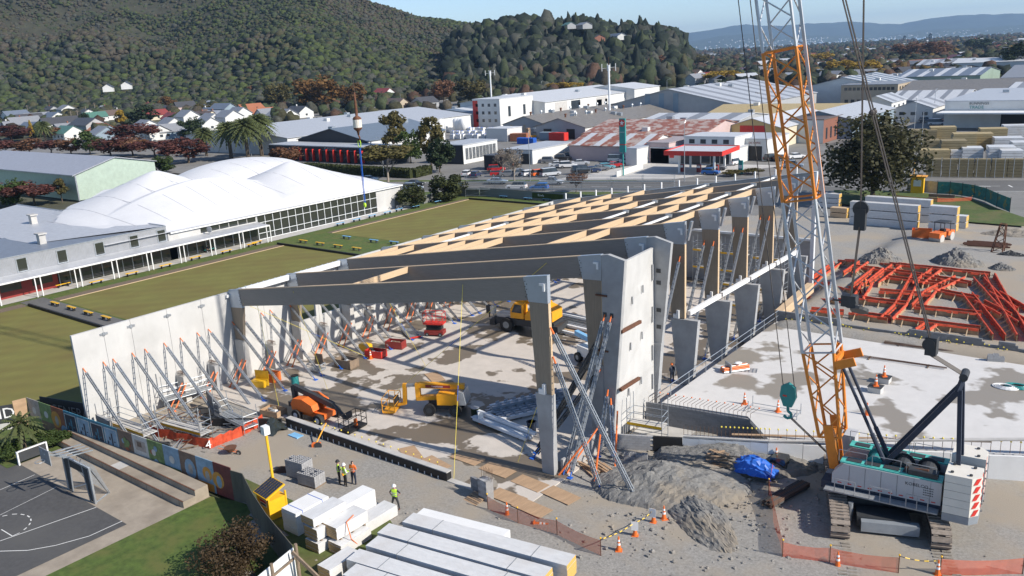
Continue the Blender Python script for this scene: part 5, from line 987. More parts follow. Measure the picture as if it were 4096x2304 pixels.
# pallets and blocks in front of the upstand
t = blockstack(Vector((-45.0, 32.0, 0)), .12, 'pallet of grey blocks behind, two pallets high', 4, 5, 6, miss=.1); t = blockstack(Vector((-43.4, 31.7, 0)), .12, 'stepped pallet of grey blocks beside the three workers', 4, 5, 4, miss=.35); t = blockstack(Vector((-26.9, 46.2, -.3)), .4, 'pile of pale blocks against the grey block wall', 4, 2, 4, pallet=False)
blockwall('block_stub', 'short block stub with rebar at the end of the upstand wall', (-33.6, 36.8), (-32.3, 36.6), -.1, lambda f: 1.1, 'block_dark'); blockwall('block_stub', 'pale block pier with rebar beside the leaning pallet', (-32.5, 36.5), (-31.6, 36.35), -.1, lambda f: 1.5, 'block', th=.6)
for k in range(10): MB().cyl((-32.4 + k * .09, 36.45 + (k % 3) * .1, 1.4), (-32.4 + k * .09, 36.45 + (k % 3) * .1, 2.2), .015, n=4).solo('starter_rod', ORD[k] + ' rusty starter rod standing on the pale block pier', 'rebar', 'rust_bar', 'starter rods on the pier')
def pallet(c, rz, label, tilt=0.):
    t = thing('pallet', label, 'pallet', c, rz); t.rotation_euler.x = tilt
    for k in range(7): MB().box(-.6, .6, -.5 + k * .145, -.4 + k * .145, .12, .14).ob('board', 'old_timber' if k % 2 else 'plywood', t)
    for x in (-.55, -.05, .45): MB().box(x, x + .1, -.5, .5, 0, .12).ob('bearer', 'old_timber', t)
pallet(P(1, 3, 2210, 680, .1), -.15, 'empty timber pallet leaning at the block pier', .25); pallet(P(2, 3, 2110, 330, .5), .3, 'broken pallet stacked with timber offcuts beside the blue tarpaulin')
for k in range(14):
    p = P(2, 3, 2120, 300, .7) + Vector((random.uniform(-.6, .6), random.uniform(-.4, .4), random.uniform(.1, .5))); a_ = random.uniform(-.5, .8); MB().bar(p - Vector((math.cos(a_), math.sin(a_), 0)) * .6, p + Vector((math.cos(a_), math.sin(a_), .1)) * .6, .15, .04).solo('timber_offcut', ORD[k] + ' timber offcut heaped on the broken pallet', 'timber', 'old_timber' if k % 3 else 'plywood', 'offcuts on the broken pallet')
for k in range(16):
    p = P(2, 3, 880, 390, .05) + Vector((random.uniform(-.9, .9), random.uniform(-.5, .5), random.uniform(.05, .45))); a_ = R(-18) + random.uniform(-.25, .25); MB().bar(p - Vector((math.cos(a_), math.sin(a_), 0)) * 1.1, p + Vector((math.cos(a_), math.sin(a_), 0)) * 1.1, .12, .06).solo('timber_length', ORD[k] + ' length in the timber pile below the front portal props', 'timber', 'plywood', 'timber pile below the props')
mb = MB(); c = P(2, 3, 2420, 330, .6); n = 14
for j in range(n + 1):
    for i in range(n + 1): f, g = i / n * 2 - 1, j / n * 2 - 1; h = max(0, 1 - (f * f + g * g) ** .8); mb.v.append((c.x + f * 1.6 + random.uniform(-.09, .09), c.y + g * 1.1 + random.uniform(-.09, .09), .35 + h * .9 + random.uniform(-.1, .12)))
mb.f = [(j * (n + 1) + i, j * (n + 1) + i + 1, (j + 1) * (n + 1) + i + 1, (j + 1) * (n + 1) + i) for j in range(n) for i in range(n)]; mb.m = [0] * len(mb.f); mb.solo('tarpaulin', 'crumpled bright blue tarpaulin over a heap beside the spoil', 'tarpaulin', 'blue')
p = P(3, 3, 175, 640, .1); t = thing('rod_bundle', 'bundle of black steel rods lying beside the orange net near the crane', 'rods', p, R(75))
for k in range(22): MB().cyl((-1.9 + random.uniform(-.2, .2), -.45 + (k % 8) * .12, .08 + k // 8 * .11), (1.9, -.4 + (k % 8) * .11, .08 + k // 8 * .11), .05, n=5).ob('rod', 'rust_bar' if k % 3 else 'charcoal', t)
MB().ext([(0, 0, 0), (1.3, 0, 0), (1.0, 0, 1.0), (.1, 0, .95)], (0, .9, 0)).solo('machine_cab', 'small dark glazed attachment behind the rod bundle', 'attachment', 'glass_dark').location = P(3, 3, 130, 380, .1)
# heaps
def heap(c, rx, ry, h, rz, label, m='gravel_dark', seed=0, n=40, z0=-.12, group='gravel and spoil heaps', sharp=1.3):
    mb = MB()
    for j in range(n + 1):
        for i in range(n + 1):
            f, g = i / n * 2 - 1, j / n * 2 - 1; d = min(1, math.hypot(f, g)); e = noise.noise(Vector((f * 2.2, g * 2.2, seed))) * .35 + noise.noise(Vector((f * 6, g * 6, seed + 4))) * .22 + noise.noise(Vector((f * 14, g * 14, seed))) * .1; k = max(0, (1 - d)) ** (1 / sharp) * (1 + e)
            x, y = f * rx + random.uniform(-.06, .06), g * ry + random.uniform(-.06, .06); mb.v.append((c[0] + x * math.cos(rz) - y * math.sin(rz), c[1] + x * math.sin(rz) + y * math.cos(rz), c[2] + z0 + h * k - .35 * (1 - min(1, k * 7)) + random.uniform(-.05, .05)))
    mb.f = [(j * (n + 1) + i, j * (n + 1) + i + 1, (j + 1) * (n + 1) + i + 1, (j + 1) * (n + 1) + i) for j in range(n) for i in range(n)]; mb.m = [0] * len(mb.f); return mb.solo('spoil_heap', label, 'heap', m, group)
heap(P(2, 3, 1600, 520, .2), 5.2, 3.2, 1.5, R(32), 'big stony spoil heap below the white insulation boards', 'gravel_dark', 1); heap(P(2, 3, 1850, 800, .1), 5., 1.7, .75, R(-42), 'long grey spoil ridge beside the cones', 'gravel_dark', 5); heap(P(2, 3, 2250, 250, .4), 5.5, 2.2, 1.0, R(22), 'gravel bank under the blue tarpaulin', 'gravel_dark', 9); heap(P(3, 3, 330, 230, .2), 4., 2., 1.0, R(20), 'gravel bank against the insulation boards behind the track', 'gravel', 12)
heap(PG(3, 1, 1130, 1180), 2.6, 2.1, 1.7, .3, 'dark gravel cone behind the orange formwork, boom side', 'gravel_dark', 3); heap(PG(3, 1, 1900, 1210), 3.0, 2.3, 1.9, 0, 'dark gravel cone behind the orange formwork, middle', 'gravel_dark', 6); heap(PG(3, 1, 2350, 1265), 1.6, 1.3, .9, 0, 'small dark gravel heap at the formwork corner', 'gravel_dark', 8); heap(PG(3, 1, 2480, 920), 4.5, 2.6, 1.1, .2, 'brown earth heap beside the rusty frame', 'dirt', 15); heap(PG(3, 1, 2450, 1120), 1.8, 1.0, .6, .2, 'flat dark heap in the yard beside the rusty frame', 'charcoal', 16)
# cones on the gravel
for q, lab, tilt, sign in (((2, 3, 1075, 1195), 'traffic cone at the end of the striped tape', 0, 0), ((2, 3, 1240, 1045), 'traffic cone with white notice in the middle of the striped tape', 0, 1), ((2, 3, 1425, 912), 'traffic cone with white notice at the spoil end of the tape', 0, 1), ((2, 3, 1530, 880), 'traffic cone beside the open hole', 0, 0), ((2, 3, 220, 925), 'fallen traffic cone behind the orange net', 1.45, 0), ((3, 3, 700, 1355), 'traffic cone in front of the orange net before the crane', 0, 0), ((3, 3, 1705, 1442), 'traffic cone at the gap in the orange net', 0, 0), ((1, 3, 2528, 840), 'striped traffic cone beside the block pier', 0, 0)):
    c_ = cone(P(*q, .03), lab)
    if tilt: c_.rotation_euler = (0, tilt, .4)
    if sign: MB().box(-.2, .2, -.17, -.155, .45, 1.0).ob('notice', 'white', c_)
mat('tape_yellow', (.85, .55, .03), .5); sheer('net', (.75, .14, .06), .55)
def net(pts, label, h=1.0, group='orange mesh fences'):
    q = [P(*p, .0) for p in pts]; t = thing('mesh_fence', label, 'fence', q[0], group=group)
    for a_, b_ in zip(q, q[1:]):
        n = max(3, int((b_ - a_).length / .7)); mb = MB()
        for i in range(n + 1): p_ = a_.lerp(b_, i / n); s = math.sin(i / n * math.pi); mb.v += [(p_.x + .1 * s * math.sin(i), p_.y, .03), (p_.x, p_.y + .06 * s, h * (1 - .16 * s))]
        mb.f = [(2 * i, 2 * i + 2, 2 * i + 3, 2 * i + 1) for i in range(n)]; mb.m = [0] * n; mb.wo('net', 'net', t)
    for p_ in q: MB().cyl((p_.x, p_.y, 0), (p_.x, p_.y, h + .1), .025, n=5).wo('post', 'rust', t); MB().sph((p_.x, p_.y, h + .14), .06, 6, 4).wo('cap', 'yellow', t)
net([(1, 3, 2335, 790), (2, 3, 62, 930), (2, 3, 455, 1045), (2, 3, 895, 1250)], 'orange mesh fence beside the farthest panel pack'); net([(3, 3, 65, 300), (3, 3, 5, 640), (3, 3, 145, 1272), (3, 3, 620, 1330), (3, 3, 1310, 1432)], 'orange mesh fence bending round in front of the crane'); net([(3, 3, 1730, 1449), (3, 3, 2560, 1440)], 'orange mesh fence at the corner beyond the gap'); net([(3, 1, 1290, 570), (3, 1, 1700, 605), (3, 1, 2050, 590)], 'orange mesh fence on the grass under the big tree')
def tape(pts, label):
    t = thing('hazard_tape', label, 'tape', pts[0])
    for a_, b_ in zip(pts, pts[1:]):
        n = int((b_ - a_).length / .22)
        for i in range(n): f0, f1 = i / n, (i + 1) / n; sg = lambda f: Vector((0, 0, -.12 * math.sin(f * math.pi))); MB().cyl(a_.lerp(b_, f0) + sg(f0), a_.lerp(b_, f1) + sg(f1), .03, n=4).wo('stripe', 'tape_yellow' if i % 2 else 'black', t)
tape([P(2, 3, 895, 1250) + Vector((0, 0, 1.05)), P(2, 3, 1240, 1045) + Vector((0, 0, .85)), P(2, 3, 1425, 912) + Vector((0, 0, .85))], 'yellow and black tape strung between cones'); tape([P(3, 3, 1318, 1430) + Vector((0, 0, 1.05)), P(3, 3, 1705, 1442) + Vector((0, 0, .85))], 'yellow and black tape closing the gap in the net')
# odds and ends
t = thing('wheelbarrow', 'overturned wheelbarrow with tools beside the mural fence', 'wheelbarrow', P(0, 3, 2330, 230), .4); MB().lathe([(.25, .3), (.45, .6), (.47, .62)], 10).ob('tray', 'rust', t); MB().bar((-.9, -.25, .6), (.5, -.1, .3), .04).bar((-.9, .25, .6), (.5, .1, .3), .04).bar((-.2, -.2, .45), (-.2, .2, .45), .04).ob('handle', 'orange', t); wheel(t, (.6, 0, .2), .2, .08, (0, 1, 0))
t = thing('concrete_saw', 'orange power saw with a yellow handle bar beside the upstand', 'saw', P(1, 3, 610, 150), .6); MB().box(-.3, .3, -.2, .2, .05, .3).ob('motor', 'orange', t); MB().cyl((.2, -.25, .2), (.2, -.2, .2), .28, n=14).ob('disc', 'charcoal', t); MB().cyl((.0, .1, .3), (.5, 1.3, 1.3), .05, n=6).ob('handle', 'amber', t)
MB().box(-.55, .55, -.32, .32, 0, .06).box(-.55, .55, -.32, -.1, .06, .1).solo('blue_sheets', 'small stack of pale blue sheets on the gravel', 'sheets', 'sky_blue').location = P(1, 3, 400, 40, .02)
for k, q in enumerate(((1, 3, 1770, 525), (1, 3, 1865, 540))): MB().box(-.45 + k * .2, .45 - k * .2, -.3, .3, 0, .02).solo('rubber_mat', ('larger', 'smaller')[k] + ' black rubber mat on the gravel beside the upstand wall', 'mat', 'black', 'rubber mats').matrix_world = Matrix.Translation(P(*q, .06)) @ Matrix.Rotation(.4, 4, 'Z')
t = thing('rebar_mat', 'rusty rebar bundle lying beside the block pallets', 'rebar', P(1, 3, 300, 390), .6)
for k in range(16): MB().bar((-1.2, -.5 + k * .07, .05), (1.2 + random.uniform(-.3, .3), -.4 + k * .06, .12), .03).ob('rod', 'rust', t)
mb = MB(); c = P(1, 2, 170, 1400, .3)
for j in range(9):
    for i in range(9): f, g = i / 4 - 1, j / 4 - 1; h = max(0, 1 - math.hypot(f, g) * .7); mb.v.append((c.x + f * .9 + random.uniform(-.1, .1), c.y + g * .8 + random.uniform(-.1, .1), -.1 + h * 1.3 + random.uniform(-.12, .12)))
mb.f = [(j * 9 + i, j * 9 + i + 1, j * 9 + i + 10, j * 9 + i + 9) for j in range(8) for i in range(8)]; mb.m = [0] * 64; mb.solo('plastic_heap', 'heap under glossy dark plastic sheet beside the orange screen', 'plastic sheet', 'glass_dark')
bin_(P(1, 2, 180, 1270, .1), .2, .9, .6, .5, 'plywood', 'open_crate', 'open crate with white bags behind the black upstand', 'crate', 'white')
stones = MB()
for k in range(1300):
    x, y = (random.uniform(-47, 6), random.uniform(24, 50)) if k % 2 else (random.gauss(-20, 4), random.gauss(43, 4))
    if x < -29.5 and y > 36.4 or x < -37 and y < 28.5: continue
    s = random.choice((.03, .04, .04, .06, .09)) * random.uniform(.7, 1.2) * (1.5 if -26 < x < -14 else 1); stones.sph((x, y, .06 + s * .3), (s, s * random.uniform(.7, 1.2), s * .7), 5, 3, jit=.25)
tag(stones.ob('loose_stones', 'gravel'), 'loose stones scattered over the site gravel', 'stones', kind='stuff')
mb = MB()
for s in (-1, 1):                                     # tread prints left by the crawler
    c = TC + TN * s * 2.55
    for k in range(34):
        for j in (-1, 1):
            q = c - TD * (4.3 + k * .3) + TN * (j * .26 + .16 * math.sin(k * .18) * k * .12); a_ = math.atan2(TD.y, TD.x) + .06 * k * .1; M = Matrix.Translation((q.x, q.y, .05 + gz(q.x, q.y))) @ Matrix.Rotation(a_, 4, 'Z'); mb.box(-.07, .06, -.22, .22, -.08, random.uniform(.02, .09), M=M)
struct(mb, 'track_print_ground', 'dirt')
# ================================================================ bowling club beside the site
sheet('club_ground', rect(-118.5, -65.4, 14, 131), 'lawn_green', -.02)
sheet('bowling_green_near', rect(-111.6, -65.45, 12, 42.6), 'bowling_green', .0); sheet('bowling_green_middle', rect(-110.4, -65.45, 45.9, 80.9), 'bowling_green', .0); sheet('bowling_green_far', rect(-110.9, -65.45, 91.2, 126.4), 'bowling_green', .0)
sheet('green_path', rect(-114.4, -65.45, 42.75, 45.6), 'asphalt', .01); sheet('ditch_border', rect(-112.3, -110.4, 45.9, 80.9), 'soil', .004); sheet('ditch_border', rect(-112.2, -110.9, 91.2, 127), 'soil', .004); sheet('ditch_border', rect(-113.6, -111.6, 12, 42.6), 'soil', .004)
sheet('club_paving', rect(-118.2, -115.2, 20, 116), 'concrete', .015)
for x0, x1, y, lab in ((-111.6, -65.5, 42.66, 'black rubber edge board along the near green'), (-112.2, -65.5, 81.05, 'black rubber edge board along the bench lawn'), (-111, -65.5, 126.6, 'black rubber edge board at the far end of the far green')):
    t = thing('edge_board', lab, 'edging', ((x0 + x1) / 2, y, 0), group='green edge boards')
    for k in range(12): a = x0 + (x1 - x0) * k / 12; MB().box(a + .03, a + (x1 - x0) / 12 - .03, y - .12, y + .12, 0, .32).wo('board', 'black', t)
for x, y0, y1 in ((-110.35, 45.9, 80.9), (-110.85, 91.2, 126.4)): struct(MB().box(x - .08, x + .08, y0, y1, 0, .05), 'green_kerb', 'timber')
def bench(p, rz, m, label, legs='black', long_=1.9):
    t = thing('bench', label, 'bench', p, rz, m + ' benches')
    for y in (-.16, .04): MB().box(-long_ / 2, long_ / 2, y, y + .15, .42, .47).ob('seat_plank', m, t)
    for x in (-long_ * .34, long_ * .34): MB().box(x - .06, x + .06, -.14, .17, 0, .42).ob('leg', legs, t)
    return t
for k, q in enumerate(((0, 2, 555, 180), (0, 2, 720, 225), (0, 2, 890, 275), (0, 2, 1070, 325))): bench(P(*q), 0, 'yellow', ORD[k] + ' yellow bench on the dark path between the greens')
for k, q in enumerate(((0, 1, 640, 1440), (0, 1, 975, 1410), (0, 1, 1330, 1325), (0, 1, 1670, 1245), (0, 1, 1970, 1165), (0, 1, 2280, 1100), (0, 1, 2540, 1030), (1, 1, 10, 1010))): bench(P(*q), PI2, 'yellow', ORD[k] + ' yellow bench along the clubhouse canopy')
for k, q in enumerate(((1, 1, 475, 995), (1, 1, 645, 1020), (1, 1, 825, 1045), (1, 1, 1012, 1072))): bench(P(*q), 0, 'yellow', ORD[k] + ' yellow bench on the lawn between the greens', 'charcoal')
for k, q in enumerate(((1, 1, 912, 955), (1, 1, 1185, 992), (1, 1, 1390, 1010))): bench(P(*q), 0, 'sky_blue', ORD[k] + ' pale blue bench on the lawn between the greens', 'charcoal')
for k, q in enumerate(((1, 1, 850, 820), (1, 1, 1015, 778), (1, 1, 1170, 740), (1, 1, 1325, 705), (1, 1, 1440, 675))): bench(P(*q), PI2, 'sky_blue', ORD[k] + ' pale blue bench along the glazed hall')
for k, q in enumerate(((1, 1, 1615, 645), (1, 1, 1835, 595), (1, 1, 2490, 545), (2, 1, 160, 565), (2, 1, 350, 575))): bench(P(*q), PI2 if k < 2 else 0, 'sky_blue', ORD[k] + ' pale blue bench at the far corner of the far green')
# ---- clubhouse: profiled metal front, long verandah
CX = -118.2
corr('clad_grey', (.33, .34, .36), 1, .2, depth=.03); corr('roof_light', (.56, .57, .59), 0, .25, metal=.3); corr('roof_slate', (.23, .26, .31), 0, .25, metal=.2); corr('clad_mint', (.47, .57, .48), 1, .3, depth=.05); corr('clad_mint_shaded', (.42, .54, .45), 0, .3, depth=.05)  # mint comes in a lit gable tone and a darker copy for the shaded side
t = thing('clubhouse', 'grey metal-clad clubhouse with square windows and a long white-posted verandah', 'building', (-122, 55, 0))
wl_ = MB().box(CX - .2, CX, 24, 66.1, 2.95, 5.2).wo('upper_wall', 'clad_grey', t); MB().box(CX - .25, CX + .04, 24, 66.15, 5.2, 5.32).wo('parapet_cap', 'galv', t); MB().box(-132, CX - .2, 65.9, 66.1, 0, 5.2).wo('end_wall', 'clad_grey', t)
for y in (40.4, 45.4, 50.6, 55.8, 60.9, 65.2):
    f = MB().box(CX, CX + .07, y - .72, y + .72, 3.05, 4.95).wo('window', 'galv', t); MB().box(CX + .07, CX + .085, y - .58, y + .58, 3.2, 4.82).wo('pane', 'glass_dark', f)
MB().add([(CX - .2, 24, 4.95), (CX - .2, 66, 4.95), (-136, 66, 5.0), (-136, 24, 5.0)], [(0, 1, 2, 3)]).wo('lower_roof', 'roof_slate', t)
A1 = Vector((CX - .3, 66.05, 5.28)); C1 = P(0, 1, 320, 1003, 5.0); B1 = PY(0, 1, 170, 610, 66.2); nrm = (C1 - A1).cross(B1 - A1)
def onpl(c, r, a, b): v = ray(*cell(c, r, a, b)); o = Vector((0, 0, CAM_H)); k = nrm.dot(A1 - o) / nrm.dot(v); return o + v * k
D1 = onpl(0, 1, 0, 945); E1 = onpl(0, 1, -500, 800); F1 = onpl(0, 1, -500, 900)
up_ = MB().add([A1, B1, E1, F1, D1, C1], [(0, 1, 2, 3, 4, 5)]); up_.add([A1, B1, B1 - Vector((0, 0, 1.6)), A1 - Vector((0, 0, .3))], [(0, 1, 2, 3)]).wo('upper_roof', 'roof_light', t)
MB().bar(A1 + Vector((0, 0, .06)), B1 + Vector((0, 0, .06)), .25, .1).wo('barge_flashing', 'galv', t); MB().ext([C1, D1, F1, F1 - Vector((0, 0, 1.8)), C1 - Vector((0, 0, .15))], (-.1, 0, 0)).wo('clerestory', 'win', t)
for q in ((0, 1, 340, 800), (0, 1, 425, 1000)):
    p = onpl(*q); MB().box(p.x - .45, p.x + .45, p.y - .45, p.y + .45, p.z - .3, p.z + 1.3).box(p.x - .7, p.x + .7, p.y - .6, p.y + .6, p.z + 1.3, p.z + 1.5).wo('roof_vent', 'concrete', t)
vr = MB().add([(-115, 24, 2.78), (-115, 82, 2.78), (CX, 82, 3.0), (CX, 24, 3.0)], [(0, 1, 2, 3)]).add([(-115, 24, 2.7), (CX, 24, 2.92), (CX, 82, 2.92), (-115, 82, 2.7)], [(0, 1, 2, 3)]).wo('verandah_roof', 'roof_light', t); MB().box(-115.02, -114.9, 24, 82, 2.6, 2.8).wo('fascia', 'white', t)
for y in [40.5 + 5.15 * k for k in range(9)]:
    for dy in (-.35, .35): MB().box(-115.1, -115., y + dy - .06, y + dy + .06, 0, 2.65).wo('verandah_post', 'white', t)
MB().box(CX - .1, CX, 24, 49.5, 0, 2.9).wo('brick_front', 'dark_red', t)
for y in (43.5, 47.5): MB().box(CX, CX + .03, y - 1.3, y + 1.3, .9, 2.3).wo('window', 'glass_dark', t)
for k in range(11): y = 49.7 + k * 1.5; MB().box(CX - .05, CX, y + .04, y + 1.46, .1, 2.85).wo('pane', 'glass_dark', t); MB().box(CX - .06, CX + .05, y - .05, y + .04, 0, 2.9).wo('mullion', 'galv', t)
t = thing('satellite_dish', 'grey satellite dish on the verandah roof', 'dish', (-116.9, 72.3, 2.9), .4); MB().cyl((0, 0, 0), (0, 0, .5), .04, n=6).ob('post', 'galv', t); MB().sph((0, .1, .8), (.5, .1, .5), 12, 6).ob('reflector', 'galv_dull', t)
t = thing('park_bench', 'green slatted bench under the verandah beside a seated man', 'bench', P(0, 1, 1960, 1110), PI2, 'green benches'); t2 = thing('park_bench', 'green slatted bench that the seated man sits on', 'bench', P(0, 1, 2110, 1085), PI2, 'green benches')
for tt in (t, t2):
    for k in range(3): MB().box(-.9, .9, -.2 + k * .14, -.1 + k * .14, .43, .46).ob('seat_slat', 'mint', tt)
    for k in range(3): MB().box(-.9, .9, .26, .29, .55 + k * .13, .65 + k * .13).ob('back_slat', 'mint', tt)
    for x in (-.75, .75): MB().box(x - .04, x + .04, -.2, .3, 0, .43).ob('leg', 'charcoal', tt)
# ---- hall under the white membrane
t = thing('bowling_hall', 'bowls hall with billowing white membrane roof and a tall glazed side', 'building', (-138, 90, 0))
def memb(x, y):
    e = CX + .3 - x; pk = lambda cx, cy, h, w, k: h * max(0, 1 - (math.sqrt((x - cx) ** 2 + (y - cy) ** 2 + .8) - .7) / w) ** k
    g = 5.3 * max(0, e / 14) ** .8 if e < 14 else 5.3 - .16 * (e - 14)
    d1 = g * max(0, 1 - abs((y - 81) / 21.) ** 1.7); d2 = 5.3 * max(0, 1 - ((x + 152) / 16) ** 2 - ((y - 104) / 18) ** 2) ** .7
    z = max(d1, pk(-139.5, 77.6, 6.9, 24, 1.5), pk(-131, 99.7, 6., 21, 1.45), d2, .9 * S(e / 10))
    return 4.35 + z * S(e / 2.5) * S((115.6 - y) / 3) * S((y - 56.5) / 5) * S((x + 178) / 8)
mb = MB(); nx, ny = 120, 120
for j in range(ny + 1):
    for i in range(nx + 1): x = -178 + (178 + CX + .5) * i / nx; y = 56.5 + 59 * j / ny; mb.v.append((x, y, memb(x, y)))
mb.f = [(j * (nx + 1) + i, j * (nx + 1) + i + 1, (j + 1) * (nx + 1) + i + 1, (j + 1) * (nx + 1) + i) for j in range(ny) for i in range(nx) if mb.v[j * (nx + 1) + i][0] > -141 - max(0, mb.v[j * (nx + 1) + i][1] - 60) * 1.3]; mb.m = [0] * len(mb.f); mb.wo('membrane_roof', 'membrane', t)
mat('seam', (.5, .5, .52), .6)
for k in range(13):
    y = 60 + k * 4.4; MB().tube([(x, y, memb(x, y) + .015) for x in np.arange(-150, CX + .3, 2.5)], .035, 4).wo('seam', 'seam', t)
MB().box(CX + .2, CX + .38, 66.5, 115.4, 4.05, 4.32).wo('gutter_edge', 'white', t); MB().box(CX - 50, CX, 115, 115.25, 0, 4.3).wo('end_wall', 'concrete_white', t); MB().box(CX - .2, CX, 108.6, 115.2, 0, 4.1).wo('side_wall', 'concrete_white', t); MB().box(CX - .2, CX, 66.2, 82, 2.95, 4.1).wo('side_wall', 'concrete_white', t)
for k in range(17):
    y = 82. + k * 1.56
    for z0, z1 in ((.1, 1.0), (1.06, 2.75), (2.81, 3.95)): MB().box(CX - .04, CX, y + .05, y + 1.51, z0, z1).wo('pane', 'glass_dark', t)
    MB().box(CX - .06, CX + .06, y - .04, y + .04, 0, 4.05).wo('mullion', 'white_steel', t)
for z in (.05, 1.03, 2.78, 4.0): MB().box(CX - .06, CX + .05, 82, 108.6, z - .04, z + .04).wo('transom', 'white_steel', t)
for k in range(6): y = 71.6 + k * 1.7; MB().box(CX, CX + .03, y + .06, y + 1.64, 3.15, 3.95).wo('clerestory_pane', 'glass_dark', t)
for k in range(9): y = 67.4 + k * 1.62; MB().box(CX - .05, CX, y + .05, y + 1.57, .1, 2.85).wo('pane', 'glass_dark', t); MB().box(CX - .06, CX + .05, y - .05, y + .05, 0, 2.95).wo('mullion', 'galv', t)
MB().box(CX, CX + .1, 113.2, 115, .1, 1.9).wo('side_gate', 'fence_grey', t); MB().cyl((CX + 1., 113., 0), (CX + 1., 113., .7), .35, n=10).wo('bin', 'galv_dull', t)
# ---- mint shed behind
t = thing('mint_shed', 'pale mint green metal shed with grey low-pitched roof', 'shed', (-222, 101.6, 0))
MB().ext([(-200, 91.6, 0), (-200, 111.6, 0), (-200, 111.6, 6.6), (-200, 101.7, 8.7), (-200, 91.6, 5.8)], (-.2, 0, 0)).wo('gable_wall', 'clad_mint', t); MB().box(-262, -200.2, 91.6, 91.8, 0, 5.8).wo('side_wall', 'clad_mint_shaded', t)
corr('roof_grey', (.40, .41, .45), 1, .4, metal=.2); MB().ext([(-199.6, 91.2, 5.75), (-199.6, 101.7, 8.75), (-199.6, 112, 6.55), (-199.6, 112, 6.7), (-199.6, 101.7, 8.95), (-199.6, 91.2, 5.95)], (-62, 0, 0)).wo('roof', 'roof_grey', t)
MB().box(-199.7, -199.5, 91.5, 91.8, 0, 5.8).wo('downpipe', 'galv', t); MB().box(-262, -199.5, 91.0, 91.25, 5.7, 5.95).wo('gutter', 'galv', t)
# ---- boundary fences of the greens by the road
def paling(a, b, h, label, m='fence_grey', pw=.16):
    a = Vector(a); b = Vector(b); t = thing('paling_fence', label, 'fence', a, group='paling fences'); L = (b - a).length; u = (b - a) / L; n = int(L / pw); rest = MB(); me = MB().box(-pw / 2 + .008, pw / 2 - .008, -.012, .012, 0, h).mesh('paling', m); rz = math.atan2(u.y, u.x)
    for k in range(min(n, 300)): o = link(me, 'paling', t); o.location = u * (k + .5) * pw + Vector((0, 0, random.uniform(-.02, .02))); o.rotation_euler.z = rz
    for k in range(int(L / 2.4) + 1): p = a + u * k * 2.4; MB().box(p.x - .06, p.x + .06, p.y + .03, p.y + .15, 0, h - .1).wo('post', m, t)
    for z in (.3, h - .3): MB().bar(a + Vector((0, .03, z)), b + Vector((0, .03, z)), .05, .09).wo('rail', m, t)
paling((-111.4, 130.6, 0), (-78, 130.6, 0), 1.75, 'dark weathered paling fence along the far end of the greens'); paling((-116.3, 119.2, 0), (-117.2, 124.2, 0), 1.6, 'pale paling fence between the two shrubs'); paling((-117, 129.4, 0), (-111.5, 130.5, 0), 1.6, 'pale weathered paling fence corner beside the shrub')
t = thing('green_banner', 'green sponsor banner hung on the dark paling fence', 'banner', (-94.5, 130.5, .8)); MB().box(-3.6, 3.6, -.05, -.03, -.3, .7).ob('sheet', 'leaf_green', t); text('Bowls', (-96, 130.44, 1.05), (1, 0, 0), (0, 0, 1), .6, 'white', t)
# ================================================================ school court and mural fence
sheet('court_apron_ground', rect(-75, -47.85, 4, 26.9), 'concrete_old', .0); sheet('hard_court', rect(-80, -49.3, -6, 21.85), 'asphalt_dark', .012); sheet('school_lawn', [(-47.85, -4), (-33, 6), (-36, 25.5), (-45.2, 27.6), (-47.85, 26.9)], 'lawn_green', .02)
sheet('verge_bank_ground', [(-46.5, 27.9), (-38.5, 26.5), (-36.5, 27), (-41.5, 29.4), (-50, 29.6), (-55, 28.2)], 'turf', .13); sheet('pack_yard_ground', [(-40.5, 24.3), (-33.2, 21), (-31.5, 24.2), (-33.5, 30.2), (-36, 31.5), (-38, 29)], 'turf', .125); sheet('palm_bed_ground', rect(-76, -64.6, 21, 26.0), 'turf', .03)
def line(pts, w_, name='court_marking', z=.02):
    mb = MB()
    for a_, b_ in zip(pts, pts[1:]): d = (b_ - a_).normalized(); n_ = Vector((-d.y, d.x, 0)) * w_ * .6; mb.add([a_ - n_, b_ - n_, b_ + n_, a_ + n_], [(0, 1, 2, 3)])
    mb.v = [(x, y, z) for x, y, _ in mb.v]; struct(mb, name, 'white_line')
line([P(0, 3, 0, 585), P(0, 3, 350, 432)], .04); line([P(0, 3, 0, 838), P(0, 3, 560, 560)], .03); line([P(0, 3, 0, 1100), P(0, 3, 970, 760)], .05, z=.024); line([P(0, 3, 0, 1203), P(0, 3, 280, 1195), P(0, 3, 560, 1145), P(0, 3, 900, 1050), P(0, 3, 1230, 900)], .05, z=.028); line([P(0, 3, 15, 985), P(0, 3, 125, 1052), P(0, 3, 200, 1018)], .05, z=.032)
for a_, b_ in (((25, 852), (75, 842)), ((122, 832), (172, 830)), ((210, 832), (246, 838)), ((275, 846), (300, 862)), ((310, 878), (313, 898)), ((306, 920), (292, 942)), ((270, 966), (240, 990))): line([P(0, 3, *a_), P(0, 3, *b_)], .06, z=.036)
t = thing('terrace_steps', 'two long concrete seating steps in front of the mural fence', 'steps', (-56.5, 26, 0)); MB().box(-65.4, -48.0, 25.0, 25.9, 0, .45).box(-50.2, -49.5, 25.0, 25.0, .45, .45).wo('lower_step', 'concrete_old', t); MB().box(-65.4, -48., 25.9, 26.85, 0, .85).wo('upper_step', 'concrete_old', t); MB().box(-57.4, -56.2, 25.02, 25.88, .45, .456).wo('pale_patch', 'concrete', t)
for k in range(9): x = -64.5 + k * 2; MB().box(x, x + .02, 24.99, 25., .05, .45).wo('joint', 'charcoal', t)
for pth in (((-65.4, -48.0, 24.97, 25.05, .45, .47)), ((-65.4, -48.0, 25.87, 25.95, .85, .87))): MB().box(*pth).wo('nosing', 'rust', t)
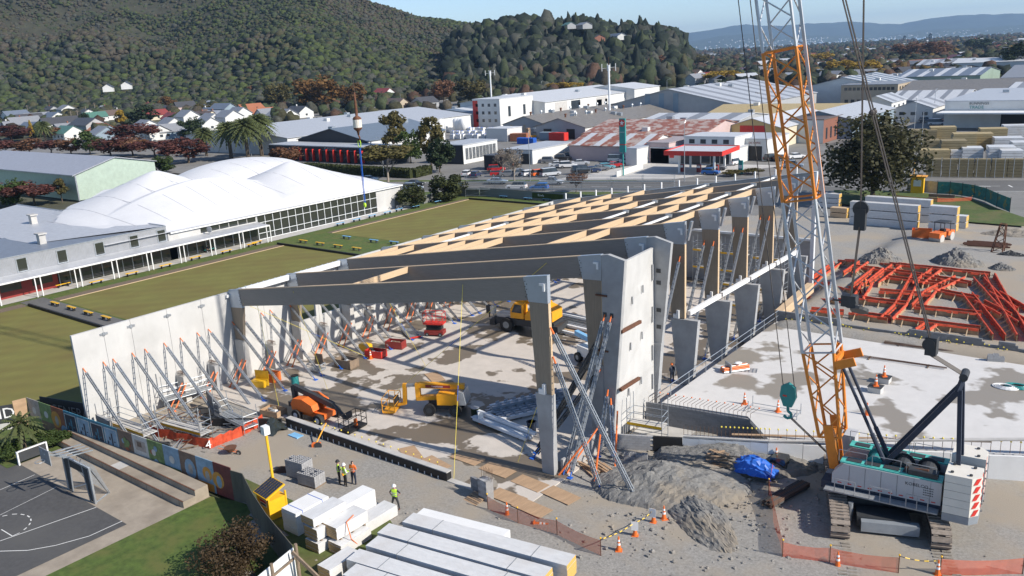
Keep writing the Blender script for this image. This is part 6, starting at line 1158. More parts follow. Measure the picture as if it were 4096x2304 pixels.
# hoop and goal frame
t = thing('hoop_goal', 'galvanised combined basketball hoop and goal frame at the court edge', 'hoop', (-55.5, 22.3, 0)); TB = []
for x in (-57.3, -53.7):
    MB().ext([(x - .1, 22.0, 0), (x + .1, 22.0, 0), (x + .1, 22.0, 2.6), (x - .1, 22.0, 2.6)], (0, .12, 0)).wo('upright', 'galv', t); MB().bar((x, 22.1, 2.6), (x + (.5 if x < -55 else -.6), 23.3, 0), .1).bar((x, 22.1, .05), (x + (.5 if x < -55 else -.6), 23.3, .05), .08).wo('stay', 'galv', t)
    s = 1 if x < -55 else -1; MB().ext([(x + .1 * s, 22.05, 2.5), (x + .9 * s, 22.05, 2.5), (x + .6 * s, 22.05, .05), (x + .1 * s, 22.05, .05)], (0, .04, 0)).wo('side_mesh', 'charcoal', t); MB().bar((x + .9 * s, 22.04, 2.5), (x + .6 * s, 22.04, .05), .08).wo('inner_post', 'galv', t)
MB().box(-57.3, -53.7, 22.0, 22.12, 2.5, 2.62).wo('crossbar', 'galv', t); MB().box(-57.2, -53.8, 22.03, 22.07, 1.95, 2.5).wo('top_mesh', 'charcoal', t)
for k in range(4): MB().bar((-56.6 + k * .5, 21.2, 3.3), (-56.4 + k * .55, 23.0, 3.2), .07).wo('top_bar', 'galv', t)
for k in range(14): MB().bar((-56.6 + k * .18, 22.6, 2.4), (-56.5 + k * .18, 23.3, .1), .03).wo('back_bar', 'galv', t)
bb = MB().box(-57.3, -55.9, 20.7, 20.76, 2.7, 3.75).wo('backboard', 'galv_dull', t); MB().tube([(-56.6 + .3 * math.cos(k * .52), 20.35 + .3 * math.sin(k * .52), 3.0) for k in range(13)], .025, 5).wo('ring', 'galv', bb); MB().bar((-56.6, 20.7, 3.4), (-56.4, 22.1, 2.6), .12).bar((-56.9, 20.7, 3.6), (-56.8, 22.1, 2.6), .08).wo('bracket', 'galv', t)
t = thing('notice_rail', 'low black panel framed in white between two posts by the palm', 'panel', (-64.4, 22.8, 0)); MB().box(-64.4, -64.34, 21.8, 23.75, .25, 1.0).wo('panel', 'charcoal', t); MB().box(-64.45, -64.3, 21.75, 23.8, 1.0, 1.07).wo('top_rail', 'white', t)
for y in (21.75, 23.8): MB().box(-64.46, -64.28, y - .05, y + .05, 0, 1.07).wo('post', 'white', t)
# mural fence: one painted hoarding per panel
mat('m_teal', (.05, .19, .28), .7, .4, 2.); mat('m_rust', (.30, .10, .05), .7, .3, 2.); mat('m_brown', (.17, .12, .09), .7, .3, 2.); mat('m_sky', (.22, .34, .45), .7, .25, 2.); mat('m_ochre', (.58, .27, .05), .7, .2, 2.); mat('m_stone', (.38, .34, .30), .7, .25, 2.); mat('m_green', (.16, .24, .09), .7, .4, 2.); mat('m_maroon', (.14, .03, .03), .7, .3, 2.); mat('m_pale', (.55, .55, .52), .7, .15, 2.); mat('hoard_back', (.11, .10, .08), .85, .3, 2., stretch=(1, 1, .3))
t = thing('mural_fence', 'long hoarding fence painted with a row of colourful murals', 'fence', (-58, 26.9, 0))
cols = ['m_stone', 'm_green', 'm_rust', 'm_teal', 'm_teal', 'm_teal', 'm_teal', 'm_brown', 'm_pale', 'm_green', 'm_sky', 'm_brown', 'm_sky', 'm_maroon']; nM = len(cols); FA = Vector((-71.6, 25.75, 0)); FB = Vector((-46.0, 27.45, 0)); fd_ = (FB - FA); fL = fd_.length; fu = fd_ / fL; fn = Vector((fu.y, -fu.x, 0))
for k, c in enumerate(cols):
    a_ = FA + fu * fL * k / nM; b_ = FA + fu * fL * (k + 1) / nM; h = 2.35; pn = MB().ext([a_ + fu * .01, b_ - fu * .01, b_ - fu * .01 + Vector((0, 0, h)), a_ + fu * .01 + Vector((0, 0, h))], -fn * .05).wo('mural_panel', c, t)
    def blob(x, z, r, m, sx=1., n=14, lay=1): cc = a_ + fu * (fL / nM * x) + Vector((0, 0, z)) + fn * .006 * lay; MB().add([cc + fu * r * sx * math.cos(6.283 * i / n) + Vector((0, 0, r * math.sin(6.283 * i / n))) for i in range(n)], [tuple(range(n))]).wo('painted_shape', m, pn)
    def slab(x0, x1, z0, z1, m, lay=1): MB().add([a_ + fu * (fL / nM * x) + Vector((0, 0, z)) + fn * .006 * lay for x, z in ((x0, z0), (x1, z0), (x1, z1), (x0, z1))], [(0, 1, 2, 3)]).wo('painted_shape', m, pn)
    if k in (3, 4, 5, 6):
        slab(.05, .95, .3, 2.15, 'm_pale'); slab(.1, .9, .36, 2.09, 'navy' if k % 2 else 'm_sky', 2)
        for i in range(4): slab(.18 + i * .16, .28 + i * .16, .7 + (i % 2) * .5, 1.1 + (i % 3) * .35, 'm_teal' if k % 2 else 'navy', 3)
    elif k == 2: blob(.3, 1.3, .7, 'm_ochre'); blob(.35, 1.2, .42, 'm_stone', .6, lay=2); blob(.85, .5, .5, 'm_sky')
    elif k in (7, 9): [blob(random.uniform(.2, .8), random.uniform(.5, 1.9), random.uniform(.15, .3), random.choice(('m_ochre', 'm_green', 'm_sky', 'm_rust', 'm_pale')), lay=1 + q) for q in range(7)]; blob(.5, .2, .2, 'm_ochre', 2., lay=9)
    elif k == 8: slab(.15, .85, 1.2, 2.0, 'm_stone'); slab(.3, .6, 1.5, 1.9, 'm_brown', 2)
    elif k == 11: blob(.6, 1.2, .75, 'm_sky', .8); blob(.62, 1.2, .4, 'm_stone', .6, lay=2)
    elif k == 12: blob(.6, 1.3, .5, 'm_ochre'); blob(.6, 1.1, .42, 'm_stone', .55, lay=2); slab(.0, .9, .02, .6, 'm_ochre', 1)
    elif k == 13: blob(.2, 1.1, .6, 'm_ochre'); blob(.25, 1.0, .45, 'm_sky', .6, lay=2)
    else: slab(.0, .98, .02, .8, 'm_green' if k != 1 else 'm_brown'); blob(.5, 1.4, .3, 'm_pale')
t = thing('rear_hoarding', 'unpainted dark back of the hoarding turning towards the camera', 'fence', (-41, 26, 0)); pts_ = [FB, Vector((-44.9, 27.6, 0)), Vector((-42.4, 26.5, 0)), Vector((-39.3, 25.3, 0)), Vector((-35.2, 24.0, 0))]
for a_, b_ in zip(pts_, pts_[1:]): d = (b_ - a_).normalized(); n_ = Vector((d.y, -d.x, 0)); MB().ext([a_, b_, b_ + Vector((0, 0, 2.2)), a_ + Vector((0, 0, 2.2))], n_ * .04).wo('panel', 'hoard_back', t)
t = thing('white_hoarding', 'white panel fence with timber rails at the bottom edge beside the packs', 'fence', (-34, 22, 0))
for k in range(3): a_ = Vector((-35.2 + .35 * k, 24.0 - 1.5 * k, 0)); b_ = Vector((-34.85 + .35 * k, 22.5 - 1.5 * k, 0)); MB().ext([a_, b_, b_ + Vector((0, 0, 2.1)), a_ + Vector((0, 0, 2.1))], (-.05, -.01, 0)).wo('panel', 'white', t)
for k in range(3): x, y = -34.95 + .45 * k, 23.9 - 1.9 * k; MB().cyl((x + .12, y, 0), (x + .12, y, 2.5), .09, n=8).wo('post', 'old_timber', t)
MB().bar((-34.9, 23.9, 1.7), (-34.0, 20.1, 1.7), .06, .12).wo('rail', 'old_timber', t); MB().bar((-34.8, 23.6, 2.2), (-32.4, 24.3, .1), .1, .2).wo('stay', 'old_timber', t)
t = thing('club_banner', 'dark banner board with white lettering at the corner of the near green', 'banner', (-70, 24.5, 0)); MB().ext([(-73.4, 22.2, .6), (-71.8, 24.7, .6), (-71.8, 24.7, 2.1), (-73.4, 22.2, 2.1)], (-.05, .03, 0)).wo('board', 'charcoal', t); MB().ext([(-73.4, 22.2, 0), (-71.8, 24.7, 0), (-71.8, 24.7, .6), (-73.4, 22.2, .6)], (-.05, .03, 0)).wo('paling_base', 'concrete', t)
text('KIND', (-72.55, 23.5, 1.4), (1.6, 2.5, 0), (0, 0, 1), 1.25, 'white', t); MB().ext([(-71.8, 24.75, 0), (-71.6, 25.7, 0), (-71.6, 25.7, 2.35), (-71.8, 24.75, 2.35)], (-.05, 0, 0)).wo('timber_panel', 'plywood', t)
t = thing('club_banner', 'dark banner with grey lettering in the wall shadow behind the murals', 'banner', (-68.5, 27.5, 0)); MB().ext([(-71.3, 26.6, .3), (-65.9, 28.0, .3), (-65.9, 28.0, 2.2), (-71.3, 26.6, 2.2)], (-.02, .06, 0)).wo('board', 'charcoal', t); text('& GENERAL', (-68.3, 27.34, 1.25), (5.4, 1.4, 0), (0, 0, 1), 1.15, 'galv_dull', t)
# ================================================================ industrial quarter, service station, houses
for n_, c_ in dict(w_white=(.66, .66, .64), w_grey=(.36, .37, .38), w_cream=(.62, .56, .42), w_pink=(.55, .42, .40), w_yellow=(.66, .50, .22), w_black=(.035, .037, .042), w_brick=(.24, .10, .065), w_blue=(.25, .32, .38), w_tan=(.42, .35, .26), w_green=(.25, .33, .27)).items(): mat(n_, c_, .75, .07, .4, col2=tuple(v * .82 for v in c_), mask=(.5, .8), msc=.12)
for n_, c_, ax in (('r_pale', (.48, .50, .53), 0), ('r_white', (.62, .63, .64), 0), ('r_grey', (.27, .28, .30), 0), ('r_slate', (.16, .19, .24), 0), ('r_dark', (.085, .085, .09), 0), ('r_red', (.28, .06, .05), 0), ('r_orange', (.42, .16, .08), 0), ('r_brown', (.16, .115, .09), 0), ('r_green', (.10, .22, .17), 0), ('r_yellow', (.55, .42, .20), 0), ('r_pink', (.42, .36, .35), 0), ('r_paley', (.48, .50, .53), 1), ('r_slatey', (.17, .21, .26), 1)): corr(n_, c_, ax, .5, metal=.15, depth=.04)
corr('r_rusty', (.30, .11, .065), 0, .35, var=.3, metal=0., col2=(.45, .36, .31), mask=(.48, .56), msc=.5); corr('r_asbestos', (.19, .175, .155), 0, .4, var=.25, metal=0.)
def bld(name, label, x0, x1, y0, y1, eave, ridge=None, ax='y', wall='w_white', roof='r_pale', wins=(), rz=0., cat='building', over=.4, strips=0, group=None, front=None, z0=0.):
    cx, cy = (x0 + x1) / 2, (y0 + y1) / 2; a, b = (x1 - x0) / 2, (y1 - y0) / 2; t = thing(name, label, cat, (cx, cy, z0), rz, group); rg = ridge or eave
    wm = wall if isinstance(wall, (tuple, list)) else (wall, wall)                 # colours of the long sides and of the gables
    if ax == 'y': g = [(-a, -b), (a, -b)]; mb = MB().ext([(-a, -b, 0), (a, -b, 0), (a, -b, eave), (0, -b, rg), (-a, -b, eave)], (0, 2 * b, 0)); mb.m = [1, 1, 0, 0, 0, 0, 0]
    else: mb = MB().ext([(-a, -b, 0), (-a, b, 0), (-a, b, eave), (-a, 0, rg), (-a, -b, eave)], (2 * a, 0, 0)); mb.m = [1, 1, 0, 0, 0, 0, 0]
    mb.ob('wall', list(wm), t)
    o = over
    if ridge and ridge > eave:
        for s in (-1, 1):
            if ax == 'y': sl = (rg - eave) / a; q = [(s * (a + o), -b - o, eave - sl * o), (s * (a + o), b + o, eave - sl * o), (0, b + o, rg), (0, -b - o, rg)]
            else: sl = (rg - eave) / b; q = [(-a - o, s * (b + o), eave - sl * o), (a + o, s * (b + o), eave - sl * o), (a + o, 0, rg), (-a - o, 0, rg)]
            r_ = MB().ext([(p[0], p[1], p[2] + .03) for p in q], (0, 0, .14)).ob('roof_slope', roof, t)
            for k in range(strips):
                f = (k + .5) / strips; wd = .35 / strips
                pp = [Vector(q[0]).lerp(Vector(q[1]), f - wd / 2), Vector(q[0]).lerp(Vector(q[1]), f + wd / 2), Vector(q[3]).lerp(Vector(q[2]), f + wd / 2), Vector(q[3]).lerp(Vector(q[2]), f - wd / 2)]; MB().add([p + Vector((0, 0, .19)) for p in pp], [(0, 1, 2, 3)]).ob('skylight_strip', 'r_white' if 'white' not in roof and 'pale' not in roof else 'r_grey', r_)
    else: MB().box(-a - .1, a + .1, -b - .1, b + .1, eave, eave + .25).ob('roof', roof, t)
    if a * b > 250:                                # plant on the big roofs
        for k in range(4): x, y = random.uniform(-.6, .6) * a, random.uniform(-.8, .8) * b; zr_ = eave + (rg - eave) * (1 - (abs(x) / a if ax == 'y' else abs(y) / b)); MB().box(x - .9, x + .9, y - .7, y + .7, zr_, zr_ + 1.1).ob('roof_unit', 'galv' if k % 2 else 'w_white', t)
    for (f, n, w_, h, zz, *rest) in wins:
        L = (2 * b if f in '+-'[0:0] else 0); m = rest[0] if rest else 'win'; s0, s1 = rest[1] if len(rest) > 1 else (.05, .95)
        for k in range(n):
            fr = s0 + (s1 - s0) * (k + .5) / n
            if f == 'E': y = -b + 2 * b * fr; w1 = MB().box(a, a + .06, y - w_ / 2, y + w_ / 2, zz, zz + h)
            elif f == 'W': y = -b + 2 * b * fr; w1 = MB().box(-a - .06, -a, y - w_ / 2, y + w_ / 2, zz, zz + h)
            else: x = -a + 2 * a * fr; w1 = MB().box(x - w_ / 2, x + w_ / 2, -b - .06, -b, zz, zz + h)
            w1.ob('window' if m == 'win' else 'panel', m, t)
    return t
t = bld('paint_works', 'black single-storey paint works with red fins under its parapet', -224, -172, 163.2, 172, 4.4, None, 'x', 'w_black', 'r_pale', [('S', 12, 2.0, 1.3, 1.3)])
for k in range(11): x = P(1, 1, 372 + k * 65, 110).x * .0 + (-211.5 + k * 3.05); MB().box(x - .12, x + .12, 162.3, 163.14, .2, 3.7).wo('red_fin', 'red', t)
text('Resene', (-195, 163.05, 3.95), (1, 0, 0), (0, 0, 1), 1.9, 'steel_grey', t); MB().box(-224, -172, 162.6, 163.1, 3.3, 3.45).wo('canopy', 'w_black', t)
t = bld('black_gable_shed', 'wide shed with black gable and blue-grey roof behind the paint works', -221, -189, 172.3, 206, 5.2, 8.6, 'y', ('w_white', 'w_black'), 'r_slatey', [('S', 2, 5., 2.2, 2.6, 'win', (.3, .7))]); bld('long_factory', 'big grey-roofed factory shed behind the black gable', -284, -226, 172, 262, 5.5, 8.6, 'y', 'w_white', 'r_paley')
t = bld('window_block', 'white block with tall gridded windows and a black end wall beside the trees', -160, -150.4, 170.5, 185, 4.9, None, 'y', ('w_white', 'w_black'), 'r_pale', [('E', 9, 1.15, 3., 1.1)])
for k in range(27): y = 171.4 + k * .5; MB().box(-150.36, -150.3, y - .03, y + .03, 1.1, 4.1).wo('glazing_bar', 'white', t)
bld('bin_store', 'small charcoal store beside the car park', -137.5, -131.5, 163.5, 168, 3.4, None, 'x', 'w_black', 'r_dark'); bld('brew_tower', 'white three-storey block with a red corner strip and roof railings', -228, -214, 266, 288, 11, None, 'x', 'w_white', 'r_white', [('S', 4, 1.2, 1.2, 2.2), ('S', 4, 1.2, 1.2, 5.2), ('S', 4, 1.2, 1.2, 8.2), ('S', 1, 2.6, 10.5, .1, 'red', (0, .2)), ('E', 2, 1.6, 4., 4.)])
t = bld('white_warehouse', 'long white warehouse with grey doors along its side', -254, -208, 288, 366, 8.2, 11.2, 'y', 'w_white', 'r_white', [('E', 1, 9, 7.3, .3, 'concrete', (.08, .22)), ('E', 1, 9, 7.3, .3, 'concrete', (.5, .62)), ('E', 1, 7, 5, 2.5, 'win', (.22, .36)), ('E', 5, 8, 6, .5, 'w_grey' if 0 else 'w_white', (.3, .99))])
bld('white_annex', 'tall white gabled annex at the end of the white warehouse', -232, -203, 352, 376, 9.6, 11.6, 'y', 'w_white', 'r_white'); bld('striped_shed', 'big grey shed with white striped skylights on its roof', -186, -126, 296, 372, 5.5, 12., 'y', 'w_grey', 'r_pale', [('S', 3, 2.2, 7, 3.5, 'w_blue', (.3, .6))], strips=7)
bld('dark_shed', 'wide shed with dark slate striped roof beside the striped shed', -140, -96, 380, 430, 6, 11., 'y', 'w_white', 'r_slatey', strips=6)
for k, (x0, x1, y0, y1, l) in enumerate(((-192, -173, 240, 300, 'weathered asbestos-roofed workshop, the longer twin'), (-172.5, -152, 232, 292, 'weathered asbestos-roofed workshop, the twin with the wide doors'))):
    t = bld('old_workshop', l, x0, x1, y0, y1, 3.8, 6.6, 'y', ('w_white', 'w_grey'), 'r_asbestos', [('S', 3, 1.0, 2.2, 1.6, 'w_tan')] if k == 0 else [('S', 2, 3.2, 3.2, .1, 'black')])
    for q in range(9): c = ((x0 + x1) / 2, y0 + 4 + q * 6.2, 6.5); MB().cyl(c, (c[0], c[1], 7.5), .3, n=8).cyl((c[0], c[1], 7.5), (c[0], c[1], 7.9), .5, .35, n=8).wo('roof_ventilator', 'rust' if q % 3 == 0 else 'galv', t)
bld('rusty_shed', 'shed with patchy rusted iron roof behind the service station', -134, -98, 204, 232, 5., 7.6, 'x', 'w_pink', 'r_rusty'); bld('rusty_shed', 'lower shed with rusted iron roof and pale skylights beside the pink wall', -127, -104, 186, 203, 3.8, 6., 'x', ('w_pink', 'w_white'), 'r_rusty', strips=4)
bld('white_roof_shed', 'white-roofed shed with dark skylight stripes behind the rusty roofs', -132, -101, 234, 256, 6., 7.2, 'x', 'w_grey', 'r_white', strips=3); bld('yellow_gable_shop', 'cream shop with red painted gable panel behind the crane boom', -100, -84, 222, 262, 5.2, 7.6, 'y', ('w_cream', 'w_yellow'), 'r_white', [('S', 1, 7, 2.2, 3.6, 'red', (.3, .7))])
bld('yellow_roof_shed', 'long shed with faded yellow roof behind the crane boom', -128, -82, 268, 300, 4.6, 7., 'x', 'w_cream', 'r_yellow'); bld('pink_wall_block', 'pale pink rendered block joined to the rusty shed', -104, -98, 186, 200, 4.8, None, 'x', 'w_pink', 'r_pink')
# service station
t = bld('service_shop', 'white service station shop and workshop behind the canopy', -103, -82, 186, 197, 3.6, None, 'x', 'w_white', 'r_pale', [('S', 1, 5., 3., .1, 'charcoal', (.42, .6)), ('S', 1, 1.2, 1.3, 1.4, 'red', (.2, .35)), ('S', 3, 2.2, 2.3, .3, 'win', (.64, .98))]); bld('service_upper', 'white upper storey behind the red canopy', -96, -83, 190, 200, 6., None, 'x', 'w_white', 'r_white', [('S', 4, 1.4, 1., 4.5)]); bld('white_end_wall', 'white rendered block at the end of the service station', -106.5, -103.4, 180, 190, 4., None, 'x', 'w_white', 'r_pale')
t = thing('fuel_canopy', 'flat fuel canopy with red fascia over the pumps', 'canopy', (-84.5, 176, 0), R(6)); MB().box(-6.5, 6.5, -6, 6, 4.4, 5.0).ob('roof', 'r_white', t)
for x0, x1, y0, y1 in ((-6.6, 6.6, -6.1, -6.0), (-6.6, 6.6, 6., 6.1), (-6.6, -6.5, -6, 6), (6.5, 6.6, -6, 6)): MB().box(x0, x1, y0, y1, 4.2, 5.2).ob('fascia', 'red', t)
for x in (-4, 4):
    for y in (-3.5, 3.5): MB().box(x - .2, x + .2, y - .2, y + .2, 0, 4.4).ob('column', 'white', t)
for k, x in enumerate((-4, 0, 4)): q = thing('fuel_pump', ORD[k] + ' red fuel pump under the canopy from its driveway end', 'fuel pump', (-84.5 + x, 174.5 + x * .1, 0), R(6), 'fuel pumps'); MB().box(-.45, .45, -.3, .3, 0, 1.7).ob('body', 'dark_red', q); MB().box(-.4, .4, -.31, -.3, 1.0, 1.5).ob('display', 'white', q)
sheet('service_forecourt', [rp(-2, 9), rp(24, 9), (-70, 190), (-104, 186)], 'concrete', .02)
p = P(2, 1, 1120, 318); t = thing('fuel_sign', 'tall teal service station pylon sign with a red star disc', 'sign', p); MB().box(-.12, .12, -.12, .12, 0, 9.).ob('post', 'teal', t); MB().box(-.75, .75, -.2, .2, 5.2, 12.6).ob('panel', 'teal', t); MB().box(-.76, .76, -.21, .21, 6.8, 7.0).ob('band', 'red', t)
cr_ = MB().cyl((0, -.25, 11.6), (0, -.2, 11.6), .8, n=24).ob('disc', 'red', t); star = [(math.sin(k * math.pi / 5) * (.62 if k % 2 == 0 else .25), -.26, 11.6 + math.cos(k * math.pi / 5) * (.62 if k % 2 == 0 else .25)) for k in range(10)]; MB().add(star + [(0, -.262, 11.6)], [(k, (k + 1) % 10, 10) for k in range(10)]).ob('star', 'white', cr_)
text('CALTEX', (p.x, p.y - .21, 9.6), (1, 0, 0), (0, 0, 1), .36, 'white', t); p2 = P(2, 1, 2300, 300); t = thing('price_sign', 'low teal price board at the service station exit', 'sign', p2); MB().box(-.5, .5, -.15, .15, 0, 2.9).ob('panel', 'teal', t); MB().box(-.4, .4, -.16, -.15, 1.2, 1.9).ob('price', 'white', t)
g = P(2, 1, 2360, 165); t = bld('tyre_garage', 'white tyre garage with dark doorway beside the service station', g.x - 6, g.x + 5, g.y, g.y + 14, 5., None, 'x', ('w_white', 'w_white'), 'r_pale', [('S', 1, 3.6, 3.4, .05, 'black', (.5, .95)), ('S', 1, 2., 1.6, 1.4, 'win', (.1, .4))]); text('OLYMPIC', (g.x + 2., g.y - .09, 4.2), (1, 0, 0), (0, 0, 1), .75, 'dark_red', t); text('Station', (g.x - 4., g.y - .09, 4.3), (1, 0, 0), (0, 0, 1), .6, 'sky_blue', t)
g = P(3, 0, 330, 1440); bld('brick_block', 'brown brick block with white window bays behind the boom', g.x - 7, g.x + 6, g.y, g.y + 16, 6.2, None, 'x', ('w_white', 'w_brick'), 'r_brown', [('E', 4, 1.2, 3., 1.)]); t = bld('grey_tyre_shed', 'grey gabled tyre depot with a long name board', -92, -73, 246, 288, 5.2, 7.6, 'y', 'w_blue', 'r_pale', [('S', 1, 8, 1.4, 4.2, 'w_white', (.35, .8))]); text('OLYMPIC', (-81.8, 245.9, 4.9), (1, 0, 0), (0, 0, 1), 1.2, 'navy', t)
bld('white_offices', 'white two-storey offices with pale blue gabled roof', -86, -76, 296, 314, 6.4, 8.4, 'y', 'w_white', 'r_pale', [('E', 3, 1.8, 1.1, 1.2), ('E', 3, 1.8, 1.1, 4.2), ('S', 2, 1.6, 1.1, 4.2)], strips=2); bld('white_offices', 'lower white wing of the two-storey offices', -75.5, -64, 298, 322, 4.4, 6.4, 'y', 'w_white', 'r_pale', [('S', 3, 1.6, 1., 2.2)], strips=2)
bld('concrete_offices', 'long concrete office block with strip windows and roof tanks', -114, -92, 366, 392, 8.5, None, 'x', 'w_tan', 'r_grey', [('S', 12, 1.2, 1.2, 6.4), ('S', 8, 1.4, 1.6, 1.2, 'charcoal'), ('E', 6, 1.6, 1.2, 6.4)]); bld('stripe_roof_shed', 'white corrugated sheds with grey roof stripes', -84, -60, 322, 352, 5.2, 7.6, 'x', 'w_grey', 'r_white', strips=5); bld('asbestos_shed', 'broad shed with weathered dark roof beyond the white sheds', -90, -50, 362, 402, 6., 9., 'x', 'w_white', 'r_asbestos')
bld('green_shed', 'dark green industrial shed with pale striped roof', -112, -76, 440, 490, 8., 10.5, 'x', 'w_green', 'r_slate', strips=5); bld('pale_pink_block', 'low pale pink flat-roofed block', -150, -112, 400, 420, 5., 6.6, 'x', 'w_pink', 'r_pink'); bld('brown_roof_shed', 'brown-roofed shed with white ridge stripes', -150, -112, 470, 500, 5., 7.6, 'x', 'w_tan', 'r_brown', strips=4); bld('far_white_hall', 'long white hall roof at the edge of the suburbs', -118, -72, 590, 630, 9, 11, 'x', 'w_white', 'r_white'); bld('grey_roof_depot', 'broad grey-roofed depot behind the hardware store', -66, -20, 430, 500, 7, 11., 'x', 'w_white', 'r_grey'); bld('pale_roof_depot', 'white-roofed depot beside the hardware store', -52, -22, 350, 396, 6, 8, 'x', 'w_white', 'r_white', strips=4)
bld('far_sawtooth', 'pale sawtooth-roofed works among the trees', -150, -118, 640, 680, 7, 10, 'x', 'w_cream', 'r_pale', strips=4); bld('far_shed', 'dark low shed among the trees on the plain', -70, -40, 620, 650, 6, 8, 'x', 'w_grey', 'r_grey'); bld('blue_roof_works', 'blue-roofed works with small skylights beside the factory tanks', -262, -226, 268, 330, 5, 7, 'y', 'w_white', 'r_slatey', strips=4)
t = bld('hardware_store', 'large white hardware store with deep shaded canopy', -57, -14, 280, 340, 7.6, None, 'x', 'w_white', 'r_pale', [('S', 1, 9, 4.6, .05, 'black', (.28, .62))]); MB().box(-57.5, -14, 272, 279.9, 4.6, 5.0).wo('canopy', 'white', t); text('BUNNINGS', (-48, 279.85, 7.0), (1, 0, 0), (0, 0, 1), 1.0, 'charcoal', t); text('TRADE', (-48.6, 279.85, 5.9), (1, 0, 0), (0, 0, 1), 1.2, 'teal', t)
bld('white_garage', 'long low white garage beside the car park', -141, -131.3, 175.5, 195, 3.5, None, 'y', 'w_white', 'r_pale', [('S', 1, 3, 2.6, .05, 'charcoal', (.6, .95))]); bld('yard_office', 'small white building with roof pots in the factory yard', -185, -176, 222, 230, 4, None, 'x', 'w_white', 'r_white')
# yard kit: silos, containers, drums, pallets
for k, (a, b) in enumerate(((1870, 1338), (2030, 1330), (2062, 1330), (2095, 1332))): p = P(1, 0, a, b); t = thing('silo', ORD[k] + ' white storage silo in the factory yard', 'silo', p, 0, 'white silos'); MB().lathe([(1.7, 0), (1.7, 4.6), (1.2, 5.2), (.3, 5.4)], 18).ob('tank', 'white', t, True); MB().cyl((1.75, 0, 0), (1.75, 0, 5), .08, n=5).ob('pipe', 'galv', t)
ibc = thing('tote_tank', 'x', 'tank', (0, 0, 0)); MB().box(-.55, .55, -.5, .5, .15, 1.1).ob('bottle', 'white', ibc); MB().box(-.6, .6, -.55, .55, 0, .15).ob('pallet', 'galv', ibc); MB().cyl((0, 0, 1.1), (0, 0, 1.18), .15, n=8).ob('lid', 'blue', ibc)
for k in range(46):
    i = k % 16; j = k // 16; p = P(1, 0, 1980 + i * 30, 1330 + j * 35); p = p + Vector((random.uniform(-1, 1), random.uniform(-1, 1), 0)); o = ibc if k == 0 else dup(ibc); o.location = p; o['label'] = '%s white tote tank of the %s row in the factory yard' % (ORD[i], ('back', 'middle', 'front')[j]); o['group'] = 'tote tanks in the factory yard'; o.scale = (1.6, 1.6, 1.6)
def contain(p, rz, m, label):
    t = thing('shipping_container', label, 'container', p, rz, 'shipping containers'); MB().box(-3, 3, -1.2, 1.2, .1, 2.6).ob('box', m, t)
    for k in range(20): MB().box(-2.9 + k * .3, -2.77 + k * .3, -1.26, -1.2, .2, 2.5).ob('rib', m, t)
    MB().box(3., 3.04, -1.1, 1.1, .2, 2.5).ob('door', m, t)
contain(P(2, 0, 370, 1410), 0, 'w_blue', 'blue-grey shipping container in front of the old workshops'); contain(P(2, 0, 80, 1420), .2, 'r_orange', 'red shipping container beside the blue drums'); contain(P(2, 1, 1225, 130), .1, 'r_orange', 'orange shipping container behind the service station'); contain(P(2, 0, 470, 1415), 0, 'red', 'small red skip container beside the blue-grey one')
t = thing('drum_stack', 'tight stack of blue drums by the yard gate', 'drums', P(2, 0, 140, 1449))
for k in range(33): MB().cyl((-3.2 + (k % 11) * .62, (k // 11 % 3) * .6, .0), (-3.2 + (k % 11) * .62, (k // 11 % 3) * .6, .95), .29, n=8).cyl((-3.2 + (k % 11) * .62, (k // 11 % 3) * .6, 1.0), (-3.2 + (k % 11) * .62, (k // 11 % 3) * .6, 1.9), .29, n=8).ob('drum', 'blue', t)
def woodstack(p, n, label, m='plywood', h=2.2): 
    t = thing('pallet_stack', label, 'pallets', p, 0, 'pallet stacks')
    for k in range(n):
        for z in range(int(h / .3)): MB().box(-n * .7 + k * 1.4, -n * .7 + k * 1.4 + 1.2, -.6, .6, z * .3, z * .3 + .24).ob('pallet', m, t)
woodstack(P(2, 0, 165, 1375), 1, 'pallet stack beside the yard office', h=3); woodstack(P(2, 0, 250, 1360), 2, 'tall double pallet stack in the yard', h=4); woodstack(P(2, 0, 760, 1410), 3, 'row of timber pallets at the workshop doors'); woodstack(P(2, 0, 610, 1400), 1, 'white wrapped pallets at the workshop doors', 'white', 1.5)
t = thing('forklift', 'yellow forklift in the factory yard', 'forklift', P(2, 0, 225, 1395), 1.); MB().box(-1, .8, -.5, .5, .3, 1.2).ob('body', 'amber', t); MB().box(.85, .95, -.4, .4, .1, 2.6).ob('mast', 'charcoal', t); MB().box(-.8, .5, -.5, .5, 2.0, 2.1).box(-.8, -.74, -.5, -.44, 1.2, 2.).box(.44, .5, -.5, -.44, 1.2, 2.).box(-.8, -.74, .44, .5, 1.2, 2.).box(.44, .5, .44, .5, 1.2, 2.).ob('guard', 'charcoal', t)
for x in (-.7, .6): wheel(t, (x, -.5, .3), .3, .2, (0, 1, 0)); wheel(t, (x, .5, .3), .3, .2, (0, 1, 0))
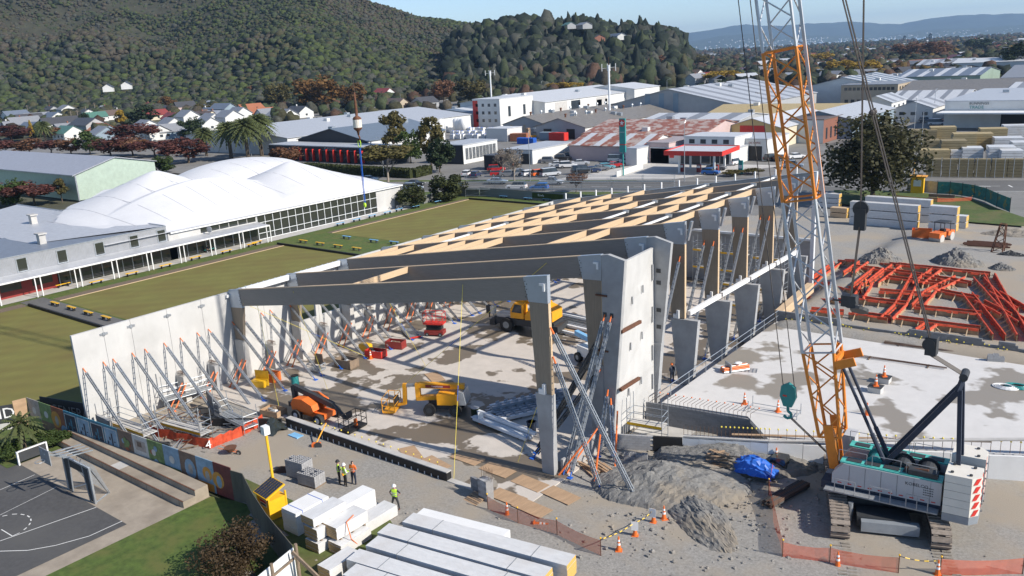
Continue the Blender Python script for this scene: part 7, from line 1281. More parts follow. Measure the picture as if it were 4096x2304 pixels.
# masts, lamps and poles
def lamp(p, h, label, az_=0., m='galv', group='street lamps'):
    t = thing('street_lamp', label, 'street lamp', p, az_, group); MB().cyl((0, 0, 0), (0, 0, h), .1, .06, n=7).ob('pole', m, t); MB().tube([(0, 0, h), (.5, 0, h + .5), (1.5, 0, h + .65)], .05, 5).ob('arm', m, t); MB().box(1.4, 2.1, -.12, .12, h + .6, h + .72).ob('lantern', 'galv', t)
for k, (c, r, a, b, h, l) in enumerate(((1, 1, 1290, 330, 9, 'street lamp behind the leaning tree at the hedge'), (2, 1, 185, 372, 11, 'tall street lamp beside the parked cars'), (2, 1, 1735, 380, 12, 'tall street lamp before the fuel canopy'), (0, 1, 2536, 150, 8, 'street lamp among the palms'), (3, 0, 1465, 1410, 11, 'street lamp at the side street corner'), (3, 0, 1665, 1200, 9, 'street lamp beside the white van'), (3, 1, 1535, 120, 10, 'street lamp beside the timber yard'), (3, 0, 880, 800, 10, 'far street lamp beyond the concrete offices'), (3, 0, 1350, 770, 10, 'far street lamp near the dark roofs'), (2, 0, 1560, 1065, 12, 'street lamp in front of the striped shed'), (2, 0, 300, 940, 8, 'street lamp behind the white warehouse'), (1, 0, 1460, 1070, 8, 'street lamp among the houses behind the factory'))): lamp(P(c, r, a, b), h, l, random.choice((0, PI2, math.pi)))
for p, h, l in ((P(2, 0, 985, 1250), 22, 'tall white mobile phone mast with antenna arms and tapered foot'), (P(1, 0, 2375, 1100), 20, 'white mobile phone mast with a square antenna head behind the tower')):
    t = thing('phone_mast', l, 'mast', p, .4); MB().lathe([(1.1, 0), (.95, 2), (.42, 6), (.38, h)], 12).ob('pole', 'white_steel', t); MB().bar((-2.6, 0, h - 1.2), (2.6, 0, h - .8), .12).bar((0, -1.4, h - 1.), (0, 1.4, h - 1.), .12).ob('cross_arm', 'white', t)
    for x in (-2.6, -.5, .5, 2.6): MB().box(x - .12, x + .12, -.1, .1, h - 2.2, h + .5).ob('antenna', 'white', t)
    MB().cyl((0, 0, h), (0, 0, h + 3), .06, n=5).ob('spike', 'rust', t)
for k, (a, b) in enumerate(((120, 1150), (290, 1170), (800, 1260), (965, 1150), (1345, 1140), (1430, 1280), (735, 1270), (880, 1200))): p = P(0, 0, a, b); t = thing('power_pole', ORD[k] + ' timber power pole among the houses, from the left edge', 'power pole', p, random.random(), 'power poles'); MB().cyl((0, 0, 0), (0, 0, 9), .16, .12, n=6).ob('pole', 'bark_pale', t); MB().box(-1.2, 1.2, -.08, .08, 8.2, 8.4).ob('crossarm', 'old_timber', t)
# ---- houses
WC = [('white', 'w_white'), ('cream', 'w_cream'), ('grey', 'w_grey'), ('blue-grey', 'w_blue'), ('pink', 'w_pink'), ('tan', 'w_tan'), ('brick', 'w_brick')]; RC_ = [('grey', 'r_grey'), ('dark', 'r_dark'), ('slate', 'r_slate'), ('red', 'r_red'), ('orange tile', 'r_orange'), ('brown', 'r_brown'), ('green', 'r_green'), ('pale', 'r_pale')]
HS = [(0, 0, 170, 1240, 0, 2), (0, 0, 250, 1275, 1, 0), (0, 0, 380, 1225, 1, 0), (0, 0, 550, 1220, 0, 2), (0, 0, 680, 1170, 0, 0), (0, 0, 880, 1185, 0, 1), (0, 0, 1080, 1145, 0, 7), (0, 0, 1250, 1155, 1, 1), (0, 0, 1510, 1112, 0, 3), (0, 0, 1700, 1155, 2, 1), (0, 0, 1870, 1150, 4, 1), (0, 0, 1900, 1090, 0, 6), (0, 0, 2130, 1095, 0, 7), (0, 0, 960, 1225, 0, 6), (0, 0, 1110, 1205, 0, 5), (0, 0, 90, 1330, 0, 1), (0, 0, 215, 1325, 0, 0), (0, 0, 340, 1345, 0, 2), (0, 0, 620, 1345, 0, 1), (0, 0, 740, 1360, 0, 0), (0, 0, 900, 1365, 2, 1), (0, 0, 1020, 1370, 3, 4), (0, 0, 1740, 1245, 0, 3), (0, 0, 1980, 1220, 3, 5), (0, 0, 2260, 1185, 3, 2), (0, 0, 2420, 1245, 0, 0), (0, 0, 2530, 1200, 0, 4),
      (0, 0, 1480, 1335, 0, 0), (0, 0, 1730, 1310, 0, 0), (0, 0, 1900, 1275, 0, 0), (0, 0, 2090, 1310, 0, 0), (0, 0, 2130, 1260, 0, 0), (0, 0, 2320, 1285, 0, 0), (0, 0, 1580, 1400, 0, 0), (0, 0, 1770, 1385, 3, 0), (0, 0, 1060, 1410, 3, 0), (0, 0, 330, 1040, 2, 0), (0, 0, 400, 1110, 0, 0), (0, 0, 700, 1400, 0, 6),
      (1, 0, 1070, 985, 0, 7), (1, 0, 1290, 1005, 0, 3), (1, 0, 1450, 890, 6, 5), (1, 0, 1560, 905, 0, 1), (1, 0, 1400, 1095, 5, 5), (1, 0, 1700, 1080, 2, 1), (1, 0, 130, 1205, 0, 0), (1, 0, 270, 1215, 0, 0), (1, 0, 440, 1180, 0, 1), (1, 0, 60, 1200, 0, 4), (1, 0, 1330, 895, 0, 3), (1, 0, 2200, 880, 1, 4),
      (2, 0, 1810, 810, 0, 5), (2, 0, 1990, 770, 0, 1), (2, 0, 2090, 800, 2, 1), (2, 0, 2250, 835, 3, 2), (2, 0, 1860, 865, 2, 0), (2, 0, 130, 795, 0, 7), (2, 0, 500, 785, 1, 5), (2, 0, 470, 860, 0, 3), (2, 0, 570, 880, 6, 3), (2, 0, 310, 815, 2, 1), (2, 0, 2490, 720, 1, 0), (2, 0, 2350, 800, 0, 1), (3, 0, 1150, 740, 2, 1), (3, 0, 1260, 770, 0, 0), (3, 0, 560, 780, 2, 0), (3, 0, 240, 740, 0, 7), (3, 0, 870, 630, 0, 3), (3, 0, 720, 570, 0, 1), (3, 0, 1170, 545, 0, 0), (3, 0, 2080, 670, 2, 0), (3, 0, 2350, 650, 0, 6), (3, 0, 1000, 500, 0, 6), (3, 0, 700, 510, 4, 3)]
while len(HS) < 86:
    h_ = (0, 0, random.uniform(30, 2500), random.uniform(1060, 1300), random.choice((0, 0, 1, 2, 5)), random.choice((0, 1, 2, 3, 5, 7)))
    if all(abs(h_[2] - q[2]) > 75 or abs(h_[3] - q[3]) > 28 for q in HS if q[0] == 0): HS.append(h_)
HS.sort(key=lambda h: h[0] * 2576 + h[2])
for k, (c, r, a, b, wi, ri) in enumerate(HS):
    p = P(c, r, a, b); L, D = random.uniform(12, 18), random.uniform(8.5, 11); rz = random.choice((0, PI2)) + random.uniform(-.25, .1)
    if c == 0 and 1400 < a and b > 1230 and wi == 0: rz = -.2; L = 13
    two = random.random() < .15
    t = bld('house', '%s house, %s roof, %s from the left in the streets below the hill' % (WC[wi][0], RC_[ri][0], ORD[k] if k < len(ORD) else 'last'), p.x - L / 2, p.x + L / 2, p.y - D / 2, p.y + D / 2, 5.6 if two else 3.2, 8.6 if two else 6.2, 'x', WC[wi][1], RC_[ri][1], [('S', 3, 1.3, 1.1, 1.1), ('E', 1, 1.3, 1.1, 1.1)], rz, 'house', .5, group='houses below the hill')
    if k % 3 == 0: MB().box(-2.2, -1.6, -.3, .3, 4.4, 7.2 if not two else 9.6).ob('chimney', 'w_brick' if k % 2 else 'w_white', t)
for k, (x, y, wi, ri, L, D, l) in enumerate(((2386, 148, 6, 1, 15, 10, 'brick house with dark hip roof on the spur'), (2462, 143, 0, 2, 28, 9, 'long white house with blue-grey roof on the spur top'), (2335, 98, 2, 0, 17, 9, 'grey-roofed house on the crest of the spur'), (2275, 98, 2, 6, 14, 8, 'low greenish-roofed house on the crest of the spur'), (2330, 143, 0, 1, 9, 8, 'small white house with chimney on the spur slope'), (2445, 225, 0, 7, 12, 8, 'white-roofed house in the trees at the foot of the spur'), (432, 345, 0, 1, 8, 7, 'white house with dark pyramid roof in the bush below the hill'), (505, 335, 0, 1, 8, 7, 'dark-roofed house in the bush beside the pyramid-roofed one'))):
    p = PR(x, y, 790 if x > 1000 else 720); t = bld('house', l, p.x - L / 2, p.x + L / 2, p.y - D / 2, p.y + D / 2, 3.6, 5.8, 'x', WC[wi][1], RC_[ri][1], [('S', 4, 1.1, 1., 2.6)], -.6, 'house', .6, group='houses on the spur and in the bush', z0=p.z - 4)
ph = {}
for k, x in enumerate(sorted(random.uniform(2760, 4150) for _ in range(110))):
    r = 560 * (5.5 ** random.random()); d = ray(x, horizon(x)); q = r / math.hypot(d.x, d.y); wi, ri = random.choice(((0, 7), (0, 0), (1, 3), (2, 1), (0, 4), (2, 0), (0, 1), (0, 7))); L = random.uniform(10, 22); zr = 3.4
    ph[wi, ri] = ph.get((wi, ri), -1) + 1; t = thing('plain_house', '%s small %s house with %s roof on the far plain, from the left' % (ORD[ph[wi, ri]], WC[wi][0], RC_[ri][0]), 'house', (d.x * q, d.y * q, 0), random.uniform(0, 3), 'houses on the far plain'); MB().box(-L / 2, L / 2, -4.5, 4.5, 0, 4.2 + r / 900).ob('wall', WC[wi][1], t); h = 4.2 + r / 900
    for s in (-1, 1): MB().ext([(-L / 2 - .5, s * 5, h - .2), (L / 2 + .5, s * 5, h - .2), (L / 2 + .5, 0, h + 2.6), (-L / 2 - .5, 0, h + 2.6)], (0, 0, .15)).ob('roof_slope', RC_[ri][1], t)
# ================================================================ trees
def crown_mesh(seed, kind, n=1500, leaf=.1, sub=26):
    rng = np.random.default_rng(seed); cs = []
    while len(cs) < sub:
        v = rng.normal(size=3); v /= np.linalg.norm(v); r = rng.uniform(.35, .85) ** .8; p = v * r
        if kind == 'tall': p = p * np.array([.6, .6, 1.]) * (1.); k = 1 - .35 * (p[2] + 1) / 2; p[:2] *= k + .2
        elif kind == 'spread': p = p * np.array([1.15, 1.15, .5]); p[2] += .15
        elif kind == 'cone': z = rng.uniform(-1, 1); w_ = (1 - z) / 2 * .62 + .04; a = rng.uniform(0, 6.28); p = np.array([w_ * math.cos(a), w_ * math.sin(a), z])
        if p[2] < -.75 and kind == 'round': continue
        cs.append((p, rng.uniform(.2, .42) * (.6 if kind in ('cone', 'tall') else 1)))
    V, F = [], []
    for i in range(n):
        c, s = cs[rng.integers(len(cs))]; v = rng.normal(size=3); v /= np.linalg.norm(v); p = c + v * s * rng.uniform(.55, 1.05) ; nrm = v + rng.normal(size=3) * .7; nrm /= np.linalg.norm(nrm)
        a = np.cross(nrm, rng.normal(size=3)); a /= np.linalg.norm(a); b = np.cross(nrm, a); l = leaf * rng.uniform(.5, 1.3); o = len(V)
        V += [p - a * l * .6 - b * l * .5, p + a * l * .7 - b * l * .2, p + a * l * .4 + b * l * .7, p - a * l * .6 + b * l * .4]; F.append((o, o + 1, o + 2, o + 3))
    m = MB(); m.v = [tuple(q) for q in V]; m.f = F; m.m = [0] * len(F); return m.mesh('crown', 'leaf_green')
def trunk_mesh(seed, kind, bare=False):
    rnd = random.Random(seed); mb = MB(); top = 1.5 if kind != 'cone' else 1.9; mb.cyl((0, 0, 0), (.02, .02, top * .45), .075, .05, n=7)
    def grow(p, d, l, r, k):
        e = p + d * l; mb.cyl(p, e, r, r * .6, n=5)
        if k:
            for _ in range(3 if bare else 2): dd = (d + Vector((rnd.uniform(-.8, .8), rnd.uniform(-.8, .8), rnd.uniform(-.1, .5)))).normalized(); grow(e, dd, l * .72, r * .6, k - 1)
    for i in range(6 if kind != 'cone' else 1): a = i * 1.05 + rnd.random() * .5; grow(Vector((.02, .02, top * (.32 + .03 * i))), (Vector((math.cos(a) * .75, math.sin(a) * .75, .75)) if kind != 'cone' else Vector((0, 0, 1))).normalized(), .42, .035, 3 if bare else 2)
    return mb.mesh('trunk', 'bark')
CM = {(k, s): crown_mesh(s * 7 + i, k, 2400, .1 if k != 'tall' else .08) for i, k in enumerate(('round', 'tall', 'spread', 'cone')) for s in (1, 2, 3)}
BIG = crown_mesh(77, 'round', 8000, .055, 75); BARE = crown_mesh(5, 'tall', 800, .055, 40)
TMH = {(k, s): trunk_mesh(s, k) for k in ('round', 'tall', 'spread', 'cone') for s in (1, 2)}; TMB = trunk_mesh(9, 'round', True)
TREES_N = [0]
def tree(p, h, r, leaf, label, kind='round', name='tree', bark='bark', cm=None, bare=False, cat='tree', group=None, clear=.25):
    TREES_N[0] += 1; s = TREES_N[0] % 3 + 1; t = thing(name, label, cat, p, random.uniform(0, 6.28), group); ch = h * (1 - clear) / 2
    c = link(cm or CM[(kind, s)], 'crown', t); c.location = (0, 0, h - ch); c.scale = (r, r, ch); paint(c, 0, leaf)
    k = link(TMB if bare else TMH[(kind, TREES_N[0] % 2 + 1)], 'trunk', t); k.scale = (r * .62 if kind != 'cone' else r * .5, r * .62 if kind != 'cone' else r * .5, h * .48); paint(k, 0, bark); return t
TL = [((0, 1, 60, 120), 9, 6, 'leaf_red', 'dark red tree at the far corner of the mint shed', 'spread'), ((0, 1, 300, 110), 9, 5, 'leaf_rust', 'russet tree behind the mint shed ridge', 'round'), ((0, 1, 520, 105), 8, 5, 'leaf_red', 'plum-red tree behind the mint shed roof', 'spread'), ((0, 1, 720, 110), 9, 5, 'leaf_rust', 'rust-brown tree over the mint shed gable', 'round'), ((0, 1, 910, 105), 9, 5, 'leaf_green', 'green tree behind the mint shed gable', 'round'), ((0, 1, 1120, 130), 10, 6, 'leaf_red', 'dark red tree beyond the mint gable', 'round'), ((0, 1, 1340, 120), 9, 6, 'leaf_rust', 'brown-red tree beside the mint gable end', 'round'), ((0, 1, 1560, 130), 9, 6, 'leaf_red', 'deep red tree between shed and palms', 'spread'), ((0, 1, 1900, 190), 11, 7, 'leaf_red', 'big purple-red tree beside the palms', 'round'), ((0, 1, 1650, 290), 5, 4, 'leaf_green', 'bright green shrub tree beside the membrane roof', 'round'), ((0, 0, 120, 1420), 11, 8, 'leaf_red', 'large plum-red tree by the left edge under the houses', 'round'), ((0, 0, 1350, 1440), 12, 9, 'leaf_red', 'large dark red tree in front of the grey units', 'round'), ((0, 0, 1940, 1390), 9, 6, 'leaf_dark', 'dark green tree among the grey units', 'round'), ((0, 0, 600, 1400), 8, 6, 'leaf_rust', 'russet garden tree before the white gable', 'round'),
      ((0, 1, 30, 610), 8, 5, 'leaf_red', 'dark red tree at the left edge before the mint wall', 'spread'), ((0, 1, 150, 620), 6, 3.5, 'leaf_green', 'green shrub before the mint shed wall', 'round'), ((0, 1, 350, 610), 7.5, 4.5, 'leaf_red', 'spreading maroon tree before the mint shed wall', 'spread'), ((0, 1, 630, 590), 6, 2.8, 'leaf_olive', 'olive shrub at the corner of the mint shed', 'tall'), ((0, 1, 950, 500), 6, 2.8, 'leaf_palm', 'cabbage tree before the lit mint gable', 'round'), ((0, 1, 1180, 440), 6.5, 3, 'leaf_palm', 'taller cabbage tree before the lit mint gable', 'round'),
      ((0, 0, 1230, 1300), 11, 5.5, 'leaf_gold', 'bright golden conifer among the houses', 'tall'), ((0, 0, 330, 1400), 9, 1.8, 'leaf_gold', 'thin yellow column tree near the small palm', 'cone'), ((0, 0, 1450, 1275), 12, 9, 'leaf_dark', 'dark green tree clump beside the golden conifer', 'round'), ((0, 0, 865, 1265), 8, 4, 'leaf_dark', 'small round dark tree by the street', 'round'), ((0, 0, 690, 1100), 24, 10, 'leaf_grey', 'tall tan bare poplar clump above the houses', 'tall'), ((0, 0, 1440, 1065), 24, 8, 'leaf_grey', 'tall pale bare tree above the roofs', 'tall'), ((0, 0, 1580, 1050), 22, 6, 'leaf_grey', 'second tall bare tree beside the pale one', 'tall'), ((0, 0, 1275, 1080), 13, 8, 'leaf_olive', 'olive willow tree at the foot of the hill', 'spread'), ((0, 0, 1800, 1035), 14, 8, 'leaf_bronze', 'ochre tree at the foot of the hill', 'round'), ((0, 0, 2280, 930), 18, 5, 'leaf_bronze', 'tall ochre poplar on the lower hillside', 'tall'), ((0, 0, 450, 1080), 15, 7, 'leaf_grey', 'bare grey tree beside the tan poplars', 'tall'), ((0, 0, 1690, 1110), 11, 7, 'leaf_bronze', 'bronze tree beside the long dark roof', 'round'), ((0, 0, 2060, 1180), 9, 6, 'leaf_olive', 'olive tree before the white hall', 'round'),
      ((1, 0, 640, 1130), 22, 15, 'leaf_bronze', 'huge bronze-leaved tree behind the factory', 'round'), ((1, 0, 230, 1110), 18, 10, 'leaf_olive', 'olive tree beside the huge bronze tree', 'round'), ((1, 0, 960, 1110), 17, 10, 'leaf_bronze', 'bronze tree on the factory side of the huge one', 'round'), ((1, 0, 40, 1050), 16, 10, 'leaf_rust', 'rust-brown tree behind the white hall', 'round'), ((1, 0, 1890, 1040), 15, 9, 'leaf_rust', 'russet tree behind the long factory roof', 'round'), ((1, 0, 2180, 1050), 16, 11, 'leaf_olive', 'olive-brown tree behind the blue-roofed works', 'round'), ((1, 0, 1670, 1010), 14, 7, 'leaf_dark', 'dark conifer beside the dark-roofed house', 'tall'), ((1, 0, 1130, 1030), 8, 6, 'leaf_green', 'round green tree beside the pale blue roof', 'round'),
      ((1, 1, 1400, 165), 15, 6.5, 'leaf_olive', 'tall olive cypress before the factory, the bigger one', 'tall'), ((1, 1, 1770, 260), 14, 6, 'leaf_olive', 'tall olive cypress beside the window block', 'tall'), ((1, 1, 1560, 190), 9, 4, 'leaf_green', 'green tree between the two cypresses', 'round'), ((1, 1, 1850, 285), 9, 4, 'leaf_dark', 'dark tree at the end of the hedge', 'round'), ((1, 1, 2490, 300), 7, 4.5, 'leaf_grey', 'bare street tree beside the red cars', 'spread'), ((2, 1, 25, 385), 9, 4, 'leaf_grey', 'bare white-trunked street tree beside the car park', 'spread'), ((1, 1, 330, 225), 6, 5, 'leaf_rust', 'russet round tree between membrane peak and paint works', 'round'),
      ((2, 0, 2010, 1125), 13, 8.5, 'leaf_dark', 'dense dark evergreen before the striped shed', 'round'), ((2, 0, 2180, 1115), 7, 4, 'leaf_dark', 'small dark tree beside the dense evergreen', 'round'), ((2, 0, 2400, 1140), 10, 7, 'leaf_grey', 'bare grey tree beside the dark shed', 'round'), ((2, 0, 2100, 860), 11, 13, 'leaf_gold', 'golden tree among the houses beyond the sheds', 'spread'), ((2, 0, 540, 940), 9, 12, 'leaf_gold', 'golden tree line behind the white warehouse', 'spread'), ((2, 0, 1450, 830), 22, 13, 'leaf_rust', 'russet tree below the spur', 'round'), ((2, 0, 1100, 700), 24, 11, 'leaf_dark', 'dark conical conifer below the spur', 'cone'), ((2, 0, 700, 850), 20, 12, 'leaf_olive', 'olive tree mass behind the white warehouse', 'round'), ((2, 0, 1900, 700), 20, 14, 'leaf_olive', 'olive tree at the end of the spur', 'round'),
      ((3, 0, 540, 660), 14, 13, 'leaf_gold', 'golden tree beyond the boom', 'round'), ((3, 0, 720, 790), 13, 12, 'leaf_gold', 'golden-brown tree between boom and pendants', 'round'), ((3, 0, 960, 800), 13, 11, 'leaf_gold', 'golden tree beside the far street lamp', 'round'), ((3, 0, 1390, 610), 20, 18, 'leaf_rust', 'red-brown tree on the plain', 'round'), ((3, 0, 1680, 610), 20, 18, 'leaf_rust', 'second red-brown tree on the plain', 'round'), ((3, 0, 2500, 760), 20, 15, 'leaf_dark', 'dark tree at the right edge beyond the sheds', 'round'), ((3, 0, 2100, 540), 20, 22, 'leaf_dark', 'dark tree mass on the plain towards the harbour', 'round'), ((3, 0, 1370, 420), 30, 12, 'leaf_dark', 'dark pine standing above the far plain', 'tall'), ((3, 0, 1630, 410), 34, 13, 'leaf_dark', 'tall dark pine pair on the far plain', 'tall')]
leafm('leaf_tree', (.07, .068, .03))
for (q, h, r, lf, lab, kd) in TL:
    if q[0] == 0 and lf in ('leaf_red', 'leaf_rust'): h *= .72; r *= 1.25
    tree(P(*q), h, r, lf, lab, kd, bare=lf == 'leaf_grey', bark='bark_pale' if lf == 'leaf_grey' else 'bark', cm=BARE if lf == 'leaf_grey' else None, clear=.08 if lf in ('leaf_dark', 'leaf_green') else .2)
tree(P(3, 1, 1050, 575), 14.5, 9, 'leaf_tree', 'big spreading dark tree on the grass behind the yard', 'round', cm=BIG, clear=.1)
tree(P(1, 1, 1330, 385), 9.5, 6.5, 'leaf_olive', 'leaning pale-trunked tree in front of the clipped hedge', 'spread', bark='bark_pale', clear=.4)
for k, (q, h, r) in enumerate((((1, 1, 1590, 640), 4.6, 3.2), ((1, 1, 1890, 570), 5.2, 3.4), ((1, 1, 2000, 540), 4.8, 2.8))): tree(P(*q), h, r, 'leaf_hedge', ('rounded green shrub beside the side gate', 'large rounded shrub between the pale fences', 'rounded shrub behind the large one')[k], 'round', 'shrub', cat='shrub', clear=.0)
tree(P(2, 1, 645, 490), 4.2, 2.2, 'leaf_rust', 'small wispy shrub on the verge behind the roof', 'spread', 'shrub', cat='shrub'); tree(Vector((-38.9, 22.4, -.3)), 3.1, 2.15, 'leaf_bush', 'dark red-brown bush against the dark hoarding', 'round', 'bush', cm=crown_mesh(31, 'round', 8000, .042, 70), cat='bush', clear=.0)
for k, (x, y) in enumerate(((-66, 24.4), (-65.4, 25.2), (-67, 22.2), (-66.4, 21.4), (-65.4, 24.6))): tree(Vector((x, y, 0)), 1.2, 1.1, 'leaf_green', ORD[k] + ' leafy plant in the bed round the small palm', 'spread', 'bedding_plant', cat='plant', group='bedding plants', clear=.0)
for k, (a, b) in enumerate(((2420, 300), (2220, 320))): tree(P(2, 1, a, b), 1.4, 2.2, 'leaf_olive', ('larger', 'smaller')[k] + ' low planting at the service station exit', 'spread', 'bedding_plant', cat='plant', clear=0)
# clipped hedge
hb = MB(); hp = [P(1, 1, 480, 270), P(1, 1, 930, 300), P(1, 1, 1580, 340), P(1, 1, 1740, 300)]
for a, b in zip(hp, hp[1:]):
    n = int((b - a).length * 60); u = (b - a).normalized(); v = Vector((-u.y, u.x, 0))
    for i in range(n):
        p = a.lerp(b, random.random()); s = random.choice((-1, 1)); f = random.random()
        p = p + v * (1.1 * s + random.uniform(-.08, .08)) + Vector((0, 0, random.uniform(0, 2.1))) if f < .65 else p + v * random.uniform(-1.1, 1.1) + Vector((0, 0, 2.1 + random.uniform(-.1, .1)))
        d = Vector((random.uniform(-1, 1), random.uniform(-1, 1), random.uniform(-1, 1))).normalized() * .22; e = d.orthogonal().normalized() * .2; hb.add([p - d, p + e, p + d, p - e], [(0, 1, 2, 3)])
    hb.bar(a + Vector((0, 0, 1.0)), b + Vector((0, 0, 1.0)), 2., 1.98)
hb.solo('hedge', 'long clipped hedge in front of the paint works', 'hedge', 'leaf_hedge')
def palm(p, h, r, label, nf=80, m='leaf_palm', tr=.45, fruit=False):
    t = thing('palm_tree', label, 'palm tree', p); MB().cyl((0, 0, 0), (.1, 0, h - r * .2), tr, tr * .85, n=9).sph((.1, 0, h - r * .15), tr * 1.5, 8, 5).ob('trunk', 'bark', t); c = Vector((.1, 0, h - r * .1)); mb = MB()
    for k in range(nf):
        a = k * 2.399; el = R(75 - 110 * (k / nf)); d = Vector((math.cos(a) * math.cos(el), math.sin(a) * math.cos(el), math.sin(el))); sd = Vector((-math.sin(a), math.cos(a), 0)); prev = c
        for i in range(8):
            f = (i + 1) / 8; q = c + d * r * f + Vector((0, 0, -r * .55 * f * f)); w_ = r * .11 * math.sin(math.pi * min(1, f * .8 + .15))
            for s in (-1, 1): mb.add([prev, q, q + sd * s * w_ + Vector((0, 0, -w_ * .7)), prev.lerp(q, .35) + sd * s * w_ + Vector((0, 0, -w_ * .7))], [(0, 1, 2, 3)])
            prev = q
    mb.ob('crown', m, t)
    if fruit:
        for k in range(5): a = k * 1.25; MB().sph(c + Vector((math.cos(a) * tr * 2, math.sin(a) * tr * 2, -r * .18)), (.5, .5, .7), 7, 5).ob('fruit_bunch', 'amber', t)
for k, (q, h, r) in enumerate((((0, 1, 2330, 150), 10, 6), ((0, 1, 2500, 160), 11, 6.5), ((1, 1, 60, 120), 11.5, 6.5))): palm(P(*q), h, r, ('first', 'second', 'third')[k] + ' great date palm with orange fruit behind the membrane roof, from the left', fruit=True, tr=.6)
palm(P(0, 0, 460, 1430), 8, 5, 'date palm among the red trees near the left edge', fruit=True); palm(P(0, 1, 2080, 120), 8, 5, 'smaller palm beside the purple-red tree'); palm(P(2, 0, 20, 940), 11, 6, 'far palm behind the phone mast'); palm(P(2, 0, 120, 945), 9, 5, 'lower far palm behind the phone mast'); palm(Vector((-66.4, 23, 0)), 2.6, 1.9, 'small feathery palm beside the low black panel', 30, tr=.2)
# ================================================================ cars
def car(kind):
    t = thing('car', 'x', 'car', (0, 0, 0)); L = {'sedan': 4.5, 'hatch': 3.9, 'suv': 4.5, 'ute': 5.2, 'van': 4.9}[kind]; h = L / 2; H = {'sedan': 1.42, 'hatch': 1.48, 'suv': 1.66, 'ute': 1.7, 'van': 1.95}[kind]
    body = [(-h, .35), (-h + .1, .32), (h - .1, .3), (h, .45), (h - .05, .72), (h - 1.05 if kind != 'van' else h - .5, .92), (-h + .05, .98), (-h, .7)]
    mb = MB(); n = len(body)
    for y, s in ((-.86, .96), (-.78, 1.), (.78, 1.), (.86, .96)): mb.v += [(x * (1 if abs(y) < .8 else .985), y, .32 + (z - .32) * (1 if abs(y) < .8 else .93)) for x, z in body]
    for j in range(3): mb.f += [(j * n + i, j * n + (i + 1) % n, (j + 1) * n + (i + 1) % n, (j + 1) * n + i) for i in range(n)]
    mb.f += [tuple(range(n)), tuple(range(4 * n - 1, 3 * n - 1, -1))]; mb.m = [0] * len(mb.f); b = mb.ob('body', 'white', t)
    x0, x1, f, r = {'sedan': (-1.55, 1.0, .55, .65), 'hatch': (-1.85, .85, .25, .6), 'suv': (-2.1, .95, .3, .6), 'ute': (-.75, 1.15, .15, .6), 'van': (-2.35, 1.75, .15, .6)}[kind]
    cab = [(x0, -.76, .94), (x1, -.76, .9), (x1, .76, .9), (x0, .76, .94), (x0 + f, -.62, H - .06), (x1 - r, -.62, H - .06), (x1 - r, .62, H - .06), (x0 + f, .62, H - .06)]; MB().add(cab, [(4, 5, 6, 7), (0, 1, 5, 4), (1, 2, 6, 5), (2, 3, 7, 6), (3, 0, 4, 7)]).ob('glass', 'win', t)
    rf = MB().add([(x0 + f - .05, -.64, H - .07), (x1 - r + .05, -.64, H - .07), (x1 - r + .05, .64, H - .07), (x0 + f - .05, .64, H - .07), (x0 + f + .05, -.55, H), (x1 - r - .1, -.55, H), (x1 - r - .1, .55, H), (x0 + f + .05, .55, H)], [(4, 5, 6, 7), (0, 1, 5, 4), (1, 2, 6, 5), (2, 3, 7, 6), (3, 0, 4, 7)]).ob('roof', 'white', t)
    for s in (-1, 1):
        for fx in (x0 + f * .5 + .1, (x0 + x1) / 2, x1 - r * .55): MB().bar((fx, s * .77, .95), (fx + (.1 if fx < 0 else -.12), s * .64, H - .05), .07, .03).ob('pillar', 'charcoal', t)
        for x in (-h + .85, h - .85): wheel(t, (x, s * .78, .32), .32, .22, (0, 1, 0))
        MB().box(h - .1, h + .01, s * .62 - .16, s * .62 + .16, .58, .7).ob('headlight', 'white_steel', t); MB().box(-h - .01, -h + .06, s * .68 - .1, s * .68 + .1, .66, .86).ob('tail_light', 'red', t)
    if kind == 'ute': MB().box(-h + .15, -.85, -.7, .7, .93, .99).ob('tray', 'charcoal', t); MB().bar((-.95, -.7, 1.0), (-.95, .7, 1.0), .06, .3).ob('sports_bar', 'charcoal', t)
    return t
for n_, c_ in dict(c_white=(.72, .72, .72), c_silver=(.45, .47, .5), c_grey=(.16, .17, .19), c_black=(.02, .02, .022), c_navy=(.02, .035, .09), c_blue=(.02, .13, .42), c_red=(.42, .02, .02), c_orange=(.7, .13, .02), c_steel=(.25, .31, .38), c_teal=(.12, .35, .42)).items(): mat(n_, c_, .3, .03, 1., spec=.6)
PROTO = {}
rda = math.atan2(RD.y, RD.x)
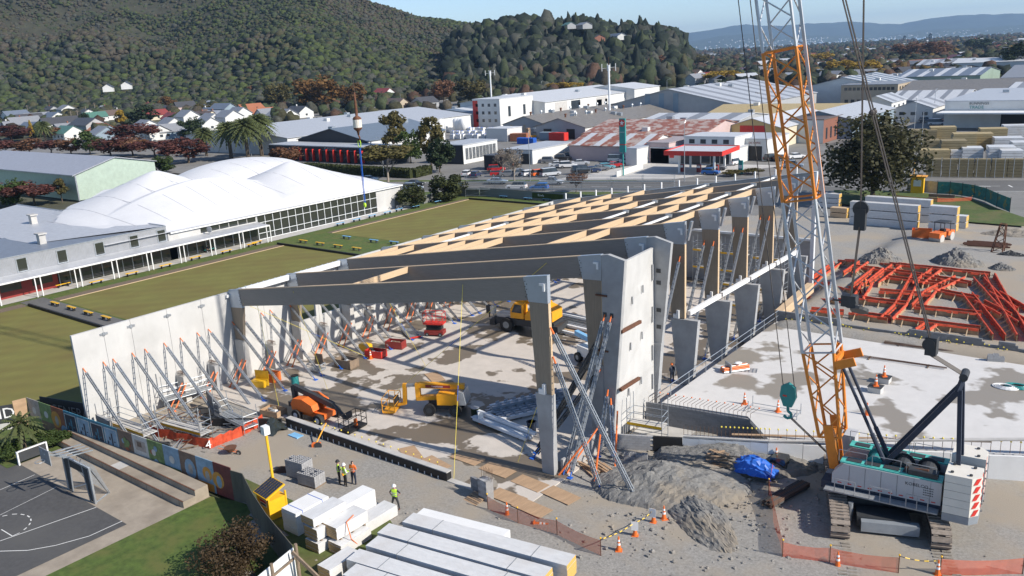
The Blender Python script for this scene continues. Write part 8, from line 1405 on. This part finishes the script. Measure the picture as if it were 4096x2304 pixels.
CARS = [((1, 1, 1140, 378), 'sedan', 'c_white', rda, 'white sedan half hidden behind the membrane roof'), ((1, 1, 1600, 425), 'sedan', 'c_black', rda, 'black sedan on the road beyond the glazed hall'), ((1, 1, 1580, 465), 'suv', 'c_steel', rda, 'blue-grey crossover parked on the near side of the road'), ((1, 1, 1985, 435), 'sedan', 'c_navy', rda, 'dark car half hidden behind the rounded shrub'), ((1, 1, 2430, 402), 'sedan', 'c_steel', rda, 'steel grey sedan parked beside the far verge'), ((2, 1, 45, 455), 'suv', 'c_white', rda + math.pi, 'white wagon driving beside the dark paling fence'), ((2, 1, 275, 462), 'hatch', 'c_blue', rda + math.pi, 'bright blue hatchback driving behind the white wagon'), ((2, 1, 400, 408), 'ute', 'c_silver', rda, 'silver pickup truck in the far lane'),
        ((1, 1, 2130, 322), 'hatch', 'c_white', 1.9, 'white hatchback parked at the gate of the window block'), ((1, 1, 2215, 332), 'hatch', 'c_navy', 1.9, 'navy hatchback beside the white one at the gate'), ((1, 1, 2440, 322), 'hatch', 'c_red', .6, 'red hatchback behind the wire fence, front one'), ((1, 1, 2420, 275), 'suv', 'c_red', .6, 'red car behind the wire fence, rear one'), ((1, 1, 2545, 325), 'sedan', 'c_grey', .6, 'dark grey car beside the red hatchback'),
        ((2, 1, 95, 318), 'suv', 'c_grey', 1.1, 'grey car first in the front row of the car park'), ((2, 1, 180, 322), 'hatch', 'c_white', 1.1, 'white car second in the front row of the car park'), ((2, 1, 285, 322), 'suv', 'c_orange', 1.1, 'bright orange off-roader in the front row of the car park'), ((2, 1, 385, 322), 'van', 'c_silver', 1.1, 'silver people carrier at the end of the front row'), ((2, 1, 380, 190), 'suv', 'c_grey', .4, 'grey off-roader beside the white garage wall'), ((2, 1, 515, 163), 'suv', 'c_black', .4, 'black off-roader beside the white garage wall'), ((2, 1, 590, 145), 'suv', 'c_black', .4, 'black car at the end of the garage wall'), ((2, 1, 690, 122), 'sedan', 'c_silver', .2, 'silver sedan at the back of the car park'), ((2, 1, 460, 232), 'sedan', 'c_silver', .6, 'silver sedan first in the middle row'), ((2, 1, 565, 238), 'suv', 'c_white', .6, 'white crossover in the middle row'), ((2, 1, 690, 213), 'sedan', 'c_silver', .6, 'pale silver sedan at the end of the middle row'), ((2, 1, 840, 132), 'suv', 'c_orange', .9, 'copper coloured car before the mauve brick wall'), ((2, 1, 950, 138), 'suv', 'c_red', .5, 'dark red car before the mauve brick wall'),
        ((2, 1, 700, 298), 'van', 'c_black', .8, 'black van at the wire fence corner'), ((2, 1, 810, 288), 'hatch', 'c_navy', .8, 'navy hatchback along the sloping wire fence'), ((2, 1, 890, 268), 'sedan', 'c_grey', .8, 'grey car along the sloping wire fence'), ((2, 1, 955, 252), 'hatch', 'c_teal', .8, 'teal hatchback along the sloping wire fence'), ((2, 1, 1030, 235), 'sedan', 'c_red', .8, 'red car along the sloping wire fence'), ((2, 1, 1060, 180), 'van', 'c_steel', .4, 'grey van with a red stripe behind the sloping fence'), ((2, 1, 1170, 195), 'sedan', 'c_white', .6, 'white car beside the grey van'), ((2, 1, 1270, 180), 'van', 'c_black', .1, 'black trailer van beside the orange container'),
        ((2, 1, 2000, 308), 'hatch', 'c_blue', .15, 'blue hatchback leaving the fuel pumps'), ((2, 1, 2060, 262), 'sedan', 'c_grey', .15, 'grey car at the fuel pumps'), ((2, 1, 2245, 208), 'suv', 'c_white', 1.4, 'white car waiting outside the tyre garage'), ((3, 1, 35, 165), 'suv', 'c_black', 1.3, 'black off-roader beside the brick block'), ((3, 1, 125, 168), 'hatch', 'c_black', 1.3, 'small black car beside the brick block'), ((3, 1, 280, 148), 'sedan', 'c_white', .9, 'white sedan at the corner of the brick block'), ((3, 1, 250, 238), 'suv', 'c_steel', .3, 'grey-blue car waiting behind the boom lattice'),
        ((3, 0, 1150, 1252), 'sedan', 'c_white', .2, 'white car before the two-storey offices'), ((3, 0, 1340, 1252), 'sedan', 'c_silver', .2, 'silver car before the low office wing'), ((3, 0, 1590, 1228), 'suv', 'c_grey', .2, 'dark grey off-roader beside the white van'), ((3, 0, 1695, 1258), 'van', 'c_white', .2, 'white van parked beside the hardware store'), ((3, 0, 1800, 1248), 'hatch', 'c_red', .2, 'red hatchback at the hardware store entrance')]
for q, kd, m, rz, lab in CARS:
    if kd not in PROTO: c = PROTO[kd] = car(kd)
    else: c = dup(PROTO[kd])
    p = P(*q); c.location = (p.x, p.y, .025); c.rotation_euler = (0, 0, rz); c['label'] = lab; c['group'] = 'cars on the road and in the car parks'
    for o in c.children:
        if o.name.split('.')[0] in ('body', 'roof') and not (kd == 'suv' and m == 'c_x'): paint(o, 0, m)
    if kd in ('ute', 'van'): c['category'] = {'ute': 'pickup', 'van': 'van'}[kd]
# ================================================================ yard behind the formwork
def ppack(q0, L, Wd, H, n, label, rz=-.05, wrap='wrap_white', end='core_gold', nl=3):
    p = PG(*q0)
    for k in range(nl): pack((p.x, p.y, p.z + k * H * 1.02), L, Wd, H, rz, '%s, %s layer' % (label, ('bottom', 'middle', 'top')[k]), n, end, 'panel packs in the far yard', wrap)
ppack((3, 1, 1160, 830), 9.6, 1.2, 1.15, 4, 'long wrapped pack in the far yard, front stack'); ppack((3, 1, 1300, 770), 9.4, 1.2, 1.15, 4, 'long wrapped pack in the far yard, rear stack'); ppack((3, 1, 1760, 870), 3.6, 1.3, 1.15, 4, 'short wrapped pack behind the road roller'); ppack((3, 1, 1900, 840), 2.6, 1.3, .9, 4, 'short gold-ended pack beside the grass', nl=2); ppack((3, 1, 720, 740), 2.6, 1.2, .8, 3, 'plain timber-ended pack beside the boom', nl=2, wrap='timber'); ppack((3, 1, 620, 640), 3.4, 1.2, .8, 4, 'white pack half behind the boom', nl=3)
p = PG(3, 1, 1745, 975); t = thing('road_roller', 'orange tandem road roller with black canopy parked in the yard', 'roller', p, R(75))
for x in (-1.3, 1.3): MB().cyl((x, -.75, .55), (x, .75, .55), .55, n=18).ob('drum', 'concrete', t)
MB().box(-2., -.3, -.7, .7, .7, 1.35).ob('engine_body', 'orange', t); MB().box(.3, 1.9, -.7, .7, .75, 1.3).ob('rear_body', 'orange', t); MB().box(-.9, .9, -.75, .75, 2.5, 2.62).ob('canopy', 'charcoal', t)
for x in (-.8, .8):
    for y in (-.65, .65): MB().bar((x, y, 1.2), (x, y, 2.5), .07).ob('canopy_post', 'charcoal', t)
MB().box(-.1, .4, -.3, .3, 1.2, 1.6).ob('seat', 'black', t)
p = PG(3, 1, 1545, 945); bin_(p, .2, 1.2, .8, 1.2, 'orange', 'waste_skip', 'orange and grey waste skip beside the road roller', 'skip')
p = PG(3, 1, 2310, 1085); t = thing('rusty_pylon', 'rusty lattice steel frame standing in the earth', 'frame', p, .3); lattice(MB(), p, p + Vector((.3, .2, 3.4)), 1.6, .9, 1.2, .6, .8, .06, .04).wo('lattice_frame', 'rust', t)
for k in range(9): c = PG(3, 1, 2200, 1050); MB().bar(c + Vector((random.uniform(-3, -2), k * .35, .2)), c + Vector((random.uniform(1.5, 2.5), k * .3 + .3, .25)), .14, .14).solo('rusty_beam', ORD[k] + ' rusty beam lying beside the lattice frame', 'beam', 'rust', 'rusty beams in the earth')
sheet('yard_lawn', [P(3, 1, 660, 480)[:2], P(3, 1, 1390, 490)[:2], P(3, 1, 2000, 560)[:2], P(3, 1, 2576, 760)[:2], P(3, 1, 2576, 850)[:2], P(3, 1, 1960, 800)[:2], P(3, 1, 1640, 690)[:2], P(3, 1, 700, 620)[:2]], 'turf', .32)
tf = [(1395, 480), (1460, 482), (1545, 490), (1700, 505), (1825, 510), (1950, 525), (2070, 545), (2185, 580), (2300, 635), (2430, 690)]; t = thing('screen_fence', 'teal mesh screen fence curving along the road', 'fence', P(3, 1, 1700, 505)); mat('teal_net', (.04, .24, .22), .7, .3, 1.5, col2=(.30, .30, .10), mask=(.56, .62), msc=.8); mat('silver_net', (.35, .38, .38), .5, .2, 2.)
for k, (a, b) in enumerate(zip(tf, tf[1:])): A_, B_ = P(3, 1, *a), P(3, 1, *b); MB().ext([A_ + Vector((0, 0, .1)), B_ + Vector((0, 0, .1)), B_ + Vector((0, 0, 2.2)), A_ + Vector((0, 0, 2.2))], (0, .04, 0)).wo('mesh_panel', 'teal_net' if k > 2 else 'silver_net', t); MB().cyl(B_, B_ + Vector((0, 0, 2.4)), .05, n=5).wo('post', 'charcoal', t)
p = P(3, 1, 1500, 505); t = thing('solar_trailer', 'yellow camera tower with tilted top beside the screen fence', 'camera tower', p, .1); MB().box(-1., 1., -.8, .8, .2, 3.0).ob('cabinet', 'yellow', t); MB().box(-1.4, 1.4, -1, 1, 3.1, 3.25).ob('solar_frame', 'amber', t); MB().box(-.6, .6, -.83, -.8, 1.5, 2.6).ob('sign_plate', 'white', t); MB().cyl((-.8, .5, 3), (-.8, .5, 5.6), .07, n=6).ob('mast', 'yellow', t)
t = thing('memorial_bench', 'dark timber bench on the grass by the screen fence', 'bench', P(3, 1, 1740, 575)); MB().box(-2., 2., -.2, .2, .45, .55).box(-2., 2., .2, .3, .6, 1.1).ob('seat', 'old_timber', t)
for x in (-1.7, 1.7): MB().box(x - .1, x + .1, -.2, .3, .3, .45).box(x - .1, x + .1, -.2, .3, 0, .3).ob('leg', 'old_timber', t)
# timber yard: stacked packs and the brown stack wall
mat('treated', (.24, .195, .11), .85, .25, 1.2, stretch=(1, 1, 8)); mat('treated_pale', (.38, .30, .16), .85, .2, 1.2, stretch=(1, 1, 8))
def tstack(p, L, D, H, rz, label, m): 
    t = thing('timber_stack', label, 'timber stack', p, rz, 'timber yard stacks'); n = max(2, int(H / .55))
    for k in range(n): MB().box(-L / 2 + random.uniform(-.1, .1), L / 2, -D / 2, D / 2, k * H / n + .06, (k + 1) * H / n).ob('bundle', m, t)
y0 = P(3, 1, 1580, 322); y1 = P(3, 1, 2570, 330); n = 6
for k in range(n): q = y0.lerp(y1, (k + .5) / n); tstack(q, (y1 - y0).length / n - .15, 1.6, 3.4, math.atan2((y1 - y0).y, (y1 - y0).x), ORD[k] + ' brown timber stack along the yard frontage from the tree', 'treated')
for k in range(12): q = y0.lerp(y1, k / 11) + Vector((0, -1.6, 0)); MB().cyl(q, q + Vector((0, 0, 3.9)), .06, n=5).solo('yard_fence_post', ORD[k] + ' wire fence post before the brown timber stacks', 'fence post', 'galv', 'timber yard fence posts')
for k, (a, b, L, H, m) in enumerate(((1660, 170, 6, 2.6, 'treated_pale'), (1850, 150, 5, 4.2, 'treated'), (1960, 60, 5, 4, 'treated_pale'), (2100, 40, 6, 3.6, 'treated_pale'), (1600, 60, 5, 2.5, 'treated'), (1930, 160, 4.4, 2.4, 'wrap_white'), (2040, 165, 4, 2.9, 'wrap_white'), (2330, 180, 5, 3.4, 'wrap_white'), (2430, 200, 4, 3, 'wrap_white'), (2400, 60, 6, 3, 'wrap_white'), (2560, 120, 5, 3.2, 'wrap_white'), (1750, -40, 6, 3.5, 'treated_pale'), (2250, -20, 6, 3.5, 'treated_pale'), (1560, -30, 6, 3., 'treated'), (2480, -60, 6, 3.4, 'wrap_white'))): tstack(P(3, 1, a, b), L, 4.5, H, .3, '%s stack in the timber yard, %s from the front corner' % ('white wrapped' if m == 'wrap_white' else 'pale treated' if 'pale' in m else 'dark treated', ORD[k]), m)
for k, (a, b) in enumerate(((838, 205), (893, 200))): cone(P(3, 1, a, b), ('traffic cone at the road works sign in the side street', 'second traffic cone at the road works sign')[k], h=1.5)
t = thing('road_works_sign', 'dark diamond road works sign between two cones', 'sign', P(3, 1, 862, 190)); MB().ext([(0, 0, .9), (.8, 0, 1.7), (0, 0, 2.5), (-.8, 0, 1.7)], (0, .05, 0)).ob('plate', 'charcoal', t); MB().cyl((0, 0, 0), (0, 0, 1.), .05, n=5).ob('stand', 'galv', t)
# wire fence and low white wall at the car park
t = thing('wire_fence', 'galvanised wire fence round the car park corner', 'fence', P(2, 1, 650, 335)); w0 = [P(2, 1, 655, 330), P(2, 1, 790, 330), P(2, 1, 900, 300), P(2, 1, 1020, 265), P(2, 1, 1100, 235)]
for a, b in zip(w0, w0[1:]): MB().cyl(a + Vector((0, 0, 1.9)), b + Vector((0, 0, 1.9)), .03, n=4).wo('rail', 'galv', t); MB().cyl(a, a + Vector((0, 0, 2)), .04, n=5).wo('post', 'galv', t)
a, b = P(2, 1, 1050, 335), P(2, 1, 1315, 245); MB().bar(a + Vector((0, 0, .6)), b + Vector((0, 0, .6)), .2, 1.3).solo('low_white_wall', 'low white wall sloping along the service station driveway', 'wall', 'w_white')
# ================================================================ people
def person(p, rz, label, shirt, legs, hat=None, pose='stand', boots='black', vest=None, hair='black', hgt=1.0, bag=None):
    J = {'pel': (0, 0, .95), 'wai': (0, .0, 1.1), 'che': (0, .01, 1.35), 'nec': (0, .01, 1.5), 'hea': (0, -.01, 1.62), 'top': (0, .0, 1.74)}; rad = {'pel': (.15, .11), 'wai': (.14, .1), 'che': (.17, .11), 'nec': (.06, .06), 'hea': (.085, .1), 'top': (.07, .08)}; ed = [('pel', 'wai'), ('wai', 'che'), ('che', 'nec'), ('nec', 'hea'), ('hea', 'top')]
    for s, n in ((-1, 'l'), (1, 'r')):
        J['sh' + n] = (s * .19, .0, 1.42); rad['sh' + n] = (.065, .065)
        if pose == 'hips': el, ha = (s * .38, .06, 1.18), (s * .2, -.04, 1.02)
        elif pose == 'front': el, ha = (s * .25, -.02, 1.15), (s * .08, -.26, 1.12)
        elif pose == 'sit': el, ha = (s * .25, -.05, 1.15), (s * .1, -.28, 1.05)
        else: el, ha = (s * .26, .02, 1.14), (s * .25, -.08, .88)
        J['el' + n], J['ha' + n] = el, ha; d = Vector(ha) - Vector(el); J['fi' + n] = tuple(Vector(ha) + d.normalized() * .12); rad['el' + n] = (.045, .045); rad['ha' + n] = (.035, .03); rad['fi' + n] = (.035, .02)
        J['hi' + n] = (s * .1, 0, .9); rad['hi' + n] = (.095, .1); st = .12 if pose != 'hips' else .22
        if pose == 'sit': kn, an = (s * .12, -.42, .92), (s * .12, -.5, .52)
        else: kn, an = (s * (st + .0), -.02, .48), (s * (st + .02), .02, .08)
        J['kn' + n], J['an' + n] = kn, an; J['to' + n] = (an[0] + s * .02, an[1] - .17, an[2] - .04); rad['kn' + n] = (.065, .07); rad['an' + n] = (.05, .055); rad['to' + n] = (.045, .035)
        ed += [('che', 'sh' + n), ('sh' + n, 'el' + n), ('el' + n, 'ha' + n), ('ha' + n, 'fi' + n), ('pel', 'hi' + n), ('hi' + n, 'kn' + n), ('kn' + n, 'an' + n), ('an' + n, 'to' + n)]
    ks = list(J); me = bpy.data.meshes.new('person_body'); me.from_pydata([J[k] for k in ks], [(ks.index(a), ks.index(b)) for a, b in ed], []); o = bpy.data.objects.new('tmp', me); COL.objects.link(o); md = o.modifiers.new('s', 'SKIN'); sb = o.modifiers.new('u', 'SUBSURF'); sb.levels = 1
    sv = me.skin_vertices[0].data
    for i, k in enumerate(ks): sv[i].radius = rad[k]; sv[i].use_root = k == 'pel'
    dg = bpy.context.evaluated_depsgraph_get(); m2 = bpy.data.meshes.new_from_object(o.evaluated_get(dg)); COL.objects.unlink(o); bpy.data.objects.remove(o); m2.materials.clear()
    for m in (shirt, legs, boots, 'skin', hair, vest or shirt): m2.materials.append(MT[m])
    lo = .98 if pose != 'sit' else 1.0
    for f in m2.polygons:
        c = f.center; f.use_smooth = True; arm = abs(c.x) > .2 and c.z > .8 and pose != 'sit' or (pose == 'sit' and c.z > 1.03 and c.y < -.12)
        f.material_index = (4 if c.z > 1.68 or (c.y > .04 and c.z > 1.56) else 3) if c.z > 1.5 else 3 if (arm and ((c.z < 1.2 and abs(c.x) > .22 and pose != 'front') or c.y < -.16)) else 2 if c.z < (.13 if pose != 'sit' else .56) else 1 if c.z < lo else (5 if abs(c.x) < .2 else 0)
    t = thing('person', label, 'person', p, rz); t.scale = (hgt,) * 3; link(m2, 'body', t)
    if vest:
        for z0, z1 in ((1.08, 1.12), (1.22, 1.26)): MB().lathe([(.172, z0), (.172, z1)], 14, M=Matrix.Diagonal((1.02, .82, 1, 1))).ob('reflective_band', 'galv', t)
    if hat: MB().lathe([(.16, 1.68), (.125, 1.69), (.12, 1.75), (.08, 1.81), (.02, 1.83)], 14, M=Matrix.Translation((0, 0, 0))).ob('helmet', hat, t, True)
    MB().box(-.035, -.015, -.118, -.1, 1.635, 1.65).ob('eye', 'black', t); MB().box(.015, .035, -.118, -.1, 1.635, 1.65).ob('eye', 'black', t); MB().add([(-.015, -.1, 1.6), (.015, -.1, 1.6), (0, -.14, 1.6), (0, -.105, 1.645)], [(0, 1, 2), (0, 2, 3), (1, 3, 2)]).ob('nose', 'skin', t); MB().box(-.02, .02, -.11, -.1, 1.565, 1.573).ob('mouth', 'dark_red', t)
    if bag: MB().box(-.12, .06, .1, .2, .95, 1.08).ob('bag', bag, t)
    return t
person(P(1, 3, 845, 528), R(150), 'worker in yellow vest and striped black helmet beside the block pallet', 'black', 'black', 'black', 'front', vest='hivis'); person(P(1, 3, 905, 552), R(165), 'person in yellow vest and white helmet with an orange hip bag', 'white', 'black', 'white', 'front', vest='hivis', hgt=.96, bag='amber'); person(P(1, 3, 990, 537), R(195), 'worker in orange hi-vis shirt and jeans, seen from behind', 'orange', 'navy', None, 'front', vest='orange', boots='old_timber', hgt=1.03)
person(P(1, 3, 1410, 782), R(20), 'person in yellow vest and white helmet standing alone with hands on hips', 'black', 'charcoal', 'white', 'hips', vest='hivis', boots='rust', hgt=.97); person(P(2, 2, 1610, 960, FZ), R(60), 'worker in orange helmet in the shade behind the dark block wall', 'navy', 'navy', 'orange', 'front'); person(PG(3, 2, 970, 85), R(120), 'worker in orange vest among the orange formwork', 'orange', 'navy', 'orange', 'front', vest='orange'); person(P(0, 1, 2100, 1095) + Vector((-.05, 0, -.5)), R(85), 'man in black clothes sitting on the green bench under the verandah', 'black', 'black', None, 'sit'); person(P(2, 1, 12, 250), R(200), 'person in orange vest walking at the car park edge', 'orange', 'navy', None, 'stand', vest='orange'); person(P(2, 0, 15, 1380), 1., 'yard worker in orange vest beside the tote tanks', 'orange', 'navy', 'white', 'stand', vest='orange')
# ================================================================ the air
mb = MB().box(-16000, 12000, -2000, 16500, -2.5, 425); hz_o = mb.ob('haze', 'white'); tag(hz_o, kind='stuff')
hm = bpy.data.materials.new('haze'); hm.use_nodes = True; hm.node_tree.nodes.clear(); pv = hm.node_tree.nodes.new('ShaderNodeVolumePrincipled'); ou = hm.node_tree.nodes.new('ShaderNodeOutputMaterial')
pv.inputs['Color'].default_value = (.44, .67, 1, 1); pv.inputs['Density'].default_value = 7.5e-5; pv.inputs['Anisotropy'].default_value = .2
hm.node_tree.links.new(pv.outputs[0], ou.inputs['Volume']); hz_o.data.materials.clear(); hz_o.data.materials.append(hm)
